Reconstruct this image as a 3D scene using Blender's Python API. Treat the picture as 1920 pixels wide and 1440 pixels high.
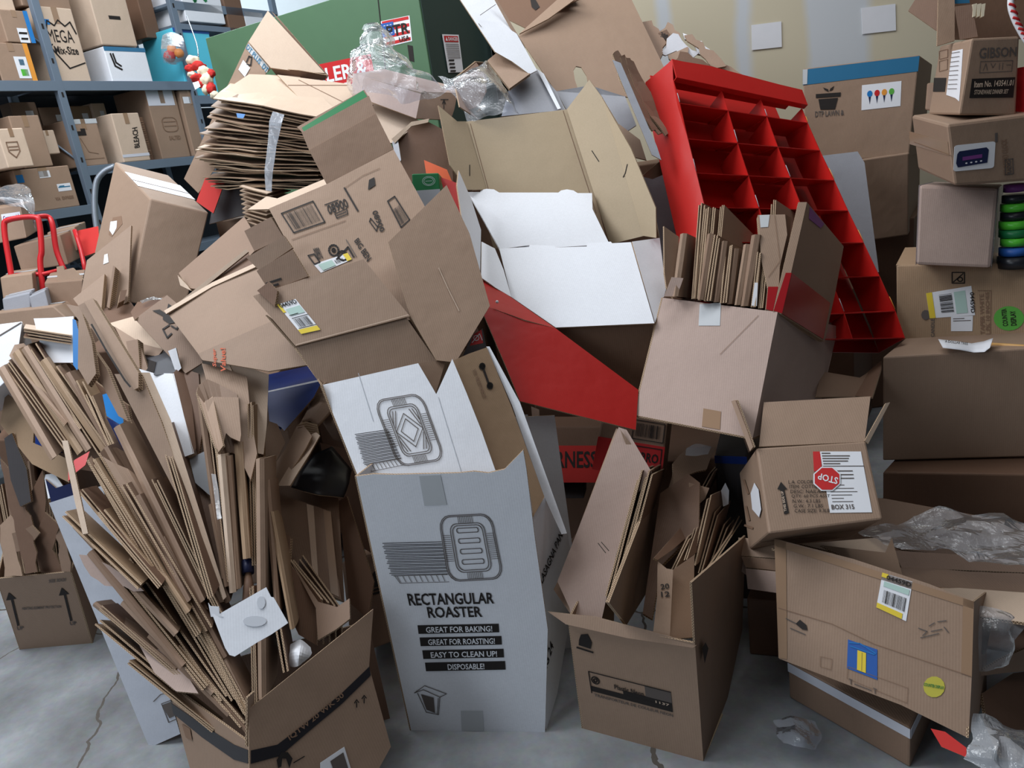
import bpy, bmesh, math, random
import numpy as np
from mathutils import Vector, Matrix, noise
random.seed(7)
for o in list(bpy.data.objects): bpy.data.objects.remove(o)
SC = bpy.context.scene
COL = SC.collection
# ------------------------------------------------------------------ camera
F = 1440.0
CAM = np.array([0, 0, 1.6])
n_ = np.array([.1395, .946, .291]); n_ = n_ / np.linalg.norm(n_)      # world down seen from the camera
yc = np.array([0, 0, 1.0]) - n_[2] * n_; yc /= np.linalg.norm(yc)
xc = np.cross(yc, -n_)
RW = np.array([xc, yc, -n_])                                           # camera (right, down, forward) -> world
def W(c): return RW @ np.asarray(c, float)
cd = bpy.data.cameras.new('camera'); cam = bpy.data.objects.new('camera', cd); COL.objects.link(cam)
cr, cdn, cf = RW[:, 0], RW[:, 1], RW[:, 2]
m = Matrix(((cr[0], -cdn[0], -cf[0], 0), (cr[1], -cdn[1], -cf[1], 0), (cr[2], -cdn[2], -cf[2], 1.6), (0, 0, 0, 1)))
cam.matrix_world = m
cd.sensor_width = 36; cd.lens = F / 1920 * 36; cd.clip_start = .05
SC.camera = cam
# ------------------------------------------------------------------ light
SC.view_settings.view_transform = 'Standard'; SC.view_settings.look = 'None'
SC.view_settings.gamma = 1; SC.view_settings.use_curve_mapping = False
SC.view_settings.exposure = -0.2
wd = bpy.data.worlds.new('world'); SC.world = wd; wd.use_nodes = True
wd.node_tree.nodes['Background'].inputs[0].default_value = (.84, .90, 1, 1)
wd.node_tree.nodes['Background'].inputs[1].default_value = .055
def area(name, loc, tgt, sx, sy, power, col):
    l = bpy.data.lights.new(name, 'AREA'); l.shape = 'RECTANGLE'; l.size = sx; l.size_y = sy
    l.energy = power; l.color = col
    o = bpy.data.objects.new(name, l); COL.objects.link(o); o.location = loc
    o.rotation_euler = (Vector(tgt) - Vector(loc)).to_track_quat('-Z', 'Y').to_euler(); return o
area('skylight_left', (-2.9, 2.6, 4.6), (-.9, 3.0, .4), 2.6, 2.6, 205, (.93, .96, 1))
area('left_fill_light', (-3.5, -.7, 2.8), (-.2, 2.6, .8), 1.9, 1.9, 68, (.80, .90, 1))  # unseen fill added at camera left for the front faces
area('ceiling_light', (.6, .3, 4.3), (.4, 2.6, .6), 2.4, 1.2, 14, (1, .97, .93))
area('wall_fill_light', (.9, 3.3, 4.5), (.9, 3.9, 0), 2.6, 1.2, 62, (.96, .98, 1))  # added fill without a visible source, brightens back wall and heap tops
area('far_bay_light', (-2.2, 7.6, 4.3), (-2.4, 7.2, 0), 1.6, 1.2, 120, (.80, .93, 1))
area('rack_fill_light', (-1.3, 3.5, 4.5), (-2.7, 5.3, 1.7), 1.6, 1.0, 75, (.93, .97, 1))  # added fill, no lamp seen here; lifts the fronts of the rack boxes
# ------------------------------------------------------------------ geometry helpers
def at(x, y, d):
    return CAM + W(((x - 960) / F * d, (y - 720) / F * d, d))
def proj(P):
    c = RW.T @ (np.asarray(P, float) - CAM)
    return (960 + F * c[0] / c[2], 720 + F * c[1] / c[2], c[2])
DN = lambda x, y: 9.69e-5 * (x - 960) + 6.57e-4 * (y - 720) + .291
def dz(x, y, z=0.): return (1.6 - z) / DN(x, y)                        # depth at which the pixel's ray is at height z
def P3(p, d=None): return at(p[0], p[1], p[2] if len(p) > 2 else d)
def fit(pts):
    """1/d = a x + b y + c from the points that carry a depth"""
    q = [p for p in pts if len(p) > 2]
    if len(q) == 1: return np.array([0, 0, 1 / q[0][2]])
    if len(q) == 2:
        v = np.array([q[1][0] - q[0][0], q[1][1] - q[0][1]], float); L = v @ v
        g = (1 / q[1][2] - 1 / q[0][2]) / L * v
        return np.array([g[0], g[1], 1 / q[0][2] - g @ np.array(q[0][:2])])
    A = np.array([[p[0], p[1], 1] for p in q], float); b = np.array([1 / p[2] for p in q])
    return np.linalg.lstsq(A, b, rcond=None)[0]
def on(pl, x, y, off=0.):
    d = 1 / (pl[0] * x + pl[1] * y + pl[2]); return at(x, y, d)
def pnormal(pl):
    a, b, c = on(pl, 900, 700), on(pl, 960, 700), on(pl, 900, 760)
    n = np.cross(b - a, c - a); n /= np.linalg.norm(n)
    if n @ (CAM - a) < 0: n = -n
    return n
def plane3(P):
    q = [proj(p) for p in P]; return fit(q[:3])
class S:                                                               # a surface to print on
    def __init__(s, o, pl, lift=0): s.o = o; s.pl = pl; s.lift = lift
TOPS = []
def link(name, me, parent):
    o = bpy.data.objects.new(name, me); COL.objects.link(o)
    if parent is not None: o.parent = parent
    else: TOPS.append(o)
    return o
def mesh(name, V, Fc, mats, mi=None, uv=None, parent=None, smooth=False):
    me = bpy.data.meshes.new(name); me.from_pydata([tuple(v) for v in V], [], [tuple(f) for f in Fc])
    for m_ in mats: me.materials.append(M[m_] if isinstance(m_, str) else m_)
    if mi: me.polygons.foreach_set('material_index', mi)
    if uv:
        u = me.uv_layers.new(name='UVMap')
        k = 0
        for f in uv:
            for c in f: u.data[k].uv = c; k += 1
    if smooth: me.polygons.foreach_set('use_smooth', [True] * len(Fc))
    me.update()
    return link(name, me, parent)
def tag(o, label, cat, group=None, kind=None):
    o['label'] = label; o['category'] = cat
    if group: o['group'] = group
    if kind: o['kind'] = kind
    return o
def T(name, label, cat, group=None):
    e = bpy.data.objects.new(name, None); e.empty_display_size = .05; COL.objects.link(e); TOPS.append(e)
    return tag(e, label, cat, group)
def basis(n):
    u = np.cross([0, 0, 1.], n)
    if np.linalg.norm(u) < .2: u = np.array([1., 0, 0])
    u /= np.linalg.norm(u); return u, np.cross(n, u)
def slab(P, n, th, mats, name='panel', parent=None, center=False, jag=0):
    """flat polygon P (front side, facing n) with thickness th behind it"""
    P = [np.asarray(p, float) for p in P]
    if jag:
        Q = []
        for i, p in enumerate(P):
            q = P[(i + 1) % len(P)]; L = np.linalg.norm(q - p); k = max(1, int(L / .03)); Q.append(p)
            for j in range(1, k): Q.append(p + (q - p) * j / k + (q - P[0]) * 0 + np.cross(n, (q - p) / L) * random.uniform(-jag, jag))
        P = Q
    P = [p - n * float((p - P[0]) @ n) for p in P]
    k = len(P); sgn = sum(np.cross(P[i], P[(i + 1) % k]) @ n for i in range(k))
    if sgn < 0: P = P[::-1]
    s = th / 2 if center else 0
    V = [p + n * s for p in P] + [p + n * (s - th) for p in P]
    u, v = basis(n); f2 = lambda p: (float(p @ u), float(p @ v))
    Fc = [list(range(k)), list(range(2 * k - 1, k - 1, -1))]; mi = [0, 2 if len(mats) > 2 else 0]
    uv = [[f2(V[i]) for i in Fc[0]], [f2(V[i]) for i in Fc[1]]]; per = 0
    for i in range(k):
        j = (i + 1) % k; L = float(np.linalg.norm(P[j] - P[i]))
        Fc.append([i, i + k, j + k, j]); mi.append(1 if len(mats) > 1 else 0)
        uv.append([(per, 1), (per, 0), (per + L, 0), (per + L, 1)]); per += L
    return mesh(name, V, Fc, mats, mi, uv, parent)
def B(pts, parent=None, mat='kraft', th=.0045, name='panel', back=None, jag=0, edge='edge', lift=0):
    """flat cardboard panel from pixel corners (1-3 of them carry a depth)"""
    pl = fit(pts); n = pnormal(pl)
    o = slab([on(pl, p[0], p[1]) + n * lift for p in pts], n, th, [mat, edge, back or mat], name, parent, jag=jag)
    return S(o, pl, lift)
def sheet(rows, parent=None, mat='kraft', th=.0045, name='panel', sub=1, w=0, back=None, edge='edge', seed=0, smooth=False, px=True):
    """rows: list of equal-length polylines of (x, y, d): a folded or bent board"""
    G = np.array([[P3(p) if px else p for p in r] for r in rows], float)
    if sub > 1:
        a, b = G.shape[:2]; na, nb = (a - 1) * sub + 1, (b - 1) * sub + 1
        H = np.zeros((na, nb, 3))
        for i in range(na):
            for j in range(nb):
                fi, fj = i / sub, j / sub; i0, j0 = min(int(fi), a - 2), min(int(fj), b - 2); s, t = fi - i0, fj - j0
                H[i, j] = (G[i0, j0] * (1 - s) + G[i0 + 1, j0] * s) * (1 - t) + (G[i0, j0 + 1] * (1 - s) + G[i0 + 1, j0 + 1] * s) * t
                if w: H[i, j] += np.array(noise.noise_vector(Vector(H[i, j] * 7 + seed))) * w
        G = H
    a, b = G.shape[:2]
    du = np.gradient(G, axis=0); dv = np.gradient(G, axis=1)
    N = np.cross(du, dv); N /= np.linalg.norm(N, axis=2, keepdims=True) + 1e-9
    if (N.mean((0, 1)) @ (CAM - G.mean((0, 1)))) < 0: N = -N
    V = list((G + N * th / 2).reshape(-1, 3)) + list((G - N * th / 2).reshape(-1, 3)); k = a * b
    ul = np.concatenate([[0], np.cumsum(np.linalg.norm(np.diff(G[0], axis=0), axis=1))]); vl = np.concatenate([[0], np.cumsum(np.linalg.norm(np.diff(G[:, 0], axis=0), axis=1))])
    Fc, mi, uv = [], [], []
    for i in range(a - 1):
        for j in range(b - 1):
            q = [(i, j), (i, j + 1), (i + 1, j + 1), (i + 1, j)]
            Fc.append([r * b + c for r, c in q]); mi.append(0); uv.append([(ul[c], vl[r]) for r, c in q])
            Fc.append([k + r * b + c for r, c in q[::-1]]); mi.append(2); uv.append([(ul[c], vl[r]) for r, c in q[::-1]])
    per = [(0, j) for j in range(b)] + [(i, b - 1) for i in range(1, a)] + [(a - 1, j) for j in range(b - 2, -1, -1)] + [(i, 0) for i in range(a - 2, 0, -1)]
    L = 0
    for q in range(len(per)):
        p0, p1 = per[q], per[(q + 1) % len(per)]; i0, i1 = p0[0] * b + p0[1], p1[0] * b + p1[1]
        dl = float(np.linalg.norm(G[p1] - G[p0])); Fc.append([i0, i0 + k, i1 + k, i1]); mi.append(1)
        uv.append([(L, 1), (L, 0), (L + dl, 0), (L + dl, 1)]); L += dl
    o = mesh(name, V, Fc, [mat, edge, back or mat], mi, uv, parent, smooth)
    bm = bmesh.new(); bm.from_mesh(o.data); bmesh.ops.recalc_face_normals(bm, faces=bm.faces); bm.to_mesh(o.data); bm.free()
    return o
def body(C8, mat, name='body', parent=None, bev=.006):
    """closed carton from 8 corners: front tl tr br bl, back tl tr br bl"""
    bm = bmesh.new(); v = [bm.verts.new(c) for c in C8]
    for f in ((0, 1, 2, 3), (5, 4, 7, 6), (4, 0, 3, 7), (1, 5, 6, 2), (4, 5, 1, 0), (3, 2, 6, 7)): bm.faces.new([v[i] for i in f])
    bmesh.ops.recalc_face_normals(bm, faces=bm.faces)
    if bev: bmesh.ops.bevel(bm, geom=bm.edges[:], offset=bev, segments=2, affect='EDGES', profile=.5)
    uvl = bm.loops.layers.uv.new('UVMap')
    for f in bm.faces:
        u, w_ = basis(np.array(f.normal))
        for l in f.loops: l[uvl].uv = (float(np.array(l.vert.co) @ u), float(np.array(l.vert.co) @ w_))
    me = bpy.data.meshes.new(name); bm.to_mesh(me); bm.free(); me.materials.append(M[mat])
    return link(name, me, parent)
class Box: pass
FACE = {'F': (0, 1, 2, 3), 'R': (1, 5, 6, 2), 'L': (4, 0, 3, 7), 'T': (4, 5, 1, 0), 'B': (3, 2, 6, 7)}
def quad3(C, k): return [C[i] for i in FACE[k]]
def carton(label, q, ext, mat='kraft', name='carton', cat='box', group=None, bev=.006, ei=1, root=None, e2=None):
    """closed carton: q = 4 front pixel corners tl tr br bl with depths, ext = (x,y,d) where corner ei goes at the back"""
    r = root or T(name, label, cat, group); pl = fit(q); A = [on(pl, p[0], p[1]) for p in q]
    e = np.array(P3(ext)) - A[ei] if len(ext) == 3 and not isinstance(ext, np.ndarray) else np.asarray(ext)
    C = A + [a + e for a in A]
    b = Box(); b.o = body(C, mat, 'body', r, bev); b.C = C; b.r = r
    for k in FACE: setattr(b, k, S(b.o, plane3(quad3(C, k))))
    for k in FACE: getattr(b, k).C = quad3(C, k); getattr(b, k).r = r
    return b
def tofloor(q, z=0.0, d=None):
    """drop the two top pixel corners vertically to height z: returns the four front corners as points"""
    a, b = P3(q[0]), P3(q[1]); return [a, b, np.array([b[0], b[1], z]), np.array([a[0], a[1], z])]
def carton3(label, A, e, mat='kraft', name='carton', cat='box', group=None, bev=.006, root=None):
    r = root or T(name, label, cat, group); C = [np.array(a, float) for a in A]; C += [a + np.asarray(e, float) for a in C]
    b = Box(); b.o = body(C, mat, 'body', r, bev); b.C = C; b.r = r
    for k in FACE: s = S(b.o, plane3(quad3(C, k))); s.C = quad3(C, k); s.r = r; setattr(b, k, s)
    return b
# marks: flat print lying on a surface -------------------------------------
def bil(q, u, v):
    q = [np.asarray(p, float) for p in q]; return (q[0] * (1 - u) + q[1] * u) * (1 - v) + (q[3] * (1 - u) + q[2] * u) * v
def mark(s, pts, mat, name='label', parent=None, off=.0016, th=.0006):
    n = pnormal(s.pl); return slab([on(s.pl, x, y) + n * (off + s.lift) for x, y in [p[:2] for p in pts]], n, th, [mat], name, parent or s.o.parent or s.o)
def fquad(s, u0, v0, u1, v1):
    """pixel quad of a region given in fractions of a carton face"""
    return [proj(bil(s.C, u, v))[:2] for u, v in ((u0, v0), (u1, v0), (u1, v1), (u0, v1))]
_txt = {}
def txtmesh(t, bold):
    if (t, bold) in _txt: return _txt[(t, bold)]
    c = bpy.data.curves.new('t', 'FONT'); c.body = t; c.offset = .02 if bold else 0; c.resolution_u = 2; c.align_x = 'CENTER'
    o = bpy.data.objects.new('t', c); COL.objects.link(o); dg = bpy.context.evaluated_depsgraph_get()
    me = bpy.data.meshes.new_from_object(o.evaluated_get(dg))
    V = np.array([v.co[:2] for v in me.vertices]) if len(me.vertices) else np.zeros((1, 2)); Fc = [list(p.vertices) for p in me.polygons]
    bpy.data.objects.remove(o); bpy.data.curves.remove(c); bpy.data.meshes.remove(me)
    lo, hi = V.min(0), V.max(0); V = (V - lo) / np.maximum(hi - lo, 1e-6); V[:, 1] = 1 - V[:, 1]
    _txt[(t, bold)] = (V, Fc); return V, Fc
def text(s, t, q, mat='ink', name='printed_text', bold=True, off=.0024):
    V, Fc = txtmesh(t, bold); n = pnormal(s.pl)
    return mesh(name, [on(s.pl, *bil(q, u, v)) + n * (off + s.lift) for u, v in V], Fc, [mat], parent=s.o.parent or s.o)
def draw(s, q, lines, w=1.5, mat='ink', name='printed_drawing', off=.0024):
    """lines: polylines in the unit square of pixel quad q, width w in pixels"""
    V, Fc = [], []; n = pnormal(s.pl)
    for L in lines:
        P = [bil(q, u, v) for u, v in L]
        for a, b in zip(P[:-1], P[1:]):
            d = b - a; l = np.linalg.norm(d)
            if l < .1: continue
            d = d / l; t = np.array([-d[1], d[0]]) * w / 2; k = len(V); d = d * w * .3
            V += [on(s.pl, *p) + n * (off + s.lift) for p in (a - d + t, b + d + t, b + d - t, a - d - t)]; Fc.append([k, k + 1, k + 2, k + 3])
    return mesh(name, V, Fc, [mat], parent=s.o.parent or s.o)
def rr(x0, y0, x1, y1, r, k=4):
    P = []
    for cx, cy, a in ((x1 - r, y0 + r, -90), (x1 - r, y1 - r, 0), (x0 + r, y1 - r, 90), (x0 + r, y0 + r, 180)):
        for i in range(k + 1): t = math.radians(a + 90 * i / k); P.append((cx + r * math.cos(t), cy + r * math.sin(t)))
    return P + [P[0]]
def rect(x0, y0, x1, y1): return [(x0, y0), (x1, y0), (x1, y1), (x0, y1), (x0, y0)]
def circ(x, y, r, k=12, ry=None): return [(x + r * math.cos(6.2832 * i / k), y + (ry or r) * math.sin(6.2832 * i / k)) for i in range(k + 1)]
def sub(q, u0, v0, u1, v1): return [tuple(bil([p[:2] for p in q], u, v)) for u, v in ((u0, v0), (u1, v0), (u1, v1), (u0, v1))]
def bars(s, q, n=14, mat='ink', name='barcode', horiz=False):
    rnd = random.Random(n); V, Fc = [], []; nn = pnormal(s.pl); x = 0
    for i in range(n):
        w = rnd.choice([.25, .4, .65]) / n; a = i / n
        c = ((a, 0), (a + w, 0), (a + w, 1), (a, 1))
        if horiz: c = [(v, u) for u, v in c]
        k = len(V); V += [on(s.pl, *bil(q, u, v)) + nn * (.0034 + s.lift) for u, v in c]; Fc.append([k, k + 1, k + 2, k + 3])
    return mesh(name, V, Fc, [mat], parent=s.o.parent or s.o)
def poly(s, q, P, mat='ink', name='printed_mark', off=.0024):
    n = pnormal(s.pl); return mesh(name, [on(s.pl, *bil(q, u, v)) + n * (off + s.lift) for u, v in P], [list(range(len(P)))], [mat], parent=s.o.parent or s.o)
def tube(P, r, name, mat, parent=None, seg=10, sm=4, closed=False):
    P = [np.asarray(p, float) for p in P]
    if sm > 1:
        Q = []
        for i in range(len(P) - 1):
            p0, p1, p2, p3 = P[max(i - 1, 0)], P[i], P[i + 1], P[min(i + 2, len(P) - 1)]
            for j in range(sm):
                t = j / sm; Q.append(.5 * (2 * p1 + (p2 - p0) * t + (2 * p0 - 5 * p1 + 4 * p2 - p3) * t * t + (3 * p1 - p0 - 3 * p2 + p3) * t ** 3))
        P = Q + [P[-1]]
    V, Fc = [], []; up = np.array([0, 0, 1.])
    for i, p in enumerate(P):
        d = P[min(i + 1, len(P) - 1)] - P[max(i - 1, 0)]; d /= np.linalg.norm(d) + 1e-9
        a = np.cross(d, up)
        if np.linalg.norm(a) < .1: a = np.cross(d, [1, 0, 0.])
        a /= np.linalg.norm(a); up = np.cross(a, d); rr_ = r[i] if hasattr(r, '__len__') else r
        for k in range(seg): t = 6.2832 * k / seg; V.append(p + (a * math.cos(t) + up * math.sin(t)) * rr_)
    for i in range(len(P) - 1):
        for k in range(seg): j = (k + 1) % seg; Fc.append([i * seg + k, i * seg + j, (i + 1) * seg + j, (i + 1) * seg + k])
    Fc += [list(range(seg))[::-1], list(range((len(P) - 1) * seg, len(P) * seg))]
    return mesh(name, V, Fc, [mat], parent=parent, smooth=True)
def bag(name, label, rows, mat='plastic', n=26, amp=.03, seed=0, cat='plastic bag', parent=None):
    """crumpled film draped over the control grid rows of (x, y, d)"""
    G = np.array([[P3(p) for p in r] for r in rows]); a, b = G.shape[:2]; V, Fc = [], []
    def cr(A, t):
        k = len(A); f = t * (k - 1); i = min(int(f), k - 2); t = f - i
        p0, p1, p2, p3 = A[max(i - 1, 0)], A[i], A[i + 1], A[min(i + 2, k - 1)]
        return .5 * (2 * p1 + (p2 - p0) * t + (2 * p0 - 5 * p1 + 4 * p2 - p3) * t * t + (3 * p1 - p0 - 3 * p2 + p3) * t ** 3)
    for i in range(n + 1):
        for j in range(n + 1):
            p = cr([cr(G[r], j / n) for r in range(a)], i / n); q = Vector(p * 7 + seed); d = np.zeros(3)
            for o_, s_ in ((0, 1), (31, .6), (67, .25)):
                v = noise.noise_vector(q * (1 + o_ / 30) + Vector((o_, 0, 0))); v = np.array(v); d += np.sign(v) * (np.abs(v) ** .6) * s_
            V.append(p + d * amp * .42)
    for i in range(n):
        for j in range(n): k = i * (n + 1) + j; Fc.append([k, k + 1, k + n + 2, k + n + 1])
    o = mesh(name, V, Fc, [mat], parent=parent, smooth=False)
    if parent is None: tag(o, label, cat)
    return o
def card(top, bot, w=10, face=(30, 0), d=(2.2, 1.95), deep=.25, kind='U', label=None, group=None, mat='kraft', n=3, root=None, name='flattened_carton', splay=1.0, tag_edge='edge'):
    """a folded-flat carton standing on end: its thin edge runs top->bot (pixels), its faces run back by `deep`"""
    t = np.array(at(*top, d[0])); b = np.array(at(*bot, d[1])); ft = np.array(at(top[0] + face[0], top[1] + face[1], d[0] + deep)); W_ = ft - t
    L = t - b; N = np.cross(L, W_); N /= np.linalg.norm(N)
    if N @ RW[:, 0] < 0: N = -N
    th = w * (d[0] + d[1]) / 2 / F
    if kind == 'P' and mat in ('kraft', 'kraft_dark'): mat = 'kraft_brown' if mat == 'kraft_dark' else 'kraft_dark'  # shade between packed cards put into the face colour as darker kraft
    j = lambda s: np.array([random.uniform(-1, 1) for _ in range(3)]) * s
    if kind == 'U':
        prof = lambda p, s: [p + W_ - N * th * .5 * s + j(.004), p + W_ * .5 - N * th * .56 * s, p + W_ * .03 - N * th * .5 * s, p, p + W_ * .03 + N * th * .5 * s, p + W_ * .5 + N * th * .6 * s, p + W_ + N * th * .5 * s + j(.004)]
        o = sheet([prof(t, splay), prof((t + b) / 2, 1), prof(b, .8)], mat=mat, th=.004, name=name, px=False, parent=root)
    else:
        V, Fc, mi, uv = [], [], [], []
        for k in range(n):
            s = (k - (n - 1) / 2) * th / max(n - 1, 1) if n > 1 else 0; e = random.uniform(-.012, .012); tt = min(.0042, th / n * .8) if n > 1 else .0045
            c = [b + N * s * .9, b + W_ + N * s, t + W_ + N * s * (1 + .5 * splay) + L / np.linalg.norm(L) * e, t + N * s * splay + L / np.linalg.norm(L) * e + j(.003)]
            k0 = len(V); V += [p - N * tt / 2 for p in c] + [p + N * tt / 2 for p in c]
            Fc += [[k0 + 3, k0 + 2, k0 + 1, k0], [k0 + 4, k0 + 5, k0 + 6, k0 + 7]]; mi += [0, 0]
            lw, ll = np.linalg.norm(W_), np.linalg.norm(L); c2 = [(0, 0), (lw, 0), (lw, ll), (0, ll)]; uv += [c2[::-1], c2]
            for i, ln in ((0, lw), (1, ll), (2, lw), (3, ll)):
                i2 = (i + 1) % 4; Fc.append([k0 + i, k0 + i2, k0 + 4 + i2, k0 + 4 + i]); mi.append(1); uv.append([(0, 0), (ln, 0), (ln, 1), (0, 1)])
        o = mesh(name, V, Fc, [mat, tag_edge], mi, uv, root)
    if root is None: tag(o, label, 'flattened box', group)
    return o
WORD = 'first second third fourth fifth sixth seventh eighth ninth tenth eleventh twelfth thirteenth fourteenth fifteenth sixteenth seventeenth eighteenth nineteenth twentieth'.split()
def ordw(i): return WORD[i] if i < 20 else 'twenty-' + WORD[i - 20] if i < 29 else 'thirtieth'
def finalize():
    by = {}
    for o in TOPS:
        if o.get('group') and '%' in o.get('label', ''): by.setdefault(o['label'], []).append(o)
    for lb, L in by.items():
        up = 'top' in lb.split('%')[1]
        L.sort(key=lambda o: (lambda V: -sum(v.co.z for v in V) / len(V) if up else proj(max(V, key=lambda v: v.co.z).co)[0])(o.data.vertices))
        for i, o in enumerate(L): o['label'] = lb.replace('%', ordw(i))
    bpy.context.view_layer.update(); kids = {}
    for o in SC.objects:
        if o.parent: kids.setdefault(o.parent.name, []).append(o)
    def desc(o):
        r = []
        for c in kids.get(o.name, []): r.append(c); r += desc(c)
        return r
    for o in TOPS:
        D = ([o] if o.type == 'MESH' else []) + [c for c in desc(o) if c.type == 'MESH']
        if not D: continue
        A = [np.array([v.co for v in c.data.vertices]) for c in D]; X = np.concatenate(A)
        lo, hi = X.min(0), X.max(0); b = np.array([(lo[0] + hi[0]) / 2, (lo[1] + hi[1]) / 2, lo[2]])
        o.location = b
        for c in D: c.data.transform(Matrix.Translation(-Vector(b)))
# ------------------------------------------------------------------ materials
M = {}
def nodes(name):
    m_ = bpy.data.materials.new(name); m_.use_nodes = True; t = m_.node_tree; return m_, t.nodes, t.links, t.nodes['Principled BSDF']
def lin(c): return tuple(((v / 255 + .055) / 1.055) ** 2.4 if v / 255 > .04045 else v / 255 / 12.92 for v in c) + (1,)
def kraft(name, rgb, rough=.62, var=.09, flute=.25, wave=.5):
    m_, N, L, b = nodes(name); tc = N.new('ShaderNodeTexCoord'); oi = N.new('ShaderNodeObjectInfo')
    n1 = N.new('ShaderNodeTexNoise'); n1.inputs['Scale'].default_value = 3.5; n1.inputs['Detail'].default_value = 5
    n2 = N.new('ShaderNodeTexNoise'); n2.inputs['Scale'].default_value = 160; n2.inputs['Detail'].default_value = 2
    L.new(tc.outputs['Object'], n1.inputs['Vector']); L.new(tc.outputs['Object'], n2.inputs['Vector'])
    a = N.new('ShaderNodeMath'); a.operation = 'MULTIPLY_ADD'; L.new(n1.outputs['Fac'], a.inputs[0]); a.inputs[1].default_value = var * 1.6; a.inputs[2].default_value = 1 - var * .8
    a2 = N.new('ShaderNodeMath'); a2.operation = 'MULTIPLY_ADD'; L.new(n2.outputs['Fac'], a2.inputs[0]); a2.inputs[1].default_value = .12; L.new(a.outputs[0], a2.inputs[2])
    a3 = N.new('ShaderNodeMath'); a3.operation = 'MULTIPLY_ADD'; L.new(oi.outputs['Random'], a3.inputs[0]); a3.inputs[1].default_value = var * 2.2; L.new(a2.outputs[0], a3.inputs[2])
    a4 = N.new('ShaderNodeMath'); a4.operation = 'SUBTRACT'; L.new(a3.outputs[0], a4.inputs[0]); a4.inputs[1].default_value = var * 1.1 + .06
    mx = N.new('ShaderNodeVectorMath'); mx.operation = 'SCALE'; mx.inputs[0].default_value = lin(rgb)[:3]; L.new(a4.outputs[0], mx.inputs['Scale'])
    L.new(mx.outputs[0], b.inputs['Base Color']); b.inputs['Roughness'].default_value = rough; b.inputs['Specular IOR Level'].default_value = .35
    wv = N.new('ShaderNodeTexWave'); wv.wave_type = 'BANDS'; wv.bands_direction = 'X'; wv.inputs['Scale'].default_value = 48; wv.inputs['Distortion'].default_value = .3
    L.new(tc.outputs['UV'], wv.inputs['Vector'])
    b1 = N.new('ShaderNodeBump'); b1.inputs['Strength'].default_value = flute; b1.inputs['Distance'].default_value = .0006; L.new(wv.outputs['Fac'], b1.inputs['Height'])
    n3 = N.new('ShaderNodeTexNoise'); n3.inputs['Scale'].default_value = 6; n3.inputs['Detail'].default_value = 3; L.new(tc.outputs['Object'], n3.inputs['Vector'])
    b2 = N.new('ShaderNodeBump'); b2.inputs['Strength'].default_value = wave; b2.inputs['Distance'].default_value = .012; L.new(n3.outputs['Fac'], b2.inputs['Height']); L.new(b1.outputs[0], b2.inputs['Normal'])
    L.new(b2.outputs[0], b.inputs['Normal']); M[name] = m_; return m_
def plain(name, rgb, rough=.5, spec=.4, metal=0, var=0, emis=0):
    m_, N, L, b = nodes(name); b.inputs['Base Color'].default_value = lin(rgb); b.inputs['Roughness'].default_value = rough
    b.inputs['Specular IOR Level'].default_value = spec; b.inputs['Metallic'].default_value = metal
    tc = N.new('ShaderNodeTexCoord'); n1 = N.new('ShaderNodeTexNoise'); n1.inputs['Scale'].default_value = 14; n1.inputs['Detail'].default_value = 4; L.new(tc.outputs['Object'], n1.inputs['Vector'])
    a = N.new('ShaderNodeMath'); a.operation = 'MULTIPLY_ADD'; L.new(n1.outputs['Fac'], a.inputs[0]); a.inputs[1].default_value = max(var, .08); a.inputs[2].default_value = 1 - max(var, .08) / 2
    mx = N.new('ShaderNodeVectorMath'); mx.operation = 'SCALE'; mx.inputs[0].default_value = lin(rgb)[:3]; L.new(a.outputs[0], mx.inputs['Scale']); L.new(mx.outputs[0], b.inputs['Base Color'])
    M[name] = m_; return m_
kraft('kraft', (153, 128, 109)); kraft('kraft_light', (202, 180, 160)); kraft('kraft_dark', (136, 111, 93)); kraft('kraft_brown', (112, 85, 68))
kraft('kraft_pink', (174, 152, 142)); kraft('kraft_inner', (186, 167, 140), var=.05, flute=.05, wave=.3); kraft('kraft_tan', (156, 130, 104), flute=.4)
kraft('white_card', (226, 229, 236), rough=.5, var=.02, flute=.12, wave=.3); kraft('shade_toned_card', (186, 190, 200), rough=.5, var=.02, flute=.1); kraft('grey_card', (150, 152, 160), rough=.5, var=.03, flute=.1)
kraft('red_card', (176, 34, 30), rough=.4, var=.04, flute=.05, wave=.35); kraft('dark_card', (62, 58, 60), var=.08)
kraft('red_rack', (188, 36, 32), rough=.3, var=.04, flute=0, wave=.2)
plain('blue_card', (12, 46, 116), .35); plain('sky_blue', (36, 120, 190), .4); plain('green_card', (30, 120, 70), .4); plain('orange_card', (214, 84, 22), .45)
plain('ink', (32, 26, 24), .7); plain('ink_grey', (92, 84, 80), .7); plain('ink_blue', (52, 116, 150), .6); plain('ink_orange', (196, 92, 60), .7); plain('ink_faint', (132, 104, 84), .7)
plain('paper', (228, 230, 236), .55); plain('paper_grey', (176, 182, 190), .55); plain('yellow', (226, 200, 60), .5); plain('pale_green', (176, 204, 196), .5)
plain('red_print', (196, 38, 40), .5); plain('blue_print', (42, 92, 170), .45); plain('green_print', (92, 170, 70), .5); plain('orange_print', (224, 150, 60), .5); plain('teal_tape', (52, 112, 150), .3)
plain('tape', (152, 124, 100), .2, .6); plain('dull_yellow', (188, 180, 70), .5); plain('stain', (202, 206, 214), .55); plain('rack_gap_shade', (34, 38, 46), .7); plain('white_tape', (206, 208, 218), .3); plain('black_tape', (38, 36, 40), .35); plain('red_tape', (150, 26, 32), .25); plain('tape_mask', (192, 196, 200), .3)
plain('navy', (28, 36, 74), .5); plain('black_plastic', (34, 36, 42), .35); plain('charcoal', (78, 80, 86), .5)
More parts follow.
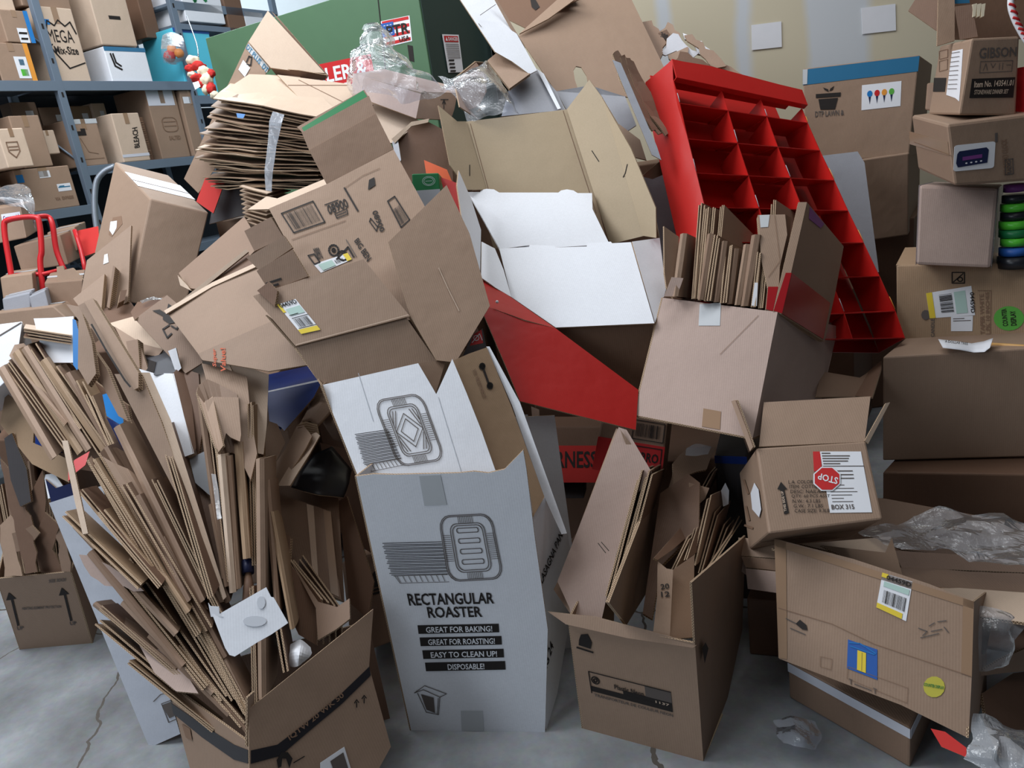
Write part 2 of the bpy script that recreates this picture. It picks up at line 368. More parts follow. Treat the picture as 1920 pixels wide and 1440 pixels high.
plain('rack_metal', (112, 126, 142), .45, .5, .25); plain('steel', (128, 136, 146), .4, .5, .5); plain('cart_red', (200, 40, 46), .32); plain('baler_green', (80, 112, 84), .45, var=.1)
plain('baler_side', (44, 62, 58), .5); plain('lime', (90, 200, 60), .3); plain('cyan_card', (90, 200, 226), .5); plain('cream', (228, 216, 190), .8); plain('doll_red', (190, 44, 40), .8); plain('purple', (120, 60, 130), .5); plain('orange_ball', (226, 136, 50), .5)
plain('pencil_wood', (204, 158, 96), .5)
def edgemat():
    m_, N, L, b = nodes('edge'); uv = N.new('ShaderNodeTexCoord'); sp = N.new('ShaderNodeSeparateXYZ'); L.new(uv.outputs['UV'], sp.inputs[0])
    def mth(op, a, b_=None):
        k = N.new('ShaderNodeMath'); k.operation = op
        for i, v in enumerate((a, b_)):
            if v is None: continue
            if isinstance(v, (int, float)): k.inputs[i].default_value = v
            else: L.new(v, k.inputs[i])
        return k.outputs[0]
    s = mth('SINE', mth('MULTIPLY', sp.outputs[0], 780)); s = mth('MULTIPLY', s, .36); s = mth('ADD', s, .5)
    d = mth('ABSOLUTE', mth('SUBTRACT', sp.outputs[1], s)); line = mth('LESS_THAN', d, .16)
    lo = mth('GREATER_THAN', mth('ABSOLUTE', mth('SUBTRACT', sp.outputs[1], .5)), .40); f = mth('MAXIMUM', line, lo)
    mx = N.new('ShaderNodeMix'); mx.data_type = 'RGBA'; L.new(f, mx.inputs[0]); mx.inputs[6].default_value = lin((98, 74, 54)); mx.inputs[7].default_value = lin((206, 180, 150))
    L.new(mx.outputs[2], b.inputs['Base Color']); b.inputs['Roughness'].default_value = .85; M['edge'] = m_
edgemat()
def film(name, white=.25, rough=.12, tint=(.9, .93, 1)):
    m_, N, L, b = nodes(name); out = N['Material Output']; N.remove(b)
    tr = N.new('ShaderNodeBsdfTransparent'); tr.inputs[0].default_value = (*tint, 1); gl = N.new('ShaderNodeBsdfGlossy'); gl.inputs['Roughness'].default_value = rough
    df = N.new('ShaderNodeBsdfDiffuse'); df.inputs[0].default_value = (.8, .84, .9, 1); fr = N.new('ShaderNodeLayerWeight'); fr.inputs[0].default_value = .12
    m1 = N.new('ShaderNodeMixShader'); m1.inputs[0].default_value = white; L.new(tr.outputs[0], m1.inputs[1]); L.new(df.outputs[0], m1.inputs[2])
    m2 = N.new('ShaderNodeMixShader'); a = N.new('ShaderNodeMath'); a.operation = 'MULTIPLY_ADD'; L.new(fr.outputs[0], a.inputs[0]); a.inputs[1].default_value = .7; a.inputs[2].default_value = .05; a.use_clamp = True
    L.new(a.outputs[0], m2.inputs[0]); L.new(m1.outputs[0], m2.inputs[1]); L.new(gl.outputs[0], m2.inputs[2])
    tc = N.new('ShaderNodeTexCoord'); n1 = N.new('ShaderNodeTexNoise'); n1.inputs['Scale'].default_value = 22; n1.inputs['Detail'].default_value = 4; L.new(tc.outputs['Object'], n1.inputs['Vector'])
    bp = N.new('ShaderNodeBump'); bp.inputs['Distance'].default_value = .02; bp.inputs['Strength'].default_value = .7; L.new(n1.outputs['Fac'], bp.inputs['Height']); L.new(bp.outputs[0], gl.inputs['Normal'])
    L.new(m2.outputs[0], out.inputs[0]); M[name] = m_
film('plastic', .24, .2); film('plastic_milky', .35); film('net_film', .1, .5); film('clear_tape', .12, .1)
def concrete():
    m_, N, L, b = nodes('concrete'); tc = N.new('ShaderNodeTexCoord')
    n1 = N.new('ShaderNodeTexNoise'); n1.inputs['Scale'].default_value = 1.6; n1.inputs['Detail'].default_value = 8; n1.inputs['Roughness'].default_value = .62; L.new(tc.outputs['Object'], n1.inputs['Vector'])
    cr_ = N.new('ShaderNodeValToRGB'); L.new(n1.outputs['Fac'], cr_.inputs[0]); e = cr_.color_ramp.elements
    e[0].position = .34; e[0].color = lin((122, 124, 126)); e[1].position = .62; e[1].color = lin((186, 190, 194)); x = e.new(.48); x.color = lin((152, 156, 160))
    n2 = N.new('ShaderNodeTexNoise'); n2.inputs['Scale'].default_value = 40; n2.inputs['Detail'].default_value = 5; L.new(tc.outputs['Object'], n2.inputs['Vector'])
    vo = N.new('ShaderNodeTexVoronoi'); vo.feature = 'DISTANCE_TO_EDGE'; vo.inputs['Scale'].default_value = .62
    wn = N.new('ShaderNodeTexNoise'); wn.inputs['Scale'].default_value = 2.4; wn.inputs['Detail'].default_value = 6; L.new(tc.outputs['Object'], wn.inputs['Vector'])
    mxv = N.new('ShaderNodeMix'); mxv.data_type = 'RGBA'; mxv.inputs[0].default_value = .22; L.new(tc.outputs['Object'], mxv.inputs[6]); L.new(wn.outputs['Color'], mxv.inputs[7]); L.new(mxv.outputs[2], vo.inputs['Vector'])
    lt = N.new('ShaderNodeMath'); lt.operation = 'LESS_THAN'; lt.inputs[1].default_value = .0022; L.new(vo.outputs['Distance'], lt.inputs[0])
    m3 = N.new('ShaderNodeMix'); m3.data_type = 'RGBA'; m3.blend_type = 'MULTIPLY'; m3.inputs[0].default_value = .25; L.new(cr_.outputs[0], m3.inputs[6]); L.new(n2.outputs['Color'], m3.inputs[7])
    m4 = N.new('ShaderNodeMix'); m4.data_type = 'RGBA'; L.new(lt.outputs[0], m4.inputs[0]); L.new(m3.outputs[2], m4.inputs[6]); m4.inputs[7].default_value = lin((92, 86, 80))
    L.new(m4.outputs[2], b.inputs['Base Color']); b.inputs['Roughness'].default_value = .6
    bp = N.new('ShaderNodeBump'); bp.inputs['Distance'].default_value = .002; bp.inputs['Strength'].default_value = .4; L.new(n2.outputs['Fac'], bp.inputs['Height']); L.new(bp.outputs[0], b.inputs['Normal']); M['concrete'] = m_
concrete()
plain('drywall', (190, 180, 158), .85, .2, var=.05); plain('mud', (190, 194, 198), .85, .2, var=.05)
# ================================================================== the setting
def hit(x, y, p0, n):
    r = at(x, y, 1.0) - CAM; t = ((np.asarray(p0, float) - CAM) @ n) / (r @ n); return CAM + r * t
def structure(name, P, n, th, mat):
    o = slab(P, np.asarray(n, float), th, [mat], name); o['kind'] = 'structure'; return o
structure('floor', [(-7, -1.5, 0), (5, -1.5, 0), (5, 9, 0), (-7, 9, 0)], (0, 0, 1), .1, 'concrete')
YW = 4.75
def wallmat():
    m_, N, L, b = nodes('wall_plaster'); g = N.new('ShaderNodeNewGeometry'); sp = N.new('ShaderNodeSeparateXYZ'); nz = N.new('ShaderNodeTexNoise'); nz.inputs['Scale'].default_value = 3; nz.inputs['Detail'].default_value = 5
    L.new(g.outputs['Position'], nz.inputs['Vector']); L.new(g.outputs['Position'], sp.inputs[0])
    a = N.new('ShaderNodeMath'); a.operation = 'MULTIPLY_ADD'; L.new(nz.outputs['Fac'], a.inputs[0]); a.inputs[1].default_value = .06; L.new(sp.outputs[0], a.inputs[2])
    mr = N.new('ShaderNodeMapRange'); mr.inputs[1].default_value = 0; mr.inputs[2].default_value = 4; L.new(a.outputs[0], mr.inputs[0])
    cr_ = N.new('ShaderNodeValToRGB'); L.new(mr.outputs[0], cr_.inputs[0]); E = cr_.color_ramp.elements
    X = lambda px, py=60: (hit(px, py, (0, YW, 0), np.array([0, 1, 0.]))[0] + .03) / 4
    D, Wt = lin((205, 196, 172)), lin((200, 205, 210))
    st = [(0, D), (X(1226), D), (X(1238), Wt), (X(1252), Wt), (X(1266), D), (X(1374), D), (X(1388), Wt), (X(1400), Wt), (X(1416), D), (X(1506), D), (X(1520), Wt), (X(1620), Wt), (X(1640), D)]
    E[0].position, E[0].color = st[0]; E[1].position, E[1].color = 1, D
    for p, c in st[1:]: e = E.new(p); e.color = c
    L.new(cr_.outputs[0], b.inputs['Base Color']); b.inputs['Roughness'].default_value = .85; M['wall_plaster'] = m_
wallmat()
xl = hit(1000, 60, (0, YW, 0), np.array([0, 1, 0.]))[0] - .25
structure('wall_back', [(xl, YW, 0), (5, YW, 0), (5, YW, 4.2), (xl, YW, 4.2)], (0, -1, 0), .12, 'wall_plaster')
structure('wall_left', [(xl, YW, 0), (xl, 9, 0), (xl, 9, 4.2), (xl, YW, 4.2)], (-1, 0, 0), .12, 'mud')
structure('wall_far', [(-7, 9, 0), (xl, 9, 0), (xl, 9, 4.2), (-7, 9, 4.2)], (0, -1, 0), .12, 'mud')
for q, lab in (((1409, 47, 1465, 40, 1466, 88, 1410, 94), 'blank white sheet of paper pinned on the back wall, the lower left one'), ((1615, 15, 1679, 7, 1680, 57, 1617, 64), 'blank white sheet of paper pinned high on the back wall nearer the box tower')):
    n = np.array([0, -1., 0]); P = [hit(q[i], q[i + 1], (0, YW - .006, 0), n) for i in (0, 2, 4, 6)]
    tag(slab(P, n, .002, ['paper'], 'paper_sheet'), lab, 'paper')
# ================================================================== the storage rack at the left
EV = np.array([.5, .866, 0]); BV = np.array([-.866, .5, 0])
U1 = at(130, 220, 4.9); U1[2] = 0
def RS(x, y): p = hit(x, y, U1, BV) - U1; return p @ EV, p[2]
S2 = RS(352, 120)[0]; S3 = S2 + (S2 - 0) * 1.0
R = T('storage_rack', 'grey metal storage rack with several decks full of boxes along the left side', 'rack')
def bx(p, dx, dy, z0, z1, mat, name, parent, bev=.002):
    """box at rack coordinates: p along the rack, dx its length, dy (from, to) depth"""
    A = [U1 + EV * s + BV * dy[0] + np.array([0, 0, z]) for s, z in ((p, z1), (p + dx, z1), (p + dx, z0), (p, z0))]
    return body(A + [a + BV * (dy[1] - dy[0]) for a in A], mat, name, parent, bev)
DEP = .5
ZA, ZB, ZC = RS(250, 152)[1], RS(262, 302)[1], RS(120, 390)[1]
for s in (-1.25, 0, S2, S3):
    for y_ in (0, DEP):
        bx(s - .025, .05, (y_, y_ + .04), 0, 3.3, 'rack_metal', 'upright_post', R)
        if y_ == 0:
            for k in range(14): bx(s - .006, .012, (-.002, .003), .3 + .2 * k, .33 + .2 * k, 'ink', 'post_slot', R, 0)
for a, b_, zs in ((-1.25, 0, (ZA, ZC, .95, .3)), (0, S2, (ZA, ZB, 1.25, .6)), (S2, S3, (ZA - .1, ZB, 1.25, .6, 2.95))):
    for z in zs:
        bx(a + .02, b_ - a - .04, (.0, .02), z - .06, z, 'rack_metal', 'shelf_beam', R)
        bx(a + .02, b_ - a - .04, (.02, DEP), z - .02, z, 'rack_metal', 'shelf_deck', R)
for a, b_ in ((-1.25, 0), (0, S2)): bx(a, b_ - a, (DEP + .05, DEP + .06), .1, 3.4, 'rack_gap_shade', 'back_panel', R, 0)  # dark sheets standing in for the shade behind the shelves
for zz in (1.0, 1.9, 2.6): tube([U1 + EV * 0 + BV * .02 + np.array([0, 0, zz]), U1 + BV * (DEP + .02) + np.array([0, 0, zz + .35])], .008, 'cross_brace', 'rack_metal', R, sm=1)
def rbox(label, x0, y1, x1, y0, off=.03, dep=.35, z=None, mat='kraft', cat='box', group=None, name='carton', tape=True):
    """carton on the rack: pixels of its lower left (x0,y1) and upper right (x1,y0) front corners"""
    s0, z0 = RS(x0, y1); s1, _ = RS(x1, y1); _, z1 = RS(x0, y0)
    if z is not None: z0 = z
    A = [U1 + EV * s + BV * off + np.array([0, 0, zz]) for s, zz in ((s0, z1), (s1, z1), (s1, z0), (s0, z0))]
    b = carton3(label, A, BV * dep, mat, name, cat, group)
    if tape: mark(b.T, fquad(b.T, 0, .42, 1, .58), 'tape', 'packing_tape', b.r); mark(b.F, fquad(b.F, .42, 0, .58, .22), 'tape', 'packing_tape', b.r)
    return b
b = rbox('tall light carton on the upper rack deck with a hand drawn crown and big handwriting', 112, 154, 178, 12, z=ZA, mat='kraft_light')
text(b.F, 'MEGA', fquad(b.F, .12, .30, .82, .47), bold=False); text(b.F, 'Mix-Size', fquad(b.F, .2, .52, .85, .63)); 
draw(b.F, fquad(b.F, .1, .5, .95, .82), [[(0, .1), (.45, 1), (1, .75)], [(0, .1), (.1, .0)], [(.02, -.5), (.14, -1.0), (.34, -.8), (.5, -1.05), (.68, -.8), (.88, -1.0), (.98, -.5)]], 2.5)
mark(b.F, fquad(b.F, .1, .17, .28, .24), 'sky_blue', 'price_sticker')
b = rbox('open topped white-grey carton on the upper rack deck with a printed boot mark', 216, 150, 292, 86, z=ZA, mat='white_card', tape=False)
draw(b.F, fquad(b.F, .1, .2, .3, .7), [[(.1, 0), (.3, .7), (1, .9)], [(.4, 0), (.5, .5), (1, .7)]], 3); mark(b.F, fquad(b.F, 0, 0, 1, .12), 'teal_tape', 'tape_strip')
zz = b.C[0][2]
b = rbox('pale carton with a slotted hand hole stacked on the boot-marked carton', 196, 78, 262, -30, z=zz + .01, mat='kraft_light')
mark(b.F, fquad(b.F, .38, .5, .7, .56), 'ink', 'hand_hole')
b = rbox('brown carton behind the hand hole carton with blue sticker on the upper deck', 268, 146, 308, 2, off=.2, dep=.25, z=ZA, mat='kraft')
mark(b.F, fquad(b.F, .2, .12, .6, .2), 'sky_blue', 'price_sticker'); mark(b.F, fquad(b.F, .1, .25, .6, .31), 'paper', 'label')
rbox('dark brown carton tucked beside the second rack post, top deck', 310, 60, 336, -40, off=.2, dep=.25, mat='kraft_brown')
b = rbox('carton with an orange side and a yellow flower label, left end of the upper deck', 12, 156, 78, 78, z=ZA)
mark(b.F, fquad(b.F, .5, .35, .85, .92), 'paper', 'label'); mark(b.F, fquad(b.F, .6, .68, .8, .86), 'lime', 'flower_print'); mark(b.F, fquad(b.F, .62, .42, .76, .58), 'ink_blue', 'figure_print'); mark(b.F, fquad(b.F, .86, .0, 1, 1), 'orange_print', 'side_print')
zq = b.C[0][2]
b = rbox('carton with a blue edge and animal label stacked at the left end of the rack', 20, 76, 72, 16, z=zq + .005, mat='kraft'); mark(b.F, fquad(b.F, .45, .55, .8, 1), 'paper', 'label'); mark(b.F, fquad(b.F, .84, 0, 1, 1), 'sky_blue', 'side_print'); draw(b.F, fquad(b.F, .5, .6, .75, .95), [[(0, .3), (1, .3)], [(.1, .8), (.9, .8)]], 4)
rbox('brown carton cut off by the left picture edge on the upper deck', -60, 158, 10, 60, z=ZA, mat='kraft_dark')
for x0, y1, x1, y0, m_, l in ((-10, 14, 48, -60, 'kraft_light', 'pale carton at the very top left corner'), (60, 4, 150, -70, 'kraft', 'brown carton at the top edge above the crown carton')): rbox(l + ' of the rack', x0, y1, x1, y0, mat=m_, off=.1)
b = rbox('light carton with a truck print and shiny tape, middle rack deck', 157, 310, 210, 222, z=ZB)
mark(b.F, fquad(b.F, 0, .0, 1, .1), 'tape_mask', 'packing_tape'); poly(b.F, fquad(b.F, .1, .2, .5, .38), [(0, .3), (.6, .3), (.6, 0), (1, 0), (1, .8), (0, .8)], name='truck_print'); draw(b.F, fquad(b.F, .1, .4, .9, .9), [[(.2, 0), (.4, .6), (.8, .7)], [(0, .9), (1, .9)]], 1, 'ink_faint')
b = rbox('carton marked BLEACH standing on the middle rack deck', 232, 300, 283, 212, off=.0, mat='kraft_light', z=ZB)
text(b.F, 'BLEACH', [(252, 278), (247, 240), (257, 238), (262, 276)])
mark(b.F, fquad(b.F, 0, .84, 1, .9), 'white_tape', 'packing_tape')
b = rbox('narrow dark brown carton with side lettering right of the bleach carton', 291, 294, 306, 215, off=.1, mat='kraft_brown', z=ZB, tape=False); bars(b.F, fquad(b.F, .3, .1, .8, .9), 16, 'ink_faint', 'faded_print', True)
b = rbox('large carton with faded print at the right end of the middle deck', 312, 290, 366, 162, off=.05, z=ZB + .0, mat='kraft')
mark(b.F, fquad(b.F, 0, 0, .9, .25), 'white_tape', 'shiny_wrap'); draw(b.F, fquad(b.F, .3, .42, .8, .62), [rr(0, 0, 1, 1, .3), [(.1, .3), (.9, .3)], [(.1, .6), (.9, .6)]], 1.5, 'ink_faint'); text(b.F, 'SALTED', fquad(b.F, .4, .68, .8, .74), 'ink_faint')
for (x0, y1, x1, y0, l, m_) in ((118, 228, 166, 174, 'brown carton with a white label behind the rack post, row behind', 'kraft'), (168, 222, 222, 184, 'flat brown carton peeking above the truck carton', 'kraft_dark'), (226, 222, 262, 182, 'orange-brown carton above the bleach carton', 'kraft_tan'), (262, 220, 287, 178, 'small upright carton with white label above the bleach carton', 'kraft_light')):
    zc = ZB + (.0 if x0 < 170 else 0)
    b = rbox(l, x0, 300, x1, y0, off=.37 - (.0 if x0 < 250 else .02), dep=.12, z=ZB, mat=m_, tape=False); mark(b.F, fquad(b.F, .5, .12, .8, .22), 'paper', 'label')
b = rbox('small pale carton beside the rack post at the left middle deck', 103, 286, 132, 240, off=.1, z=None, mat='kraft_light')
b = rbox('wide carton with blue dots and two white labels on the lower left deck', 52, 392, 158, 316, z=ZC, mat='kraft')
for u, v in ((.1, .12), (.0, .12)): pass
mark(b.F, fquad(b.F, .02, .12, .14, .3), 'sky_blue', 'price_sticker'); mark(b.F, fquad(b.F, .42, .08, .62, .24), 'paper', 'label'); mark(b.F, fquad(b.F, .68, .42, .93, .6), 'paper', 'label'); draw(b.F, fquad(b.F, .7, .46, .91, .54), [[(0, .5), (1, .5)], [(.1, .2), (.5, .2)]], 2, 'ink_blue'); text(b.F, 'VIA  EXPRESS', fquad(b.F, .58, .72, .92, .8), 'ink_faint')
zz = b.C[0][2]
b = rbox('carton with blue dot at the left edge of the lower left deck', -20, 408, 26, 322, z=ZC, mat='kraft'); mark(b.F, fquad(b.F, .45, .15, .8, .32), 'sky_blue', 'price_sticker')
b = rbox('large carton with a recycling print stacked on the blue-dotted carton', 52, 316, 108, 215, z=zz + .005, mat='kraft'); poly(b.F, fquad(b.F, .02, .82, .25, .97), [(0, .9), (.4, 0), (1, .8)], name='triangle_print')
b = rbox('square carton with a shield print at the left picture edge', -6, 318, 44, 246, off=-.12, z=zz + .005, mat='kraft_light'); draw(b.F, fquad(b.F, .2, .35, .62, .75), [[(0, 0), (1, 0), (1, .6), (.5, 1), (0, .6), (0, 0)], [(.1, .3), (.9, .3)], [(.1, .5), (.9, .5)]], 2, 'ink_faint')
b = rbox('kraft carton just right of the second rack post, middle level', 362, 262, 396, 168, mat='kraft', off=.02, z=ZB); mark(b.F, fquad(b.F, .1, .1, .5, .2), 'paper', 'label')
bx(S2, S3 - S2, (DEP + .05, DEP + .06), .1, ZA - .12, 'rack_gap_shade', 'back_panel', R, 0)  # same dark sheet painted in for the shade behind the far bay
# bay beyond the second post: pale boxes in bright light
b = rbox('bright white carton with green print beyond the second rack post', 352, 46, 424, -60, mat='white_card', off=0, z=ZA + .42); draw(b.F, fquad(b.F, .2, .3, .6, .62), [[(0, .2), (.3, 1), (.6, .4), (1, .9)]], 5, 'green_card')
b = rbox('turquoise carton below the bright white carton at the back', 346, 132, 412, 52, mat='cyan_card', off=.02, z=ZA - .1, tape=False); mark(b.F, fquad(b.F, .0, .0, 1, .06), 'blue_print', 'lid_strip')  # one even turquoise colour, no emission
bx(S2 + .02, S3 - S2 - .04, (0, .3), ZA + .36, ZA + .40, 'rack_metal', 'shelf_beam', R)
rbox('brown carton at the end of the far rack bay', 430, 50, 462, -10, mat='kraft_brown', off=.0, dep=.3, z=ZA + .1, tape=False)
rbox('white topped carton at the end of the far rack bay', 462, 50, 498, 20, mat='white_card', off=.0, dep=.3, z=ZA + .1, tape=False)
# colourful balls in a clear bag and the red and white plush
for i, (x, y, r, m_) in enumerate(((322, 92, 9, 'orange_ball'), (334, 80, 9, 'purple'), (318, 106, 11, 'doll_red'), (336, 100, 9, 'orange_ball'), (328, 75, 7, 'green_card'))):
    me_P = at(x, y, 5.5); k = []; bm = bmesh.new(); bmesh.ops.create_icosphere(bm, subdivisions=2, radius=r * 5.5 / F)
    V = [np.array(v.co) + me_P for v in bm.verts]; Fc = [[v.index for v in f.verts] for f in bm.faces]; bm.free()
    tag(mesh('toy_ball', V, Fc, [m_], smooth=True), 'coloured toy ball in the bag by the second rack post, % from the left', 'ball', 'toy balls by the rack post')
bag('mesh_bag', 'clear bag of coloured balls hanging by the rack post', [[(305, 66, 5.4), (322, 60, 5.4), (342, 66, 5.4)], [(302, 92, 5.3), (322, 92, 5.25), (346, 92, 5.3)], [(306, 118, 5.4), (324, 122, 5.4), (344, 116, 5.4)]], 'net_film', n=12, amp=.01)
D_ = T('plush_doll', 'red and cream knitted plush doll hanging in front of the rack end', 'doll'); random.seed(3)
def lump(x, y, d, rx, ry, mat, name, parent, s=0, amp=.3):
    c = at(x, y, d); bm = bmesh.new(); bmesh.ops.create_icosphere(bm, subdivisions=3, radius=1); V = []
    for v in bm.verts:
        q = np.array(v.co); q = q * (1 + amp * noise.noise(Vector(q * 2.2 + s + x))); V.append(c + RW[:, 0] * q[0] * rx * d / F + RW[:, 1] * q[1] * ry * d / F + RW[:, 2] * q[2] * (rx + ry) / 2 * d / F)
    Fc = [[v.index for v in f.verts] for f in bm.faces]; bm.free(); return mesh(name, V, Fc, [mat], parent=parent, smooth=True)
for x, y, rx, ry, m_, nm in ((360, 140, 8, 6, 'cream', 'mitten'), (402, 178, 8, 8, 'cream', 'foot'), (396, 138, 8, 8, 'doll_red', 'ear_flap'), (378, 158, 8, 7, 'doll_red', 'arm'), (362, 114, 13, 9, 'cream', 'hat'), (372, 124, 13, 9, 'doll_red', 'hat_band'), (356, 128, 9, 7, 'doll_red', 'arm'), (382, 134, 12, 10, 'cream', 'head'), (370, 146, 12, 8, 'doll_red', 'scarf'), (388, 150, 11, 13, 'cream', 'body'), (396, 166, 9, 11, 'doll_red', 'leg'), (386, 168, 7, 9, 'cream', 'leg')): lump(x, y, 4.5, rx, ry, m_, nm, D_)
o = B([(361, 155, 4.4), (372, 152), (376, 162), (366, 168)], D_, 'paper', .001, 'price_tag', edge='paper')
tube([at(372, 106, 4.5), at(368, 80, 4.7), at(350, 30, 5.2)], .004, 'hanging_cord', 'steel', D_)
# ================================================================== the green baler
BL = T('cardboard_baler', 'green painted cardboard baler machine with red sign behind the heap', 'machine')
q = [(385, 72, 4.75), (777, -50, 3.95), (777, -50, 3.95), (385, 72, 4.75)]; A = tofloor(q, 0)
e = at(985, -40, 4.62) - A[1]; e[2] = 0; C = A + [a + e for a in A]
bo = body(C, 'baler_green', 'body', BL, .004); front = S(bo, plane3(C[:3])); side = S(bo, plane3([C[1], C[5], C[6]]))
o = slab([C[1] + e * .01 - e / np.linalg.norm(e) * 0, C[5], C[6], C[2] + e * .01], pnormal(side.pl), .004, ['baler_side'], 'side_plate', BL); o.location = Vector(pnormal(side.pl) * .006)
n = pnormal(front.pl)
mark(front, [(704, -40), (706, -40), (724, 130), (722, 130)], 'ink', 'door_seam', BL)
mark(front, [(764, 84), (774, 86), (777, 116), (768, 114)], 'ink', 'handle_slot', BL)
q = [(538, 133), (695, 101), (707, 160), (548, 192)]; mark(front, q, 'red_print', 'sign', BL)
text(front, 'BALER &', sub(q, .2, .15, .93, .62), 'paper'); text(front, 'COMPACT', sub(q, .3, .72, .98, .98), 'paper')
q = [(714, 40), (768, 29), (773, 77), (722, 89)]; mark(front, q, 'paper', 'maker_sticker', BL)
for i in range(4): mark(front, sub(q, .04, .02 + i * .27, .96, .14 + i * .27), 'red_print', 'flag_stripe', BL, off=.0026)
mark(front, sub(q, .0, .1, .42, .62), 'blue_print', 'flag_canton', BL, off=.0032)
text(front, 'PTR', sub(q, .16, .24, .95, .66), 'ink', off=.0048); text(front, 'USA', sub(q, .55, .74, .93, .93), 'ink', off=.0048)
for i in range(3): draw(front, sub(q, .04, .15 + i * .16, .4, .25 + i * .16), [circ(.2, .5, .08, 5), circ(.5, .5, .08, 5), circ(.8, .5, .08, 5)], 1, 'paper', off=.004)
q = [(826, 65), (857, 66), (866, 136), (838, 137)]; mark(side, q, 'paper', 'warning_label', BL, off=.012); mark(side, sub(q, .08, .04, .92, .2), 'red_print', 'warning_header', BL, off=.014)
text(side, 'DANGER', sub(q, .3, .07, .88, .17), 'paper', off=.016); draw(side, sub(q, .1, .26, .9, .62), [[(0, k / 7), (1, k / 7)] for k in range(8)], 1.2, 'ink_grey', off=.015); draw(side, sub(q, .15, .68, .9, .96), [[(0, k / 3), (.4, k / 3)] for k in range(4)], 3, 'ink', off=.015)
poly(side, sub(q, .12, .07, .26, .17), [(0, 1), (.5, 0), (1, 1)], 'paper', off=.016)
# ================================================================== the heap: helpers
def B3(P, parent=None, mat='kraft', th=.0045, name='panel', back=None, edge='edge'):
    P = [np.asarray(p, float) for p in P]; pl = plane3(P); n = pnormal(pl); return S(slab(P, n, th, [mat, edge, back or mat], name, parent), pl)
def tape(s, pts, mat='tape', parent=None, off=.0014, name='packing_tape'): return mark(s, pts, mat, name, parent, off)
def vcarton(label, tl, tr, e, z0=0, mat='kraft', cat='box', name='carton', group=None, bev=.006):
    """upright closed carton: top front corners (x,y,d), e = (x,y,d) where the top right front corner goes at the back"""
    A = tofloor([tl, tr], z0); z = (A[0][2] + A[1][2]) / 2; A[0][2] = A[1][2] = z; ev = at(*e) - A[1]; ev[2] = 0
    return carton3(label, A, ev, mat, name, cat, group, bev)
def seam(b, k='T'): mark(getattr(b, k), fquad(getattr(b, k), 0, .495, 1, .505), 'ink_faint', 'flap_seam', b.r, .0012); mark(getattr(b, k), fquad(getattr(b, k), 0, .42, 1, .58), 'tape', 'packing_tape', b.r, .0020)
def obox(label, rim, z0=None, bot=None, mat='kraft', inner='kraft_inner', name='open_carton', cat='box', group=None, skip=(), names=None, th=.005):
    """open carton: rim = front left, front right, back right, back left (x,y,d); bot the same below or dropped to z0"""
    r = T(name, label, cat, group); R_ = [P3(p) for p in rim]; Bt = [P3(p) for p in bot] if bot else [np.array([p[0], p[1], z0]) for p in R_]
    pf = plane3([Bt[0], R_[1], Bt[1]]); R_[0] = on(pf, *proj(R_[0])[:2]); pr = plane3([R_[1], Bt[2], Bt[1]]); R_[2] = on(pr, *proj(R_[2])[:2]) if 'R' not in skip else R_[2]
    out = {'r': r, 'R': R_, 'B': Bt}
    for k, (i, j) in {'F': (0, 1), 'R': (1, 2), 'K': (2, 3), 'L': (3, 0)}.items():
        if k in skip: continue
        P = [R_[i], R_[j], Bt[j], Bt[i]]; c = sum(R_ + Bt) / 8; pl = plane3([P[0], P[1], P[2]]); n = np.cross(P[1] - P[0], P[3] - P[0]); n /= np.linalg.norm(n)
        if n @ (P[0] - c) < 0: n = -n
        o = slab(P, n, th, [mat, 'edge', inner], 'wall_panel', r) if k in 'FR' else sheet([[P[0], P[1]], [P[3], P[2]]], r, mat, th, 'wall_panel', back=inner, px=False); s = S(o, pl); s.C = P; s.r = r; out[k] = s
    sheet([[Bt[0], Bt[1]], [Bt[3], Bt[2]]], r, inner, th, 'bottom_panel', px=False); return out
# ================================================================== hidden and half hidden cartons that carry the heap
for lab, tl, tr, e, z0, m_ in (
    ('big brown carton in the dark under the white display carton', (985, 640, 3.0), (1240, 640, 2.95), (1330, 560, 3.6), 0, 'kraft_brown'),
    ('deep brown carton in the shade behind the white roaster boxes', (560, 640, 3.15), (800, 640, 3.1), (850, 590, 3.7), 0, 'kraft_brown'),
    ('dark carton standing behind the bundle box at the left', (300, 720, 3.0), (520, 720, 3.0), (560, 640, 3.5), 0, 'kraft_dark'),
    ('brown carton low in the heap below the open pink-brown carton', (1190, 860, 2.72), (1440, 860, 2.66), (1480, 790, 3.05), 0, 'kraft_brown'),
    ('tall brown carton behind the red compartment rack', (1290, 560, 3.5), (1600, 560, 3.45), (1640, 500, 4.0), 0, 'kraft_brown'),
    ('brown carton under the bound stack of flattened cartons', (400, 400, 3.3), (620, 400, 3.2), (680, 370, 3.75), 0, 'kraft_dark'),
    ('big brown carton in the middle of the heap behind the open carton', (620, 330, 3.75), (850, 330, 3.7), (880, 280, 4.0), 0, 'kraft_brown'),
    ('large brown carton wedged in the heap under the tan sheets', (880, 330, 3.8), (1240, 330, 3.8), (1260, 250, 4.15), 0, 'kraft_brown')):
    vcarton(lab, tl, tr, e, z0, m_)
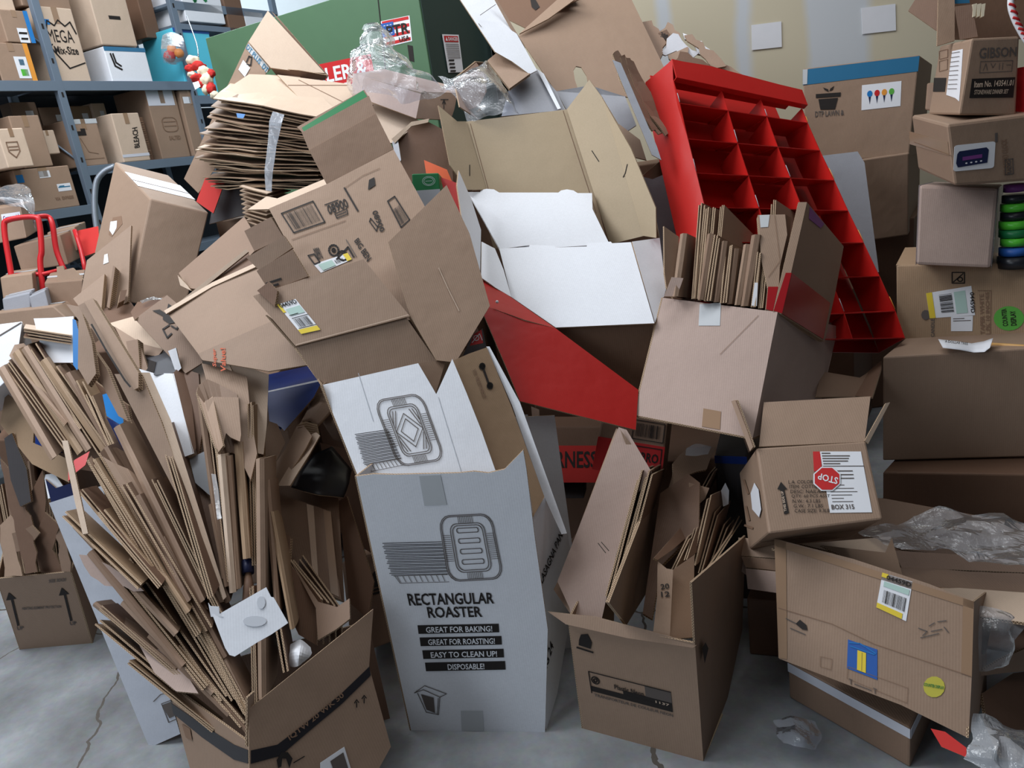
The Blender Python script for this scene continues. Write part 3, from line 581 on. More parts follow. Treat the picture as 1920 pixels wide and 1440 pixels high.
# red and white printed cartons in the dark
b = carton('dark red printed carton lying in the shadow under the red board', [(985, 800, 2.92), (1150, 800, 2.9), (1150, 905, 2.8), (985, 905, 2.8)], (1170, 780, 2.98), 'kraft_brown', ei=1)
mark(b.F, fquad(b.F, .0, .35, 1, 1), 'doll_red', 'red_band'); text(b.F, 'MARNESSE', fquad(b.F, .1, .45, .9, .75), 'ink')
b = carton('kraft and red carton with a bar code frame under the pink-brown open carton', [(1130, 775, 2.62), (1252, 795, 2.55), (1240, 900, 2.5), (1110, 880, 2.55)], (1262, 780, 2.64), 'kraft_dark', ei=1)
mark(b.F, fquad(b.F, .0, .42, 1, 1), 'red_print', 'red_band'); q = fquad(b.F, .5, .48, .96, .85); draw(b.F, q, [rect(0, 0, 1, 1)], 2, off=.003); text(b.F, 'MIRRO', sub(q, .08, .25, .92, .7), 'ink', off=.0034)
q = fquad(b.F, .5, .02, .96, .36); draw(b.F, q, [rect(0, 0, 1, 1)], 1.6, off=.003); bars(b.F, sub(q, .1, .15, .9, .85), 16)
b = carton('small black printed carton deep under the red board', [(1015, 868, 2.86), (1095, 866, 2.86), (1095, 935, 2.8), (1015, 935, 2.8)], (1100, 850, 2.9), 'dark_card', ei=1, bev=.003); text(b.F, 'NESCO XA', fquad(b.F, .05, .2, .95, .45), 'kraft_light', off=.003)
# ================================================================== open white display carton (centre)
G = T('display_carton', 'opened white-lined display carton with tall tan back panel in the middle of the heap', 'box')
bk = B([(873, 228, 3.02), (1064, 205, 3.04), (1125, 400), (1140, 462, 2.98), (925, 466)], G, 'kraft_inner', .004, 'back_panel')
r1 = B([(1064, 205, 3.035), (1106, 150), (1130, 183, 2.93), (1210, 442), (1145, 458, 2.96)], G, 'kraft_inner', .004, 'side_flap', lift=.004)
r2 = B([(1130, 183, 2.93), (1185, 280), (1231, 390, 2.78), (1232, 446), (1207, 442, 2.86)], G, 'kraft_inner', .004, 'side_flap', lift=.004)
l1 = B([(821, 198, 2.95), (857, 228), (873, 228, 3.015), (912, 356, 2.99), (876, 356), (843, 310)], G, 'kraft_inner', .004, 'side_flap', lift=.002)
for s_, P in ((r1, [(1111, 283), (1124, 303)]), (r2, [(1178, 308), (1174, 325), (1164, 343)]), (l1, [(880, 310), (880, 330)])):
    draw(s_, [(0, 0), (1, 0), (1, 1), (0, 1)], [P], 1.6, 'ink', 'torn_slit', .001)
draw(bk, [(0, 0), (1, 0), (1, 1), (0, 1)], [[(882, 232), (916, 356)], [(1056, 208), (1118, 400)]], 1.3, 'ink_faint', 'crease', .0006)
wa = B([(876, 360, 2.97), (900, 360), (903, 356), (912, 354), (926, 355), (936, 361), (1047, 361), (1052, 357), (1063, 355), (1075, 357), (1083, 362), (1110, 362, 2.97), (1111, 392), (1143, 458), (937, 470, 2.80)], G, 'white_card', .004, 'upper_flap')
B([(881, 368, 2.93), (1000, 460, 2.80), (937, 468, 2.79)], G, 'white_card', .002, 'gusset', lift=.003)
B([(860, 319, 2.80), (884, 375, 2.80), (902, 431, 2.76), (900, 520), (890, 513), (872, 450), (857, 348)], G, 'white_card', .004, 'left_flap')
B([(903, 453, 2.74), (928, 466, 2.74), (944, 505), (959, 557, 2.55), (930, 540), (902, 520)], G, 'white_card', .004, 'left_gusset')
wf = B([(936, 466, 2.76), (992, 463), (993, 459), (1040, 461), (1041, 464), (1100, 462), (1102, 456), (1145, 453), (1148, 456), (1183, 454, 2.76), (1227, 606, 2.5), (1042, 614), (959, 557)], G, 'white_card', .004, 'front_flap')
B([(1185, 453, 2.755), (1237, 446, 2.86), (1245, 512), (1254, 522), (1245, 556), (1228, 605, 2.51)], G, 'white_card', .004, 'right_flap')
B([(1042, 616, 2.52), (1226, 607, 2.52), (1205, 745, 2.6), (1085, 745)], G, 'kraft_brown', .004, 'under_panel')
# red wedge
G = T('red_carton', 'bright red carton board wedged in front of the white display carton', 'box')
B([(892, 514, 2.60), (959, 558), (1041, 615, 2.46), (985, 600), (917, 576, 2.44)], G, 'red_card', .004, 'top_panel')
B([(917, 576, 2.44), (985, 600), (1041, 615, 2.46), (1197, 731), (1192, 806, 2.34), (1100, 783), (975, 752), (950, 690), (908, 592)], G, 'red_card', .005, 'front_panel')
B([(886, 512, 2.62), (900, 520), (920, 560, 2.56), (930, 620, 2.5), (905, 590), (880, 560)], G, 'red_card', .005, 'side_panel')
o = lump(932, 566, 2.44, 3, 3, 'paper', 'scuff', G, amp=.1)
# ================================================================== red compartment rack
G = T('compartment_rack', 'glossy red cardboard display rack with rows of small empty compartments leaning back', 'display rack')
rows = [((1262, 150), (1503, 203)), ((1274, 194), (1514, 231)), ((1289, 261), (1537, 283)), ((1305, 325), (1564, 339)), ((1321, 389), (1590, 396)), ((1338, 455), (1619, 456)), ((1356, 525), (1649, 519)), ((1374, 597), (1678, 583)), ((1384, 640), (1696, 634))]
def dl(i): return 3.02 - .055 * i
def drt(i): return 3.24 - .05 * i
RL = [at(*rows[i][0], dl(i)) for i in range(9)]; RR = [at(*rows[i][1], drt(i)) for i in range(9)]
nr = np.cross(RR[4] - RL[4], RL[7] - RL[1]); nr /= np.linalg.norm(nr)
if nr @ (CAM - RL[4]) < 0: nr = -nr
DB = -nr * .13
FR = (0, .36, .665, 1)
for c in range(3):
    for i in range(8):
        a, b_ = FR[c], FR[c + 1]; Lf = lambda i, t: RL[i] + (RR[i] - RL[i]) * t
        # shelf: front edge at the lower row line, its back edge raised
        P = [Lf(i + 1, a), Lf(i + 1, b_), Lf(i + 1, b_) * .55 + Lf(i, b_) * .45 + DB, Lf(i + 1, a) * .55 + Lf(i, a) * .45 + DB]
        B3(P, G, 'red_rack', .003, 'shelf', edge='red_rack')
for c in range(4):
    for i in range(8):
        t = FR[c]; A, C_ = Lf(i, t), Lf(i + 1, t)
        if c in (1, 2): P = [A, C_, C_ * .6 + A * .4 + DB, A * .95 + C_ * .05 + DB]
        else: P = [A, C_, C_ + DB, A + DB]
        B3(P, G, 'red_rack', .003, 'divider' if c in (1, 2) else 'side_wall', edge='red_rack')
B3([RL[0] + (RL[0] - RL[1]) * 1.25 + DB, RR[0] + (RR[0] - RR[1]) * 2.3 + DB, RR[8] + DB, RL[8] + DB], G, 'red_rack', .004, 'back_panel', edge='red_rack')
ex = (RL[0] - RR[0]); ex /= np.linalg.norm(ex)
for i in (0,): B3([RL[0], RL[8], RL[8] + DB * 1.05 + ex * .05, RL[0] + DB * 1.05 + ex * .05], G, 'red_rack', .004, 'outer_side', edge='red_rack')
prk = plane3([RL[0], RR[0], RL[8]]); hd = [on(prk, *p) + nr * .02 for p in ((1256, 119), (1325, 130), (1499, 176), (1509, 203), (1358, 170), (1264, 152))]
B3(hd, G, 'red_rack', .005, 'header', edge='red_rack')
B3([hd[0], hd[2], hd[2] + DB * .9, hd[0] + DB * 1.1 + ex * .03], G, 'red_rack', .004, 'top_panel', edge='red_rack'); B3([hd[5], hd[3], hd[3] - nr * .025, hd[5] - nr * .025], G, 'red_rack', .004, 'header_lip', edge='red_rack')
B3([hd[0], RL[0], RL[0] + DB * 1.05 + ex * .05, hd[0] + DB * 1.1 + ex * .03], G, 'red_rack', .004, 'outer_side', edge='red_rack')
for i in range(8):                                                     # pale worn edges of the dividers
    for t in (0, .36, .665, 1):
        a, b_ = Lf(i, t) + nr * .004, Lf(i + 1, t) + nr * .004
        if (i + int(t * 10)) % 2 == 0: tube([a * .4 + b_ * .6, b_ * .96 + a * .04], .0012, 'worn_edge', 'paper_grey' if t < 1 else 'orange_print', G, seg=5, sm=1)
# grey sheets beside and behind it
tag(B([(1195, 330, 3.18), (1270, 322, 3.3), (1312, 460), (1320, 560, 3.1), (1250, 560), (1236, 440), (1225, 380)], None, 'grey_card', name='grey_sheet').o, 'dull grey card sheet between the tan flap and the red rack', 'cardboard sheet')
tag(B([(1540, 292, 3.6), (1608, 284, 3.6), (1621, 305), (1648, 510, 3.4), (1600, 520)], None, 'grey_card', name='grey_sheet').o, 'grey card sheet standing between the red rack and the box with plant print', 'cardboard sheet')
# ================================================================== plant pot carton and its base
b = carton('large carton with blue tape, plant pot print and picture of coloured light bulbs', [(1505, 129, 3.75), (1724, 103, 3.7), (1704, 294, 3.7), (1510, 304)], (1748, 120, 4.2), 'kraft', ei=1)
tape(b.F, [(1505, 131), (1724, 105), (1721, 134), (1505, 160)], 'teal_tape'); tape(b.F, [(1505, 131), (1514, 130), (1513, 158), (1505, 159)], 'tape_mask', off=.003)
q = [(1527, 160), (1580, 158), (1578, 222), (1528, 220)]
poly(b.F, q, [(.04, .28), (.94, .24), (.93, .36), (.04, .4)], name='pot_rim'); poly(b.F, q, [(.13, .44), (.84, .4), (.74, .74), (.2, .76)], name='pot'); poly(b.F, q, [(.3, .08), (.48, .14), (.5, .22), (.36, .16)], name='leaf'); poly(b.F, q, [(.52, .2), (.56, .12), (.7, .04), (.64, .16)], name='leaf')
text(b.F, 'DTP LAWN &', [(1528, 209), (1582, 206), (1582, 216), (1528, 220)], 'ink_grey')
q = [(1616, 160), (1690, 152), (1688, 199), (1615, 207)]; mark(b.F, q, 'paper', 'picture_label')
for i, c in enumerate(('sky_blue', 'red_print', 'orange_print', 'green_print')):
    u = .2 + i * .185; poly(b.F, q, circ(u, .38, .07, 10, .13), c, 'bulb_print', .003); poly(b.F, q, [(u - .03, .5), (u + .03, .5), (u + .005, .8)], 'navy', 'bulb_stem', .003)
b = vcarton('brown carton under the plant pot carton', (1512, 305, 3.68), (1704, 296, 3.68), (1725, 300, 4.25), 0.92, 'kraft')
seam(b)
vcarton('dark brown carton on the floor below the plant pot carton stack', (1560, 420, 3.85), (1714, 418, 3.85), (1740, 400, 4.3), 0, 'kraft_brown')
# ================================================================== box tower at the right
b = vcarton('big brown carton at the bottom right forming the foot of the box tower', (1655, 886, 2.8), (1990, 890, 2.6), (2050, 850, 3.2), 0, 'kraft_brown')
b = vcarton('big smooth brown carton in the box tower under the candle carton', (1655, 667, 2.75), (1990, 652, 2.6), (2060, 610, 3.3), .30, 'kraft')
mark(b.T, fquad(b.T, 0, .5, .56, .51), 'ink', 'flap_seam')
b = carton('candle carton with shipping labels and a round green sticker in the box tower', [(1680, 497, 2.93), (1990, 492, 2.75), (1990, 640), (1681, 638, 2.93)], (2050, 470, 3.3), 'kraft_tan', ei=1)
fl = B([(1680, 497, 2.93), (1697, 464, 3.1), (1760, 462, 3.1), (1760, 497)], b.r, 'kraft_tan', name='top_flap')
q = [(1736, 550), (1821, 536), (1828, 591), (1743, 597)]; mark(b.F, q, 'paper', 'shipping_label'); mark(b.F, sub(q, 0, 0, .13, 1), 'yellow', 'label_band', off=.003); bars(b.F, sub(q, .27, .15, .55, .85), 14, horiz=True); mark(b.F, sub(q, .6, .12, .85, .9), 'pale_green', 'label_panel', off=.003); text(b.F, '04459D', [(1826, 548), (1828, 586), (1820, 588), (1818, 548)], off=.0034)
q = [(1783, 594), (1824, 592), (1823, 621), (1783, 621)]; mark(b.F, q, 'paper', 'second_label'); draw(b.F, q, [[(.1, .3), (.9, .3)], [(.1, .15), (.6, .15)]], 1.4, 'ink_grey')
text(b.F, 'TAPER WHITE', [(1838, 627), (1836, 552), (1844, 551), (1846, 627)], 'ink_faint'); text(b.F, '1 PK 10 INCHES', [(1848, 627), (1847, 548), (1854, 547), (1856, 627)], 'ink_faint'); text(b.F, 'CANDLE', [(1745, 632), (1745, 598), (1752, 598), (1752, 632)], 'ink_grey')
q = [(1785, 511), (1808, 511), (1808, 531), (1785, 531)]; draw(b.F, q, [rect(0, 0, 1, 1), [(.1, .9), (.9, .1)], circ(.65, .65, .2)], 2); q = [(1776, 545), (1858, 545), (1856, 630), (1776, 634)]; draw(b.F, q, [[(1, 0), (1, 1)], [(.7, 0), (1, 0)]], 1.2, 'ink_faint')
q = [(1727, 583), (1744, 583), (1744, 602), (1727, 602)]; poly(b.F, q, circ(.5, .4, .5, 10), 'ink_grey')
q = [(1863, 574), (1920, 574), (1920, 620), (1863, 620)]; mark(b.F, [bil(q, u, v) for u, v in circ(.5, .5, .5, 20)[:-1]], 'green_print', 'round_sticker'); text(b.F, 'COUNTER', [(1880, 612), (1877, 580), (1886, 578), (1890, 611)], off=.003); text(b.F, 'DISPLAY', [(1895, 611), (1893, 584), (1903, 582), (1906, 610)], off=.003)
b = carton('plain square-faced carton wrapped in clear film in the box tower', [(1722, 347, 2.82), (1872, 352, 2.76), (1858, 503), (1716, 497, 2.8)], (1882, 345, 3.1), 'kraft_pink', ei=1, bev=.012)
for s_ in ('L', 'R'): mark(getattr(b, s_), fquad(getattr(b, s_), 0, 0, 1, 1), 'clear_tape', 'stretch_film')
b = carton('carton with a clock radio picture label in the box tower, tape on its end', [(1776, 233, 2.62), (1990, 206, 2.72), (1990, 335), (1790, 349, 2.62)], (1709, 216, 3.0), 'kraft', ei=0, bev=.01)
tape(b.L, [(1706, 246), (1778, 266), (1780, 292), (1706, 270)], 'tape'); mark(b.L, fquad(b.L, 0, .49, 1, .5), 'ink_faint', 'flap_seam', off=.003)
q = [(1789, 273), (1866, 265), (1863, 315), (1787, 322)]; mark(b.F, [bil(q, u, v) for u, v in rr(0, 0, 1, 1, .08)[:-1]], 'paper', 'picture_label'); poly(b.F, q, [(.07, .35), (.12, .25), (.78, .2), (.84, .3), (.82, .78), (.1, .86), (.05, .7)], 'navy', 'radio_print', .003); poly(b.F, q, [(.2, .48), (.68, .44), (.68, .58), (.2, .62)], 'purple', 'radio_display', .0036)
for i in range(4): poly(b.F, q, circ(.3 + i * .12, .73 - .01 * i, .03, 8), 'paper', 'radio_button', .0036)
text(b.F, 'PLL RADIO CLOCK', [(1881, 328), (1876, 262), (1887, 260), (1892, 328)], 'ink_faint'); q = [(1884, 300), (1898, 298), (1899, 326), (1884, 328)]; draw(b.F, q, [rect(0, 0, 1, 1)], 2, 'ink_grey'); text(b.F, 'RADIO', [(1888, 326), (1886, 302), (1895, 300), (1896, 326)], 'ink_grey'); mark(b.F, [(1865, 250), (1870, 249), (1870, 266), (1865, 267)], 'ink_grey', 'small_print')
b = carton('dinner set carton with black item number panel near the top of the box tower', [(1822, 72, 2.68), (1912, 68, 2.72), (1905, 217), (1798, 216, 2.68)], (1762, 86, 3.0), 'kraft', ei=0, bev=.008)
text(b.F, 'GIBSON', [(1836, 90), (1906, 88), (1905, 106), (1835, 111)], 'ink_grey'); mark(b.F, [(1822, 148), (1903, 145), (1899, 183), (1817, 184)], 'ink', 'black_panel'); text(b.F, 'Item No. 143541.01', [(1826, 153), (1900, 150), (1898, 161), (1825, 165)], 'kraft_light', off=.0034); text(b.F, 'STONEWARE DINNER SET', [(1826, 169), (1890, 168), (1888, 176), (1825, 178)], 'kraft_light', off=.0034)
q = [(1838, 116), (1898, 114), (1896, 134), (1836, 137)]; draw(b.F, q, [rect(0, 0, 1, 1), [(.1, .8), (.17, .2), (.24, .8)], [(.33, .2), (.4, .6), (.47, .2)], [(.6, .2), (.6, .8)], [(.7, .2), (.7, .8)], [(.82, .4), (.95, .4)]], 1.2, 'ink_grey')
q = [(1786, 96), (1806, 92), (1803, 140), (1799, 190), (1792, 184), (1775, 178)]; mark(b.L, q, 'paper', 'torn_label'); draw(b.L, [(1785, 100), (1803, 97), (1797, 175), (1778, 175)], [[(0, k / 9), (.9, k / 9)] for k in range(9)], 1, 'ink_grey', off=.004); mark(b.L, [(1752, 146), (1775, 146), (1772, 172), (1750, 172)], 'ink', 'black_panel'); q = [(1762, 96), (1778, 92), (1777, 130), (1762, 134)]; draw(b.L, q, [rect(0, 0, 1, .4), rect(0, .5, 1, 1)], 1, 'ink_faint')
b = carton('small carton end showing between plant pot carton and the box tower', [(1738, 156, 3.05), (1780, 152, 3.0), (1780, 214), (1734, 206, 3.05)], (1800, 150, 3.3), 'kraft_dark', ei=1)
G = T('open_carton', 'open carton with standing flaps and torn packing on top of the box tower', 'box')
B([(1703, 20, 3.0), (1740, -40), (1775, -30), (1757, 58, 2.9)], G, 'kraft_brown', name='flap'); B([(1760, -30, 2.9), (1790, -35), (1790, 76), (1757, 86, 2.85)], G, 'kraft', name='side_panel'); B([(1790, 14, 2.78), (1822, 10, 2.75), (1834, 70), (1800, 76)], G, 'kraft_brown', name='front_flap', lift=.01)
B([(1776, -60, 2.95), (1930, -60, 2.95), (1930, 72), (1790, 74)], G, 'doll_red', name='back_panel', mat_=None) if False else B([(1776, -60, 3.02), (1960, -60, 3.02), (1960, 72), (1790, 74)], G, 'kraft_brown', name='back_panel')
tape(S(G.children[0] if G.children else G, fit([(1760, -30, 2.9)])), [(1776, -6), (1816, -8), (1818, 6), (1776, 8)], 'teal_tape', G)
for i, x in enumerate((1824, 1832, 1840)): B([(x, 8, 2.74), (x + 8, 6), (x + 5, 30, 2.74), (x, 32)], G, 'cream', .01, 'foam_fin', edge='cream')
G = T('candy_cane', 'red and white twisted candy cane decoration hanging at the top right', 'decoration')
P = [at(1897, -20, 2.6), at(1895, 10, 2.6), at(1902, 35, 2.6), at(1912, 55, 2.6), at(1922, 72, 2.6), at(1935, 90, 2.6)]
tube(P, .010, 'cane', 'paper', G)
for k in range(9):
    t = k / 9 * 4.6; i = int(t); f = t - i; p = P[i] * (1 - f) + P[i + 1] * f; tube([p + np.array([-.011, -.006, .006]), p + np.array([0, -.012, 0]), p + np.array([.011, -.006, -.008])], .0045, 'red_stripe', 'red_print', G, seg=6, sm=3)
G = T('ornament_tube', 'stack of shiny green and blue ornaments in a dark tube at the right edge', 'decoration')
for i, (y, m_, w_) in enumerate(((352, 'purple', .035), (372, 'black_plastic', .04), (388, 'lime', .045), (404, 'black_plastic', .045), (420, 'lime', .05), (436, 'green_card', .05), (452, 'lime', .045), (470, 'blue_print', .05))):
    c = at(1902, y, 2.8); tube([c + np.array([0, 0, .013]), c - np.array([0, 0, .013])], w_, 'ornament', m_, G, seg=20, sm=1)
c = at(1902, 485, 2.8); tube([c + np.array([0, 0, .01]), c - np.array([0, 0, .03])], .055, 'base', 'black_plastic', G, seg=20, sm=1)
bag('red_gift_bag', 'dark red shiny gift bag beside the dinner set carton', [[(1902, 130, 2.8), (1945, 120, 2.7)], [(1900, 175, 2.8), (1950, 170, 2.7)], [(1900, 214, 2.8), (1950, 212, 2.7)]], 'cart_red', 10, .01, cat='bag')
G = T('pencil', 'yellow wooden pencil lying on the big carton beside the candle carton', 'pencil'); tube([at(1852, 646, 2.72), at(1985, 654, 2.6)], .008, 'shaft', 'pencil_wood', G, seg=6, sm=1); tube([at(1852, 646, 2.72), at(1838, 645, 2.73)], [.008, .001], 'tip', 'cream', G, seg=6, sm=1)
o = sheet([[(1759, 636, 2.74), (1795, 640, 2.72), (1822, 644, 2.72), (1845, 640, 2.70), (1862, 634, 2.68)], [(1768, 652, 2.68), (1800, 656, 2.66), (1826, 661, 2.66), (1846, 660, 2.64), (1856, 652, 2.62)]], mat='paper', th=.001, name='paper_note', sub=3, edge='paper', smooth=True); tag(o, 'curled white printed paper strip lying on the big carton', 'paper')
pl_ = fit([(1759, 636, 2.70), (1862, 634, 2.62), (1768, 652, 2.65)])
text(S(o, pl_), 'A DOLLAR TREE', [(1772, 641), (1815, 646), (1815, 651), (1772, 646)], off=.008)
# ================================================================== upper heap, left and centre
random.seed(11)
FULL = [(0, 0), (1, 0), (1, 1), (0, 1)]
def sheetthing(name, label, pts, mat='kraft', th=.005, cat='cardboard sheet', **k):
    s = B(pts, None, mat, th, name, **k); tag(s.o, label, cat); return s
# tipped carton with blue lettering
G = T('open_carton', 'tipped kraft carton with a blue lettered tape and a white diamond label, peak up', 'box')
f1 = B([(502, 20, 3.52), (609, 137, 3.45), (560, 134), (508, 127), (466, 78, 3.42)], G, 'kraft_light', name='top_panel')
f2 = B([(466, 77, 3.42), (509, 127, 3.42), (498, 138), (440, 260), (372, 362, 3.2), (345, 335)], G, 'kraft', name='side_panel')
B([(506, 20, 3.53), (520, 34, 3.52), (612, 140, 3.46), (609, 146), (560, 92)], G, 'kraft_dark', name='flap_edge', lift=-.012)
B([(508, 127, 3.41), (560, 131, 3.41), (613, 140, 3.42), (610, 150), (520, 142)], G, 'kraft_brown', name='inner_flap', lift=.004)
mark(f2, [(466, 82), (505, 127), (500, 137), (461, 91)], 'tape_mask', 'tape_strip', G)
text(f2, 'DT PLUS  DT', [(465, 83), (504, 130), (499, 138), (461, 91)], 'ink_blue', off=.003); poly(f2, FULL, [(456, 113), (469, 128), (459, 145), (447, 131)], 'paper', 'diamond_label'); draw(f2, FULL, [[(462, 117), (467, 106), (472, 108), (470, 123), (463, 121)]], 2.5)
# sheets lying over the bound stack
sheetthing('kraft_sheet', 'large pale kraft sheet lying on top of the bound stack of flattened cartons', [(406, 180, 3.12), (428, 165), (467, 139, 3.38), (560, 142), (640, 215, 3.12), (592, 223), (500, 203)], 'kraft_light')
s = sheetthing('kraft_sheet', 'long pale kraft sheet running from the bound stack to under the plastic bag', [(520, 140, 3.38), (660, 158, 3.4), (790, 228, 3.2), (736, 268, 3.05), (640, 262), (590, 215, 3.10)], 'kraft_light')
draw(s, FULL, [[(560, 150), (700, 220)], [(540, 160), (660, 160)]], 1.2, 'ink_faint', 'crease', .001)
G = T('bag_carton', 'low kraft tray carton inside a big clear plastic bag by the green baler', 'box')
t1 = B([(661, 137, 3.25), (790, 172, 3.15), (780, 222, 3.1), (661, 178)], G, 'kraft_pink', name='front_panel'); t2 = B([(790, 172, 3.15), (858, 174, 3.25), (852, 205), (845, 225), (780, 222, 3.1)], G, 'kraft_dark', name='end_panel'); B([(661, 137, 3.25), (720, 128, 3.5), (850, 160, 3.45), (858, 174, 3.25), (790, 172, 3.15)], G, 'kraft_pink', name='top_panel', lift=-.003)
draw(t2, FULL, [[(832, 204), (832, 190)], [(829, 195), (832, 188), (835, 195)], [(826, 187), (840, 187)]], 1.5)
bag('plastic_bag', 'big crumpled clear plastic bag standing on the tray carton in front of the baler', [[(676, 62, 3.2), (690, 48, 3.2), (712, 54, 3.2), (735, 85, 3.2)], [(668, 95, 3.08), (695, 95, 3.02), (730, 105, 3.04), (775, 135, 3.1)], [(660, 135, 3.1), (705, 130, 2.98), (760, 142, 3.0), (825, 160, 3.12)], [(660, 172, 3.12), (700, 176, 3.05), (770, 195, 3.02), (860, 172, 3.15)]], n=34, amp=.05, seed=2)
G = T('bagged_carton', 'dark brown carton end inside a clear bag right of the tray carton', 'box')
B([(852, 150, 3.12), (893, 117, 3.16), (912, 142), (912, 172), (898, 198, 3.06), (880, 205)], G, 'kraft_brown', name='end_panel'); B([(852, 150, 3.12), (893, 117, 3.16), (930, 120, 3.3), (890, 150, 3.25)], G, 'kraft_dark', name='top_panel', lift=-.004); B([(852, 152, 3.12), (880, 206, 3.05), (900, 225, 3.1), (862, 200)], G, 'kraft_pink', name='side_panel')
bag('plastic_bag', 'clear plastic bag wrapped round the dark brown carton end', [[(828, 140, 3.15), (868, 132, 3.1), (905, 118, 3.12), (930, 128, 3.2)], [(840, 160, 3.08), (880, 160, 3.0), (920, 155, 3.02), (948, 165, 3.1)], [(855, 185, 3.05), (890, 200, 2.98), (930, 195, 3.0), (960, 195, 3.06)], [(872, 222, 3.04), (905, 226, 3.0), (940, 215, 3.0), (976, 205, 3.05)]], n=26, amp=.04, seed=8)
# arch shaped dark carton, green and orange cartons
G = T('open_carton', 'dark brown open carton lying on its side behind the open big carton', 'box')
B([(735, 266, 3.1), (770, 234), (802, 228, 3.15), (845, 250), (850, 345, 3.1), (745, 340)], G, 'kraft_brown', name='inner_panel'); B([(735, 262, 3.0), (772, 230, 3.0), (805, 224, 3.0), (803, 231), (772, 238), (741, 270)], G, 'kraft_light', name='rim_panel', lift=.01); B([(735, 266, 3.0), (746, 262), (752, 300, 2.95), (745, 310)], G, 'grey_card', name='side_panel')
b = carton('green carton with an oval emblem and pale lower half wedged beside the open carton', [(772, 326, 2.82), (822, 324, 2.82), (828, 385), (775, 390)], (832, 335, 2.95), 'green_card', ei=1, bev=.004)
mark(b.F, fquad(b.F, 0, .5, 1, 1), 'paper_grey', 'pale_band'); draw(b.F, fquad(b.F, .38, .1, .85, .38), [circ(.5, .5, .5, 14), circ(.5, .5, .38, 14), [(.25, .5), (.75, .5)]], 1, 'pale_green')
sheetthing('orange_board', 'bright orange printed board behind the green carton', [(795, 300, 2.98), (838, 318, 2.95), (850, 345), (800, 332)], 'orange_card')
sheetthing('red_board', 'thin red board between the green carton and the white display flap', [(826, 332, 2.86), (862, 345, 2.84), (868, 420, 2.78), (846, 420)], 'red_card')
# bound stack of flattened cartons
random.seed(4)
n_l = 19; lay = []
for i in range(n_l):
    t = i / (n_l - 1); y = 184 + t * 166; lx = 408 - 30 * math.sin(t * 2.2) + random.uniform(-14, 14) + (12 if i > 15 else 0); rx = 602 + random.uniform(-6, 14)
    yl = y + random.uniform(-3, 3); yr = 222 + t * 132 + random.uniform(-3, 3); d0 = 3.0 + random.uniform(-.01, .02)
    mid = (lx * .55 + rx * .45, yl * .55 + yr * .45 + random.uniform(-3, 4), d0 - .03)
    bk_ = lambda p, dx=0: (p[0] + 42 + dx, p[1] - 16 + (t - .5) * 20, p[2] + .34)
    l, r_ = (lx, yl, d0 + .04), (rx, yr, d0 - .02)
    o = sheet([[l, mid, r_], [bk_(l, -10), bk_(mid), bk_(r_)]], mat=random.choice(['kraft', 'kraft_light', 'kraft']), th=.004, name='flattened_carton', sub=3, w=.010, seed=i, px=True, smooth=False)
    nm = 'flattened kraft carton in the clear-taped stack, % layer from the top'
    tag(o, nm, 'flattened box', 'layers of the bound carton stack')
    if i % 2 == 0:
        l2 = (lx + 8, yl + 4, d0 + .05); o = sheet([[l2, (mid[0], mid[1] + 5, mid[2] + .005), (rx - 6, yr + 5, d0 - .01)], [bk_(l2), bk_((mid[0], mid[1] + 5, mid[2])), bk_((rx, yr + 5, d0))]], mat='kraft_dark', th=.004, name='flattened_carton', sub=3, w=.014, seed=i + 40)
        tag(o, 'flattened kraft carton in the clear-taped stack, % layer from the top', 'flattened box', 'layers of the bound carton stack')
tag(sheet([[(512, 208, 2.90), (534, 214, 2.90)], [(504, 228, 2.89), (528, 232, 2.89)], [(500, 270, 2.90), (516, 274, 2.90)], [(494, 318, 2.90), (510, 322, 2.90)], [(496, 356, 2.91), (508, 358, 2.91)]], mat='plastic_milky', th=.001, name='tape_loop', sub=3, w=.008, edge='plastic_milky'), 'clear tape loop binding the stack of flattened cartons', 'tape')
b = sheetthing('paper_scrap', 'small blue scrap caught in the bound stack', [(443, 212, 2.93), (460, 214), (456, 222, 2.92), (445, 221)], 'sky_blue', .002, 'paper')
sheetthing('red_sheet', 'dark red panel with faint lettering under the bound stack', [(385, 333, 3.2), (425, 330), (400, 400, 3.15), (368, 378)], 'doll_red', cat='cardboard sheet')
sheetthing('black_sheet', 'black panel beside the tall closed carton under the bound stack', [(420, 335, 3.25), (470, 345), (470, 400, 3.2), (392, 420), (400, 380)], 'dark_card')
for i in range(9):
    y = 350 + i * 8; o = sheet([[(448 + i * 1.2, y, 2.94), (500, y + 14, 2.92)], [(480, y - 12, 3.2), (545, y, 3.2)]], mat='kraft_light', th=.004, name='flattened_carton', sub=2, w=.006, seed=i + 80); tag(o, 'flattened carton corner in the small fan below the bound stack, % from the top', 'flattened box', 'small fan below the bound stack')
sheetthing('cream_sheet', 'cream kraft sheet sticking out below the bound stack', [(464, 393, 2.86), (500, 368), (520, 372), (612, 334, 2.90), (618, 350), (508, 392, 2.80)], 'kraft_light')
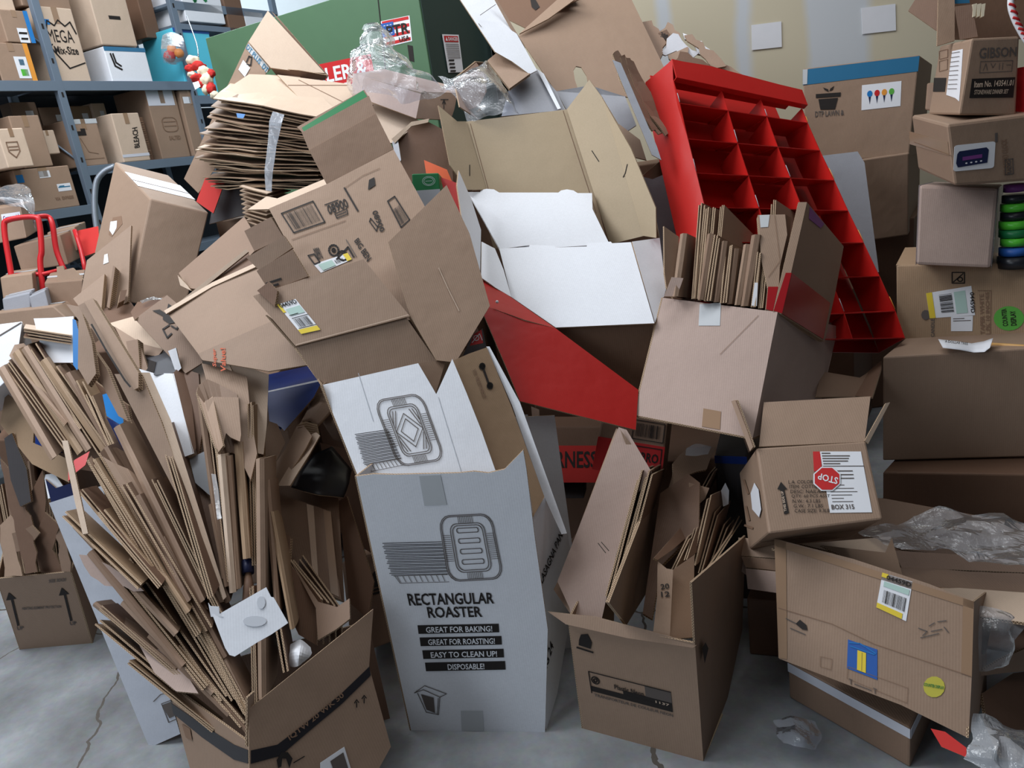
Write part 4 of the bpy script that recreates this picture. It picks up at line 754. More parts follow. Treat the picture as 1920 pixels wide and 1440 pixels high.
# the 08900 carton (flattened) standing in the open carton
G = T('flattened_carton', 'long flattened carton printed 08900 with bar codes, green striped top end', 'flattened box', None)
a_ = B([(557, 238, 2.70), (683, 168, 2.74), (700, 196), (580, 262, 2.68)], G, 'kraft_dark', name='back_flap'); mark(a_, [(566, 240), (681, 170), (690, 184), (572, 250)], 'green_card', 'green_stripe', G)
a1 = B([(566, 249, 2.66), (692, 180, 2.70), (705, 215), (580, 283, 2.64)], G, 'kraft_dark', name='top_flap', lift=.002)
a2 = B([(580, 283, 2.64), (705, 215, 2.68), (738, 281, 2.66), (613, 347)], G, 'kraft_dark', name='upper_panel', lift=.006)
a3 = B([(504, 391, 2.54), (613, 345), (738, 280, 2.64), (795, 384), (830, 470), (780, 600, 2.36), (600, 600), (575, 521)], G, 'kraft', name='main_panel')
q = [(528, 401), (587, 378), (609, 417), (551, 437)]; draw(a3, q, [rect(0, 0, 1, 1)], 2.4); bars(a3, sub(q, .08, .1, .92, .9), 28)
text(a3, '08900', [(612, 386), (648, 372), (655, 389), (617, 404)]); draw(a3, [(628, 402), (650, 392), (652, 402), (632, 410)], [rect(0, 0, 1, 1), [(.1, .5), (.9, .5)]], 1.8); draw(a3, FULL, [[(609, 385), (634, 376)]], 2)
draw(a3, FULL, [[(646, 353), (671, 396)]], 3.2, name='dark_slot'); draw(a3, FULL, [[(646, 353), (680, 330), (712, 316)]], 1, 'ink_faint', 'crease'); draw(a3, FULL, [[(547, 450), (648, 414)]], 1.2, 'ink_faint', 'crease')
text(a3, '08900', [(707, 394), (722, 432), (713, 437), (697, 398)]); draw(a3, [(695, 410), (708, 426), (706, 434), (693, 416)], [rect(0, 0, 1, 1)], 2)
q = [(727, 378), (740, 369), (768, 413), (752, 427)]; draw(a3, q, [rect(0, 0, 1, 1)], 2.4); bars(a3, sub(q, .1, .35, .9, .95), 12)
text(a3, '0890', [(586, 466), (597, 463), (607, 486), (596, 489)]); draw(a3, [(578, 480), (589, 477), (600, 492), (590, 496)], [rect(0, 0, 1, 1)], 2.5); poly(a3, FULL, [(692, 338), (702, 333), (704, 348), (690, 357)], 'ink', 'hand_print'); 
draw(a3, [(615, 458), (655, 452), (660, 490), (620, 490)], [circ(.22, .4, .22, 14, .3), circ(.22, .4, .07, 8, .1), circ(.6, .72, .22, 12, .25), [(.3, .9), (.6, .6), (.9, .3), (1.1, .8)]], 3.2)
text(a3, 'BIG BEN', [(672, 446), (697, 484), (688, 492), (664, 453)]); draw(a3, FULL, [[(649, 450), (668, 482)]], 1.5, 'ink_grey')
q = [(588, 496), (652, 475), (660, 487), (602, 512)]; mark(a3, q, 'paper', 'shipping_label', G); mark(a3, sub(q, .86, 0, 1, 1), 'yellow', 'label_band', off=.003); mark(a3, sub(q, .1, .2, .5, .9), 'pale_green', 'label_panel', off=.003); bars(a3, sub(q, .55, .35, .8, .8), 10)
# big open carton 04459D
G = T('open_carton', 'big open kraft carton with a 04459D bar code label and tall right flap', 'box')
fr = B([(555, 650, 2.25), (760, 593, 2.28), (818, 677, 2.27), (822, 700), (625, 760)], G, 'kraft', name='front_panel')
ff = B([(475, 556, 2.31), (682, 487, 2.345), (769, 594, 2.275), (555, 650, 2.245)], G, 'kraft', name='front_flap', lift=.004)
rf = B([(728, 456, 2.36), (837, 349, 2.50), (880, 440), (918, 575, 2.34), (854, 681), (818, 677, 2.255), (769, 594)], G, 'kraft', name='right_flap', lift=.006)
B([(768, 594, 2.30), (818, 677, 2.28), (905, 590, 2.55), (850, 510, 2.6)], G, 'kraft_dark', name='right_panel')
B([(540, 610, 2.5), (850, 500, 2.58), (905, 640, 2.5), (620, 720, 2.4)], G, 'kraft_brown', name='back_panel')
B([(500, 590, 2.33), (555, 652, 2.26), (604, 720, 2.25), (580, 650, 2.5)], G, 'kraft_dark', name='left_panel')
draw(rf, FULL, [[(822, 505), (840, 545), (860, 585)]], 1.6, 'kraft_light', 'scuff'); draw(ff, FULL, [[(556, 648), (766, 592)]], 1, 'kraft_light', 'score_line')
q = [(521, 573), (555, 562), (602, 620), (566, 628)]; mark(ff, q, 'paper', 'shipping_label', G); mark(ff, sub(q, 0, .86, 1, 1), 'yellow', 'label_band', off=.003); mark(ff, sub(q, -.02, 0, .12, .28), 'yellow', 'label_band', off=.003); text(ff, '04459D', sub(q, .05, .0, .95, .13), off=.0034); mark(ff, sub(q, .2, .2, .95, .42), 'pale_green', 'label_panel', off=.003); draw(ff, q, [[(.15, .5), (1, .5)], [(.15, .4), (.6, .4)], [(.1, .83), (1, .83)]], 1.3, off=.0034); bars(ff, sub(q, .15, .54, .9, .8), 22)
# cartons packed left of it
def fc(label, pts, mat='kraft', th=.012, **k): s = B(pts, None, mat, th, 'flattened_carton', **k); tag(s.o, label, 'flattened box'); return s
fc('short flattened carton, uppermost of the three beside the 08900 carton', [(458, 433, 2.55), (508, 407), (532, 445, 2.52), (477, 471)], 'kraft_dark')
fc('taped short flattened carton, middle of the three beside the 08900 carton', [(462, 483, 2.42), (532, 442), (548, 465, 2.40), (486, 507)])
s = fc('short dark flattened carton with black print, lowest of the three beside the 08900 carton', [(481, 508, 2.34), (548, 468), (578, 518, 2.32), (505, 546)], 'kraft_dark'); draw(s, FULL, [[(500, 532), (527, 523)], [(506, 538), (522, 533)]], 4)
s = fc('dark torn flattened carton behind the front flap', [(482, 545, 2.3), (504, 528), (520, 545), (515, 575, 2.28)], 'kraft_brown')
s = fc('upper long folded carton with pointed end leaning to the right over the dark carton', [(335, 512, 2.85), (458, 406, 2.95), (472, 430), (480, 468), (400, 545, 2.75), (352, 540)], 'kraft_dark')
s = fc('small end flap of the upper long folded carton', [(333, 516, 2.80), (352, 536, 2.78), (358, 545), (338, 535)], 'kraft_light')
s = fc('long dark folded carton sloping under the short cartons', [(345, 560, 2.68), (462, 468, 2.78), (478, 500), (360, 590, 2.62)], 'kraft_brown')
s = fc('thin long board between the two sloping folded cartons', [(336, 566, 2.66), (461, 467, 2.74), (466, 472), (342, 572)], 'kraft_light')
G = T('super_value_carton', 'large kraft carton with small orange lettering lying left of the open carton', 'box')
s = B([(314, 587, 2.55), (400, 540), (484, 500, 2.62), (520, 560), (545, 586), (372, 664, 2.42)], G, 'kraft', name='upper_panel'); s2 = B([(372, 664, 2.42), (540, 590, 2.45), (604, 706), (583, 684), (505, 697), (430, 684, 2.38), (380, 676)], G, 'kraft', name='lower_panel', lift=.003)
B([(310, 586, 2.56), (400, 533), (486, 494, 2.64), (486, 502), (400, 541), (314, 592, 2.54)], G, 'kraft_light', name='edge_flap', lift=.008)
text(s2, 'Super', [(400, 688), (399, 655), (408, 656), (409, 690)], 'ink_orange'); text(s2, 'Value!', [(415, 698), (414, 654), (424, 654), (425, 700)], 'ink_orange')
G = T('plant_print_carton', 'kraft carton with upside down black plant pot print and open dark mouth', 'box')
s = B([(253, 598, 2.62), (313, 553, 2.68), (345, 580), (380, 680, 2.5), (348, 700), (303, 652)], G, 'kraft_dark', name='front_panel')
poly(s, FULL, [(286, 583), (300, 581), (312, 589), (316, 570), (322, 574), (324, 592), (332, 605), (318, 608), (306, 600), (306, 594)], 'ink', 'pot_print'); draw(s, FULL, [[(318, 610), (306, 618), (314, 634), (322, 626)], [(322, 612), (332, 618), (336, 608)]], 3)
B([(252, 600, 2.6), (245, 585, 2.7), (258, 566), (295, 562, 2.85), (312, 553, 2.7)], G, 'kraft_brown', name='flap'); bag('plastic_scrap', 'crumpled clear plastic at the mouth of the plant print carton', [[(262, 562, 2.75), (285, 555, 2.78), (308, 556, 2.78)], [(266, 570, 2.7), (285, 566, 2.7), (305, 566, 2.7)]], n=8, amp=.02)
G = T('open_carton', 'low open tray of pale kraft behind the fanned bundles', 'box')
B([(190, 580, 2.9), (243, 563, 2.98), (262, 590), (275, 600), (208, 612, 2.82)], G, 'kraft_brown', name='end_panel'); B([(205, 606, 2.8), (262, 590, 2.85), (305, 655, 2.65), (268, 650)], G, 'kraft_light', name='inner_panel'); B([(215, 612, 2.75), (268, 645, 2.66), (306, 655, 2.62), (296, 668), (240, 662)], G, 'kraft', name='side_panel')
# tall closed carton, left
b = carton('tall closed kraft carton with shiny taped top, leaning behind the left bundles', [(282, 373, 3.12), (392, 399, 3.22), (345, 590), (242, 567, 3.0)], (215, 303, 3.45), 'kraft', ei=0)
mark(b.T, fquad(b.T, 0, .3, 1, .68), 'white_tape', 'shiny_tape'); mark(b.T, fquad(b.T, 0, .52, 1, .53), 'ink_faint', 'flap_seam', off=.003)  # broad white patch paints the glare on the glossy top tape
q = [(208, 416), (220, 414), (219, 428), (212, 441), (206, 432)]; mark(b.L, q, 'paper', 'label', off=.002); mark(b.L, [(212, 408), (228, 405), (230, 420), (210, 444), (204, 440)], 'ink_faint', 'torn_patch', off=.0012)
s = fc('flattened carton leaning on the tall closed carton, widest of the row', [(163, 488, 3.02), (246, 422, 3.08), (240, 565, 2.95), (196, 590), (150, 560)], 'kraft'); mark(s, [(196, 478), (202, 476), (204, 492), (194, 496)], 'paper', 'label', s.o)
fc('narrow flattened carton standing at the foot of the tall carton, dark edged', [(212, 498, 2.96), (216, 500), (205, 578, 2.9), (200, 575)], 'kraft_dark', .04)
fc('flattened carton with a torn corner leaning low against the tall carton', [(137, 560, 2.92), (196, 513, 2.98), (190, 580, 2.88), (160, 590)], 'kraft', .02)
fc('small flattened carton wedged at the base of the tall carton', [(226, 545, 2.92), (238, 543, 2.94), (234, 562, 2.9), (222, 568)], 'kraft_brown', .03)
# --- top centre: big sheets
G = T('kraft_carton_sheet', 'huge brown flattened carton with oval hand holes leaning at the top centre', 'flattened box')
s = B([(972, 67, 3.42), (1028, 18), (1086, -20), (1175, -20, 3.75), (1246, 128, 3.5), (1215, 190), (1172, 181, 3.3), (1130, 176), (1110, 178), (1104, 162), (1100, 142), (1090, 126), (1080, 124), (1075, 132), (1078, 150), (1084, 168), (1042, 171)], G, 'kraft', name='main_panel')
s2 = B([(928, -5, 3.6), (1060, -30), (1087, -2, 3.6), (1030, 22), (991, 55, 3.45), (950, 35)], G, 'kraft_brown', name='upper_flap'); B([(989, 54, 3.44), (1056, -6, 3.58), (1088, -4, 3.57), (1028, 40), (974, 68, 3.41)], G, 'kraft', name='folded_strip', lift=.012)
poly(s2, FULL, [(994, -2), (1004, 0), (1012, 14), (1004, 20), (997, 14)], 'ink', 'hand_hole')
G = T('white_strip_sheet', 'long white folded board sticking up beside the big brown sheet', 'cardboard sheet')
B([(862, -2, 3.2), (927, -2), (968, 62, 3.2), (985, 92), (1007, 132), (993, 139, 3.1), (960, 115), (928, 97)], G, 'white_card', back='kraft', name='board'); B([(926, -2, 3.21), (932, 0), (985, 90), (978, 92, 3.2)], G, 'kraft', name='torn_edge', lift=.004); draw(S(G, fit([(862, 0, 3.19), (993, 139, 3.09)])), FULL, [[(901, 30), (930, 10)], [(898, 46), (903, 52)]], 1.2, 'ink_grey', 'crease', .006)
fc('small tan flap under the white folded board', [(914, 113, 3.14), (930, 100), (994, 138, 3.1), (955, 166, 3.06)], 'kraft')
G = T('grey_blue_sheet', 'pale grey-blue folded sheet lying behind the tall tan panel', 'cardboard sheet')
B([(953, 170, 3.14), (992, 141), (1008, 130, 3.2), (1044, 172), (1060, 206), (940, 218, 3.08)], G, 'grey_card', name='left_leaf'); B([(1006, 130, 3.19), (1020, 140), (1052, 205, 3.1), (1046, 207)], G, 'white_card', name='fold', lift=.006); B([(1043, 171, 3.2), (1172, 181, 3.2), (1193, 235), (1170, 250, 3.1), (1128, 180), (1106, 160), (1062, 206)], G, 'grey_card', name='right_leaf')
# corrugated bent bundle
for i in range(4):
    x = i * 9; fx = [(1148 + x * .8, 100 + i * 2, 3.02 + i * .03), (1165 + x * 1.2, 97 + i * 5, 3.04 + i * .03)]
    o = sheet([[(1146 + x, 104 + i, 3.0 + i * .02), (1160 + x * 1.1, 98 + i * 6, 3.06 + i * .02)], [(1162 + x, 150 + i * 4, 2.97 + i * .02), (1184 + x * 1.1, 140 + i * 6, 3.08 + i * .02)], [(1190 + x, 205 + i * 5, 2.94 + i * .02), (1216 + x, 195 + i * 6, 3.06 + i * .02)], [(1214 + x * 1.2, 245 + i * 3, 2.92 + i * .02), (1238 + x, 230 + i * 4, 3.05)]], mat='kraft_dark', th=.006, name='flattened_carton', sub=3, w=.012, seed=i * 5)
    tag(o, 'bent flattened carton with torn fluted edge left of the red rack, % from the left', 'flattened box', 'bent cartons left of the red rack')
fc('kraft flap hanging in the dark left of the red rack', [(1160, 232, 3.1), (1200, 262), (1212, 300, 3.0), (1180, 292)], 'kraft', .006); fc('brown scrap board below the bent bundle', [(1204, 330, 3.0), (1240, 300), (1262, 320, 3.05), (1225, 335)], 'kraft_brown', .006)
sheetthing('kraft_board', 'narrow bent kraft board leaning left of the red rack', [(1148, 112, 2.98), (1164, 118), (1232, 275, 2.9), (1240, 300), (1222, 290)], 'grey_card')
# torn heap behind the red rack
random.seed(21)
for i, (pts, m_) in enumerate(([[(1200, 42, 3.7), (1222, 38), (1250, 80), (1230, 120, 3.6), (1212, 90)], 'kraft_dark'], [[(1235, 60, 3.68), (1252, 41), (1275, 62), (1290, 100), (1262, 118, 3.6)], 'kraft'], [[(1238, 100, 3.62), (1262, 62), (1272, 64), (1286, 84), (1312, 98), (1300, 108), (1268, 95), (1248, 104)], 'white_card'], [[(1280, 62, 3.7), (1296, 68), (1330, 92), (1350, 112, 3.6), (1340, 118), (1308, 100)], 'white_card'], [[(1283, 66, 3.63), (1298, 64), (1362, 124, 3.55), (1340, 128)], 'kraft'], [[(1262, 118, 3.58), (1275, 96), (1300, 108), (1330, 122), (1352, 130), (1405, 158, 3.5), (1380, 165), (1290, 140)], 'kraft_brown'], [[(1300, 100, 3.64), (1340, 104), (1410, 155, 3.52), (1396, 158), (1350, 128)], 'kraft_dark'])):
    s = B(pts, None, m_, .01, 'torn_carton', jag=.012); tag(s.o, ('torn white-faced carton piece on the top of the heap behind the red rack, %s' % ('left one' if i == 2 else 'right one')) if m_ == 'white_card' else 'torn kraft carton piece on the heap behind the red rack, % from the left', 'torn box', None if m_ == 'white_card' else 'torn pieces behind the red rack')
s = B([(1234, 62, 3.66), (1250, 55), (1258, 68, 3.64), (1244, 78)], None, 'kraft_brown', .004, 'carton_end'); tag(s.o, 'small carton end with printed digits behind the red rack', 'box'); text(s, '388', [(1240, 60), (1254, 66), (1248, 76), (1238, 70)], 'ink')
# ================================================================== white roaster cartons
G = T('roaster_carton', 'upper white carton with roasting pan drawing, jammed into the lower white carton', 'box')
wf = B([(603, 722, 2.17), (784, 681, 2.19), (818, 739), (848, 673), (874, 735), (901, 803), (930, 885), (945, 930, 2.06), (690, 940)], G, 'white_card', name='front_panel', back='kraft')
B([(784, 681, 2.2), (790, 679), (838, 674, 2.26), (830, 700), (818, 739, 2.19)], G, 'kraft', name='inner_flap', lift=-.006)
kp = B([(848, 676, 2.20), (880, 662), (914, 650, 2.30), (960, 760), (1022, 930, 2.14), (1000, 970), (926, 884)], G, 'kraft_tan', name='inner_side_panel', lift=-.004)
B([(912, 650, 2.31), (918, 650), (975, 755), (1063, 1000), (1053, 1002, 2.15), (1021, 932), (960, 760)], G, 'white_card', name='outer_side_panel', lift=.002)
B([(603, 722, 2.18), (690, 940, 2.08), (720, 930, 2.5), (640, 700, 2.6)], G, 'kraft_tan', name='left_panel'); B([(640, 690, 2.62), (912, 650, 2.6), (960, 900, 2.45), (720, 930, 2.5)], G, 'kraft_tan', name='back_panel')
draw(wf, FULL, [[(822, 745), (865, 885)], [(672, 700), (700, 790)]], 1, 'paper_grey', 'crease', .001)
def pan(s, q, kind):
    L = [rr(0, 0, 1, 1, .2), rr(.03, .02, .97, .98, .18), rr(.18, .13, .82, .87, .12), rr(.22, .16, .78, .84, .1)]
    draw(s, q, L, 1.5, 'ink_grey')
    if kind == 0:
        L = [[(.5, .25), (.78, .5), (.5, .75), (.22, .5), (.5, .25)], [(.5, .33), (.68, .5), (.5, .67), (.32, .5), (.5, .33)], [(.3, .2), (.22, .38)], [(.36, .2), (.24, .44)], [(.7, .2), (.78, .38)], [(.64, .2), (.76, .44)], [(.3, .8), (.22, .62)], [(.36, .8), (.24, .56)], [(.7, .8), (.78, .62)], [(.64, .8), (.76, .56)]]
    else: L = [rr(.3, .2 + .16 * i, .7, .27 + .16 * i, .03) for i in range(4)]
    draw(s, q, L, 1.5, 'ink_grey'); K = []
    for i in range(14): K += [[(.02, .3 + i * .03), (.16, .3 + i * .03)], [(.84, .3 + i * .03), (.98, .3 + i * .03)]]
    for i in range(9): K += [[(.36 + .033 * i, .02), (.36 + .033 * i, .12)], [(.36 + .033 * i, .88), (.36 + .033 * i, .98)]]
    draw(s, q, K, 1, 'ink_grey')
def stack_(s, q):
    draw(s, q, [[(.02 * math.sin(i * 2), i / 24), (1, i / 24 + .01 * (i % 2))] for i in range(20)], 1.3, 'ink'); draw(s, q, [[(.06, .82), (.12, 1), (1, 1)], [(.04, .82), (1, .82)]] + [[(.1 + i * .1, .83), (.13 + i * .1, .98)] for i in range(9)], 1, 'ink_grey')
pan(wf, [(700, 752), (790, 737), (835, 862), (748, 876)], 0); stack_(wf, [(666, 815), (728, 806), (758, 872), (688, 886)])
text(kp, 'YES VEGETABLES', [(892, 690), (913, 744), (907, 746), (886, 692)], 'ink_faint'); q = [(900, 680), (924, 680), (924, 732), (900, 732)]; draw(kp, q, [circ(.2, .12, .17, 12, .09), circ(.2, .12, .1, 8, .05), circ(.8, .82, .17, 12, .09), circ(.8, .82, .1, 8, .05), [(.28, .2), (.72, .76)]], 4)
G = T('red_drum', 'dark carton with a red curly printed lid edge between the open carton and red board', 'box')
s = B([(858, 690, 2.36), (880, 640), (905, 615, 2.42), (912, 650), (890, 662)], G, 'dark_card', name='side'); s = B([(880, 650, 2.34), (888, 628), (902, 620, 2.36), (905, 645)], G, 'red_print', name='printed_patch', lift=.01); draw(s, FULL, [circ(892, 636, 5, 8), [(884, 645), (898, 628), (903, 640)]], 1.4, 'paper', 'curly_print')
# lower white carton
G = T('roaster_carton', 'tall white carton reading RECTANGULAR ROASTER standing on the floor in front', 'box')
dB = dz(771, 1370); FT = [P3((668, 893, 2.02)), P3((946, 881, 2.02)), at(1022, 1373, dz(1022, 1373)), at(771, 1370, dz(771, 1370))]
pl = plane3([FT[0], FT[2], FT[3]]); n = pnormal(pl)
wl = S(slab([on(pl, *p) for p in ((668, 893), (700, 889), (740, 890), (860, 887), (888, 884), (915, 887), (946, 880), (981, 844), (987, 880), (1003, 1010), (1027, 1180), (1022, 1373), (771, 1370))], n, .006, ['white_card', 'edge', 'kraft'], 'front_panel', G), pl)
# side, back, left
rt = [P3((946, 881, 2.03)), P3((1053, 1000, 2.30)), at(1060, 1262, 2.56), FT[2]]
sr = S(slab([on(plane3([P3((981, 846, 2.03)), P3((1060, 1000, 2.32)), FT[2]]), *p) for p in ((983, 850), (1000, 968), (1021, 932), (1064, 1000), (1078, 1085), (1062, 1200), (1045, 1300), (1024, 1372))], pnormal(plane3([P3((981, 846, 2.03)), P3((1060, 1000, 2.32)), FT[2]])), .006, ['white_card', 'edge', 'kraft'], 'side_panel', G), plane3([P3((981, 846, 2.03)), P3((1060, 1000, 2.32)), FT[2]]))
bvec = at(1064, 1000, 2.34) - at(981, 846, 2.03); bvec[2] = 0; bvec = bvec / np.linalg.norm(bvec) * .40
L0, L1 = FT[0], FT[3]; B3([L0, L1, L1 + bvec, L0 + bvec], G, 'white_card', .005, 'side_panel', 'kraft'); B3([L0 + bvec, FT[1] + bvec, FT[2] + bvec, L1 + bvec], G, 'white_card', .005, 'back_panel', 'kraft')
tape(wl, [(786, 892), (826, 890), (838, 946), (796, 948)], 'tape_mask', G); tape(wl, [(864, 1332), (905, 1332), (908, 1370), (866, 1370)], 'tape_mask', G)
pan(wl, [(822, 967), (921, 962), (945, 1084), (842, 1090)], 1); stack_(wl, [(718, 1018), (828, 1015), (842, 1090), (738, 1093)])
text(wl, 'RECTANGULAR', [(763, 1112), (925, 1110), (927, 1131), (768, 1135)]); text(wl, 'ROASTER', [(800, 1137), (902, 1136), (905, 1156), (804, 1158)])
for i, (t_, x0, x1, y) in enumerate((('GREAT FOR BAKING!', 783, 935, 1169), ('GREAT FOR ROASTING!', 787, 940, 1192), ('EASY TO CLEAN UP!', 792, 944, 1216), ('DISPOSABLE!', 797, 947, 1239))):
    q = [(x0, y + 3), (x1, y), (x1 + 1, y + 16), (x0 + 2, y + 19)]; mark(wl, q, 'ink', 'black_bar', G)
    e_ = .28 if i == 3 else .1; text(wl, t_, sub(q, e_, .16, 1 - e_ + .02, .84), 'paper', off=.0034)
q = [(774, 1282), (838, 1290), (835, 1340), (785, 1336)]; draw(wl, q, [[(0, .3), (.35, 0), (1, .2), (.8, .35), (.3, .15), (0, .3)], [(.1, .3), (.3, .95), (.75, 1), (.8, .35)], [(.75, .4), (.7, 1)]], 1.3, 'ink_grey'); poly(wl, q, [(.2, .32), (.6, .4), (.62, .95), (.32, .85)], 'ink_grey', 'pot_shade')
text(sr, 'LASAGNA PANS', [(1010, 1085), (1052, 986), (1057, 998), (1016, 1095)]); text(sr, 'RG 24', [(1016, 1250), (1031, 1200), (1037, 1212), (1022, 1262)])
# ================================================================== carton with plastic print, front right of centre
o_ = obox('open kraft carton with a dark plastic print panel, full of folded cartons, on the floor', [(1066, 1160, 1.96), (1303, 1206, 1.88), (1398, 1010, 2.28), (1150, 1000, 2.34)], bot=[(1092, 1366, dz(1092, 1366)), (1319, 1428, dz(1319, 1428)), (1356, 1340, dz(1356, 1340)), (1150, 1270, dz(1150, 1270))], skip=('R', 'K'))
G = o_['r']; F_ = o_['F']
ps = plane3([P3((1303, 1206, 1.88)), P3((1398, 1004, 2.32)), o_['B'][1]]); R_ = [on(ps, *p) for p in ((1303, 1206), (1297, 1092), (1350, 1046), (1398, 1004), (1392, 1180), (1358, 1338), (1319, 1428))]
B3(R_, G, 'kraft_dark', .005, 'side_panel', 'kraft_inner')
B([(1030, 1146, 2.08), (1120, 1156), (1250, 1190, 1.93), (1308, 1209), (1302, 1214), (1180, 1196), (1064, 1170, 2.05)], G, 'kraft', name='front_flap', lift=.012)
q = [(1104, 1258), (1258, 1297), (1262, 1338), (1110, 1298)]; draw(F_, q, [[(0, 0), (1, 0)], [(0, 0), (0, 1)]], 1.8); mark(F_, sub(q, .68, .02, 1, .5), 'ink_grey', 'print_panel', G); mark(F_, sub(q, 0, .68, 1, .92), 'ink', 'print_bar', G); mark(F_, sub(q, .4, .5, 1, .7), 'ink', 'print_bar', G); text(F_, 'Plastic Neon', sub(q, .3, .30, .66, .52), off=.003); draw(F_, q, [circ(.07, .35, .045, 12, .16), circ(.07, .35, .02, 8, .08)], 2.2); text(F_, 'TRANSPORTEUR DE COULEUR NEON', sub(q, .03, 1.0, 1, 1.13), 'ink_grey'); text(F_, '1137', sub(q, .8, .55, .97, .66), 'kraft_light', off=.0034)
q = [(1084, 1184), (1114, 1190), (1112, 1226), (1082, 1218)]; poly(F_, q, [(.2, .1), (.6, 0), (.9, .4), (.85, .75), (.1, .7), (.1, .4)]); draw(F_, q, [[(0, .85), (1, .9)]], 3); q = [(1309, 1205), (1322, 1200), (1320, 1235), (1310, 1248)]; poly(S(o_['r'], plane3(R_[:1] + R_[3:5])), q, [(0, .2), (.5, 0), (1, .4), (.4, 1)], off=.01)
g_ = 'folded cartons packed in the kraft carton with dark print'
def fct(label, pts, mat='kraft', th=.012, group=None, **k): s = B(pts, None, mat, th, 'flattened_carton', **k); tag(s.o, label, 'flattened box', group); return s
G = T('flattened_carton', 'largest folded carton standing at the left of the plastic print carton, peak up', 'flattened box', g_)
B([(1160, 801, 2.30), (1175, 806), (1222, 885, 2.28), (1190, 935), (1155, 1040), (1128, 1162, 2.06), (1069, 1150), (1068, 1140), (1045, 1090, 2.15)], G, 'kraft_pink', .006, 'front_leaf'); B([(1152, 800, 2.33), (1163, 802), (1060, 1100), (1068, 1152, 2.10), (1034, 1103, 2.17), (1046, 1080)], G, 'kraft', .006, 'back_leaf', lift=-.012); s = B([(1163, 806, 2.31), (1222, 884, 2.29), (1224, 910), (1200, 900), (1168, 820)], G, 'kraft', .005, 'folded_corner', lift=.006)
draw(S(G, fit([(1160, 801, 2.29), (1222, 885, 2.27), (1128, 1162, 2.05)])), FULL, [[(1118, 1020), (1132, 1038)], [(1124, 1018), (1138, 1034)]], 1.6, 'ink_grey', off=.012)
for i in range(5):
    x = i * 6.5; o = card((1196 + x, 895 - (i % 2) * 8), (1136 + x * .85, 1118 + i * 4), 5, (22, -12), (2.22, 2.05), .3, 'P', 'thick fluted-edged flattened carton in the plastic print carton, % from the left', g_, 'kraft_dark', 1)
fct('brown leaf standing right of the fluted bundle in the plastic print carton', [(1224, 892, 2.34), (1238, 1000), (1232, 1080), (1175, 1172, 2.07), (1142, 1130), (1200, 980, 2.15)], 'kraft_dark', .008)
fct('tall rust brown folded carton at the back of the plastic print carton', [(1238, 925, 2.4), (1290, 888, 2.42), (1312, 905), (1310, 990), (1240, 1060, 2.2), (1222, 1160, 2.1), (1205, 1150)], 'kraft_brown', .012)
s = fct('torn topped folded carton with crumpled tape at the back of the plastic print carton', [(1262, 868, 2.46), (1290, 840), (1345, 838), (1325, 880), (1290, 890), (1250, 925, 2.4), (1255, 980)], 'kraft', .012, jag=.006)
bag('tape_scrap', 'crumpled clear tape scrap on the torn carton top', [[(1286, 842, 2.42), (1305, 838, 2.42), (1332, 842, 2.42)], [(1284, 858, 2.4), (1304, 860, 2.4), (1325, 856, 2.4)]], n=8, amp=.02)
fct('kraft flap bending right at the back of the plastic print carton', [(1292, 905, 2.38), (1330, 915), (1322, 935), (1295, 960, 2.36)], 'kraft', .006)
# U folded 12 20 carton
G = T('flattened_carton', 'folded carton with digits 20 12 on its narrow side in the plastic print carton', 'flattened box', g_)
s = B([(1233, 1052, 2.06), (1250, 1066), (1262, 1068), (1256, 1196, 1.93), (1224, 1192), (1232, 1120)], G, 'kraft', .006, 'narrow_side'); B([(1262, 1068, 2.06), (1302, 1040, 2.12), (1300, 1195, 1.96), (1256, 1198)], G, 'kraft_dark', .006, 'wide_side'); B([(1233, 1050, 2.06), (1226, 1046, 2.05), (1280, 985, 2.3), (1296, 1000, 2.3), (1262, 1030, 2.14)], G, 'kraft_brown', .005, 'inner_leaf')
text(s, '20', [(1238, 1096), (1254, 1094), (1255, 1104), (1239, 1106)]); text(s, '12', [(1239, 1110), (1255, 1109), (1256, 1119), (1240, 1120)])
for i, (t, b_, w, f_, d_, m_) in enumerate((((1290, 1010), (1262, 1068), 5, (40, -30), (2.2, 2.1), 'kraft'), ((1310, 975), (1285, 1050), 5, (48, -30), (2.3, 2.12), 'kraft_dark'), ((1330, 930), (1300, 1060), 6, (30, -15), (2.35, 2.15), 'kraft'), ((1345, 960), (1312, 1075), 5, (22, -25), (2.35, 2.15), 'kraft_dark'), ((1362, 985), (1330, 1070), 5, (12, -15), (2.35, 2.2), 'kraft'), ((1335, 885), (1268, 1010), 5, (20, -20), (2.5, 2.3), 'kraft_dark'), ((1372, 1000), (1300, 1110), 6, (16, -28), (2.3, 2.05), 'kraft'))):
    card(t, b_, w, f_, d_, .22, 'P', 'bent folded carton in the right half of the plastic print carton, % from the left', g_, m_, 2)
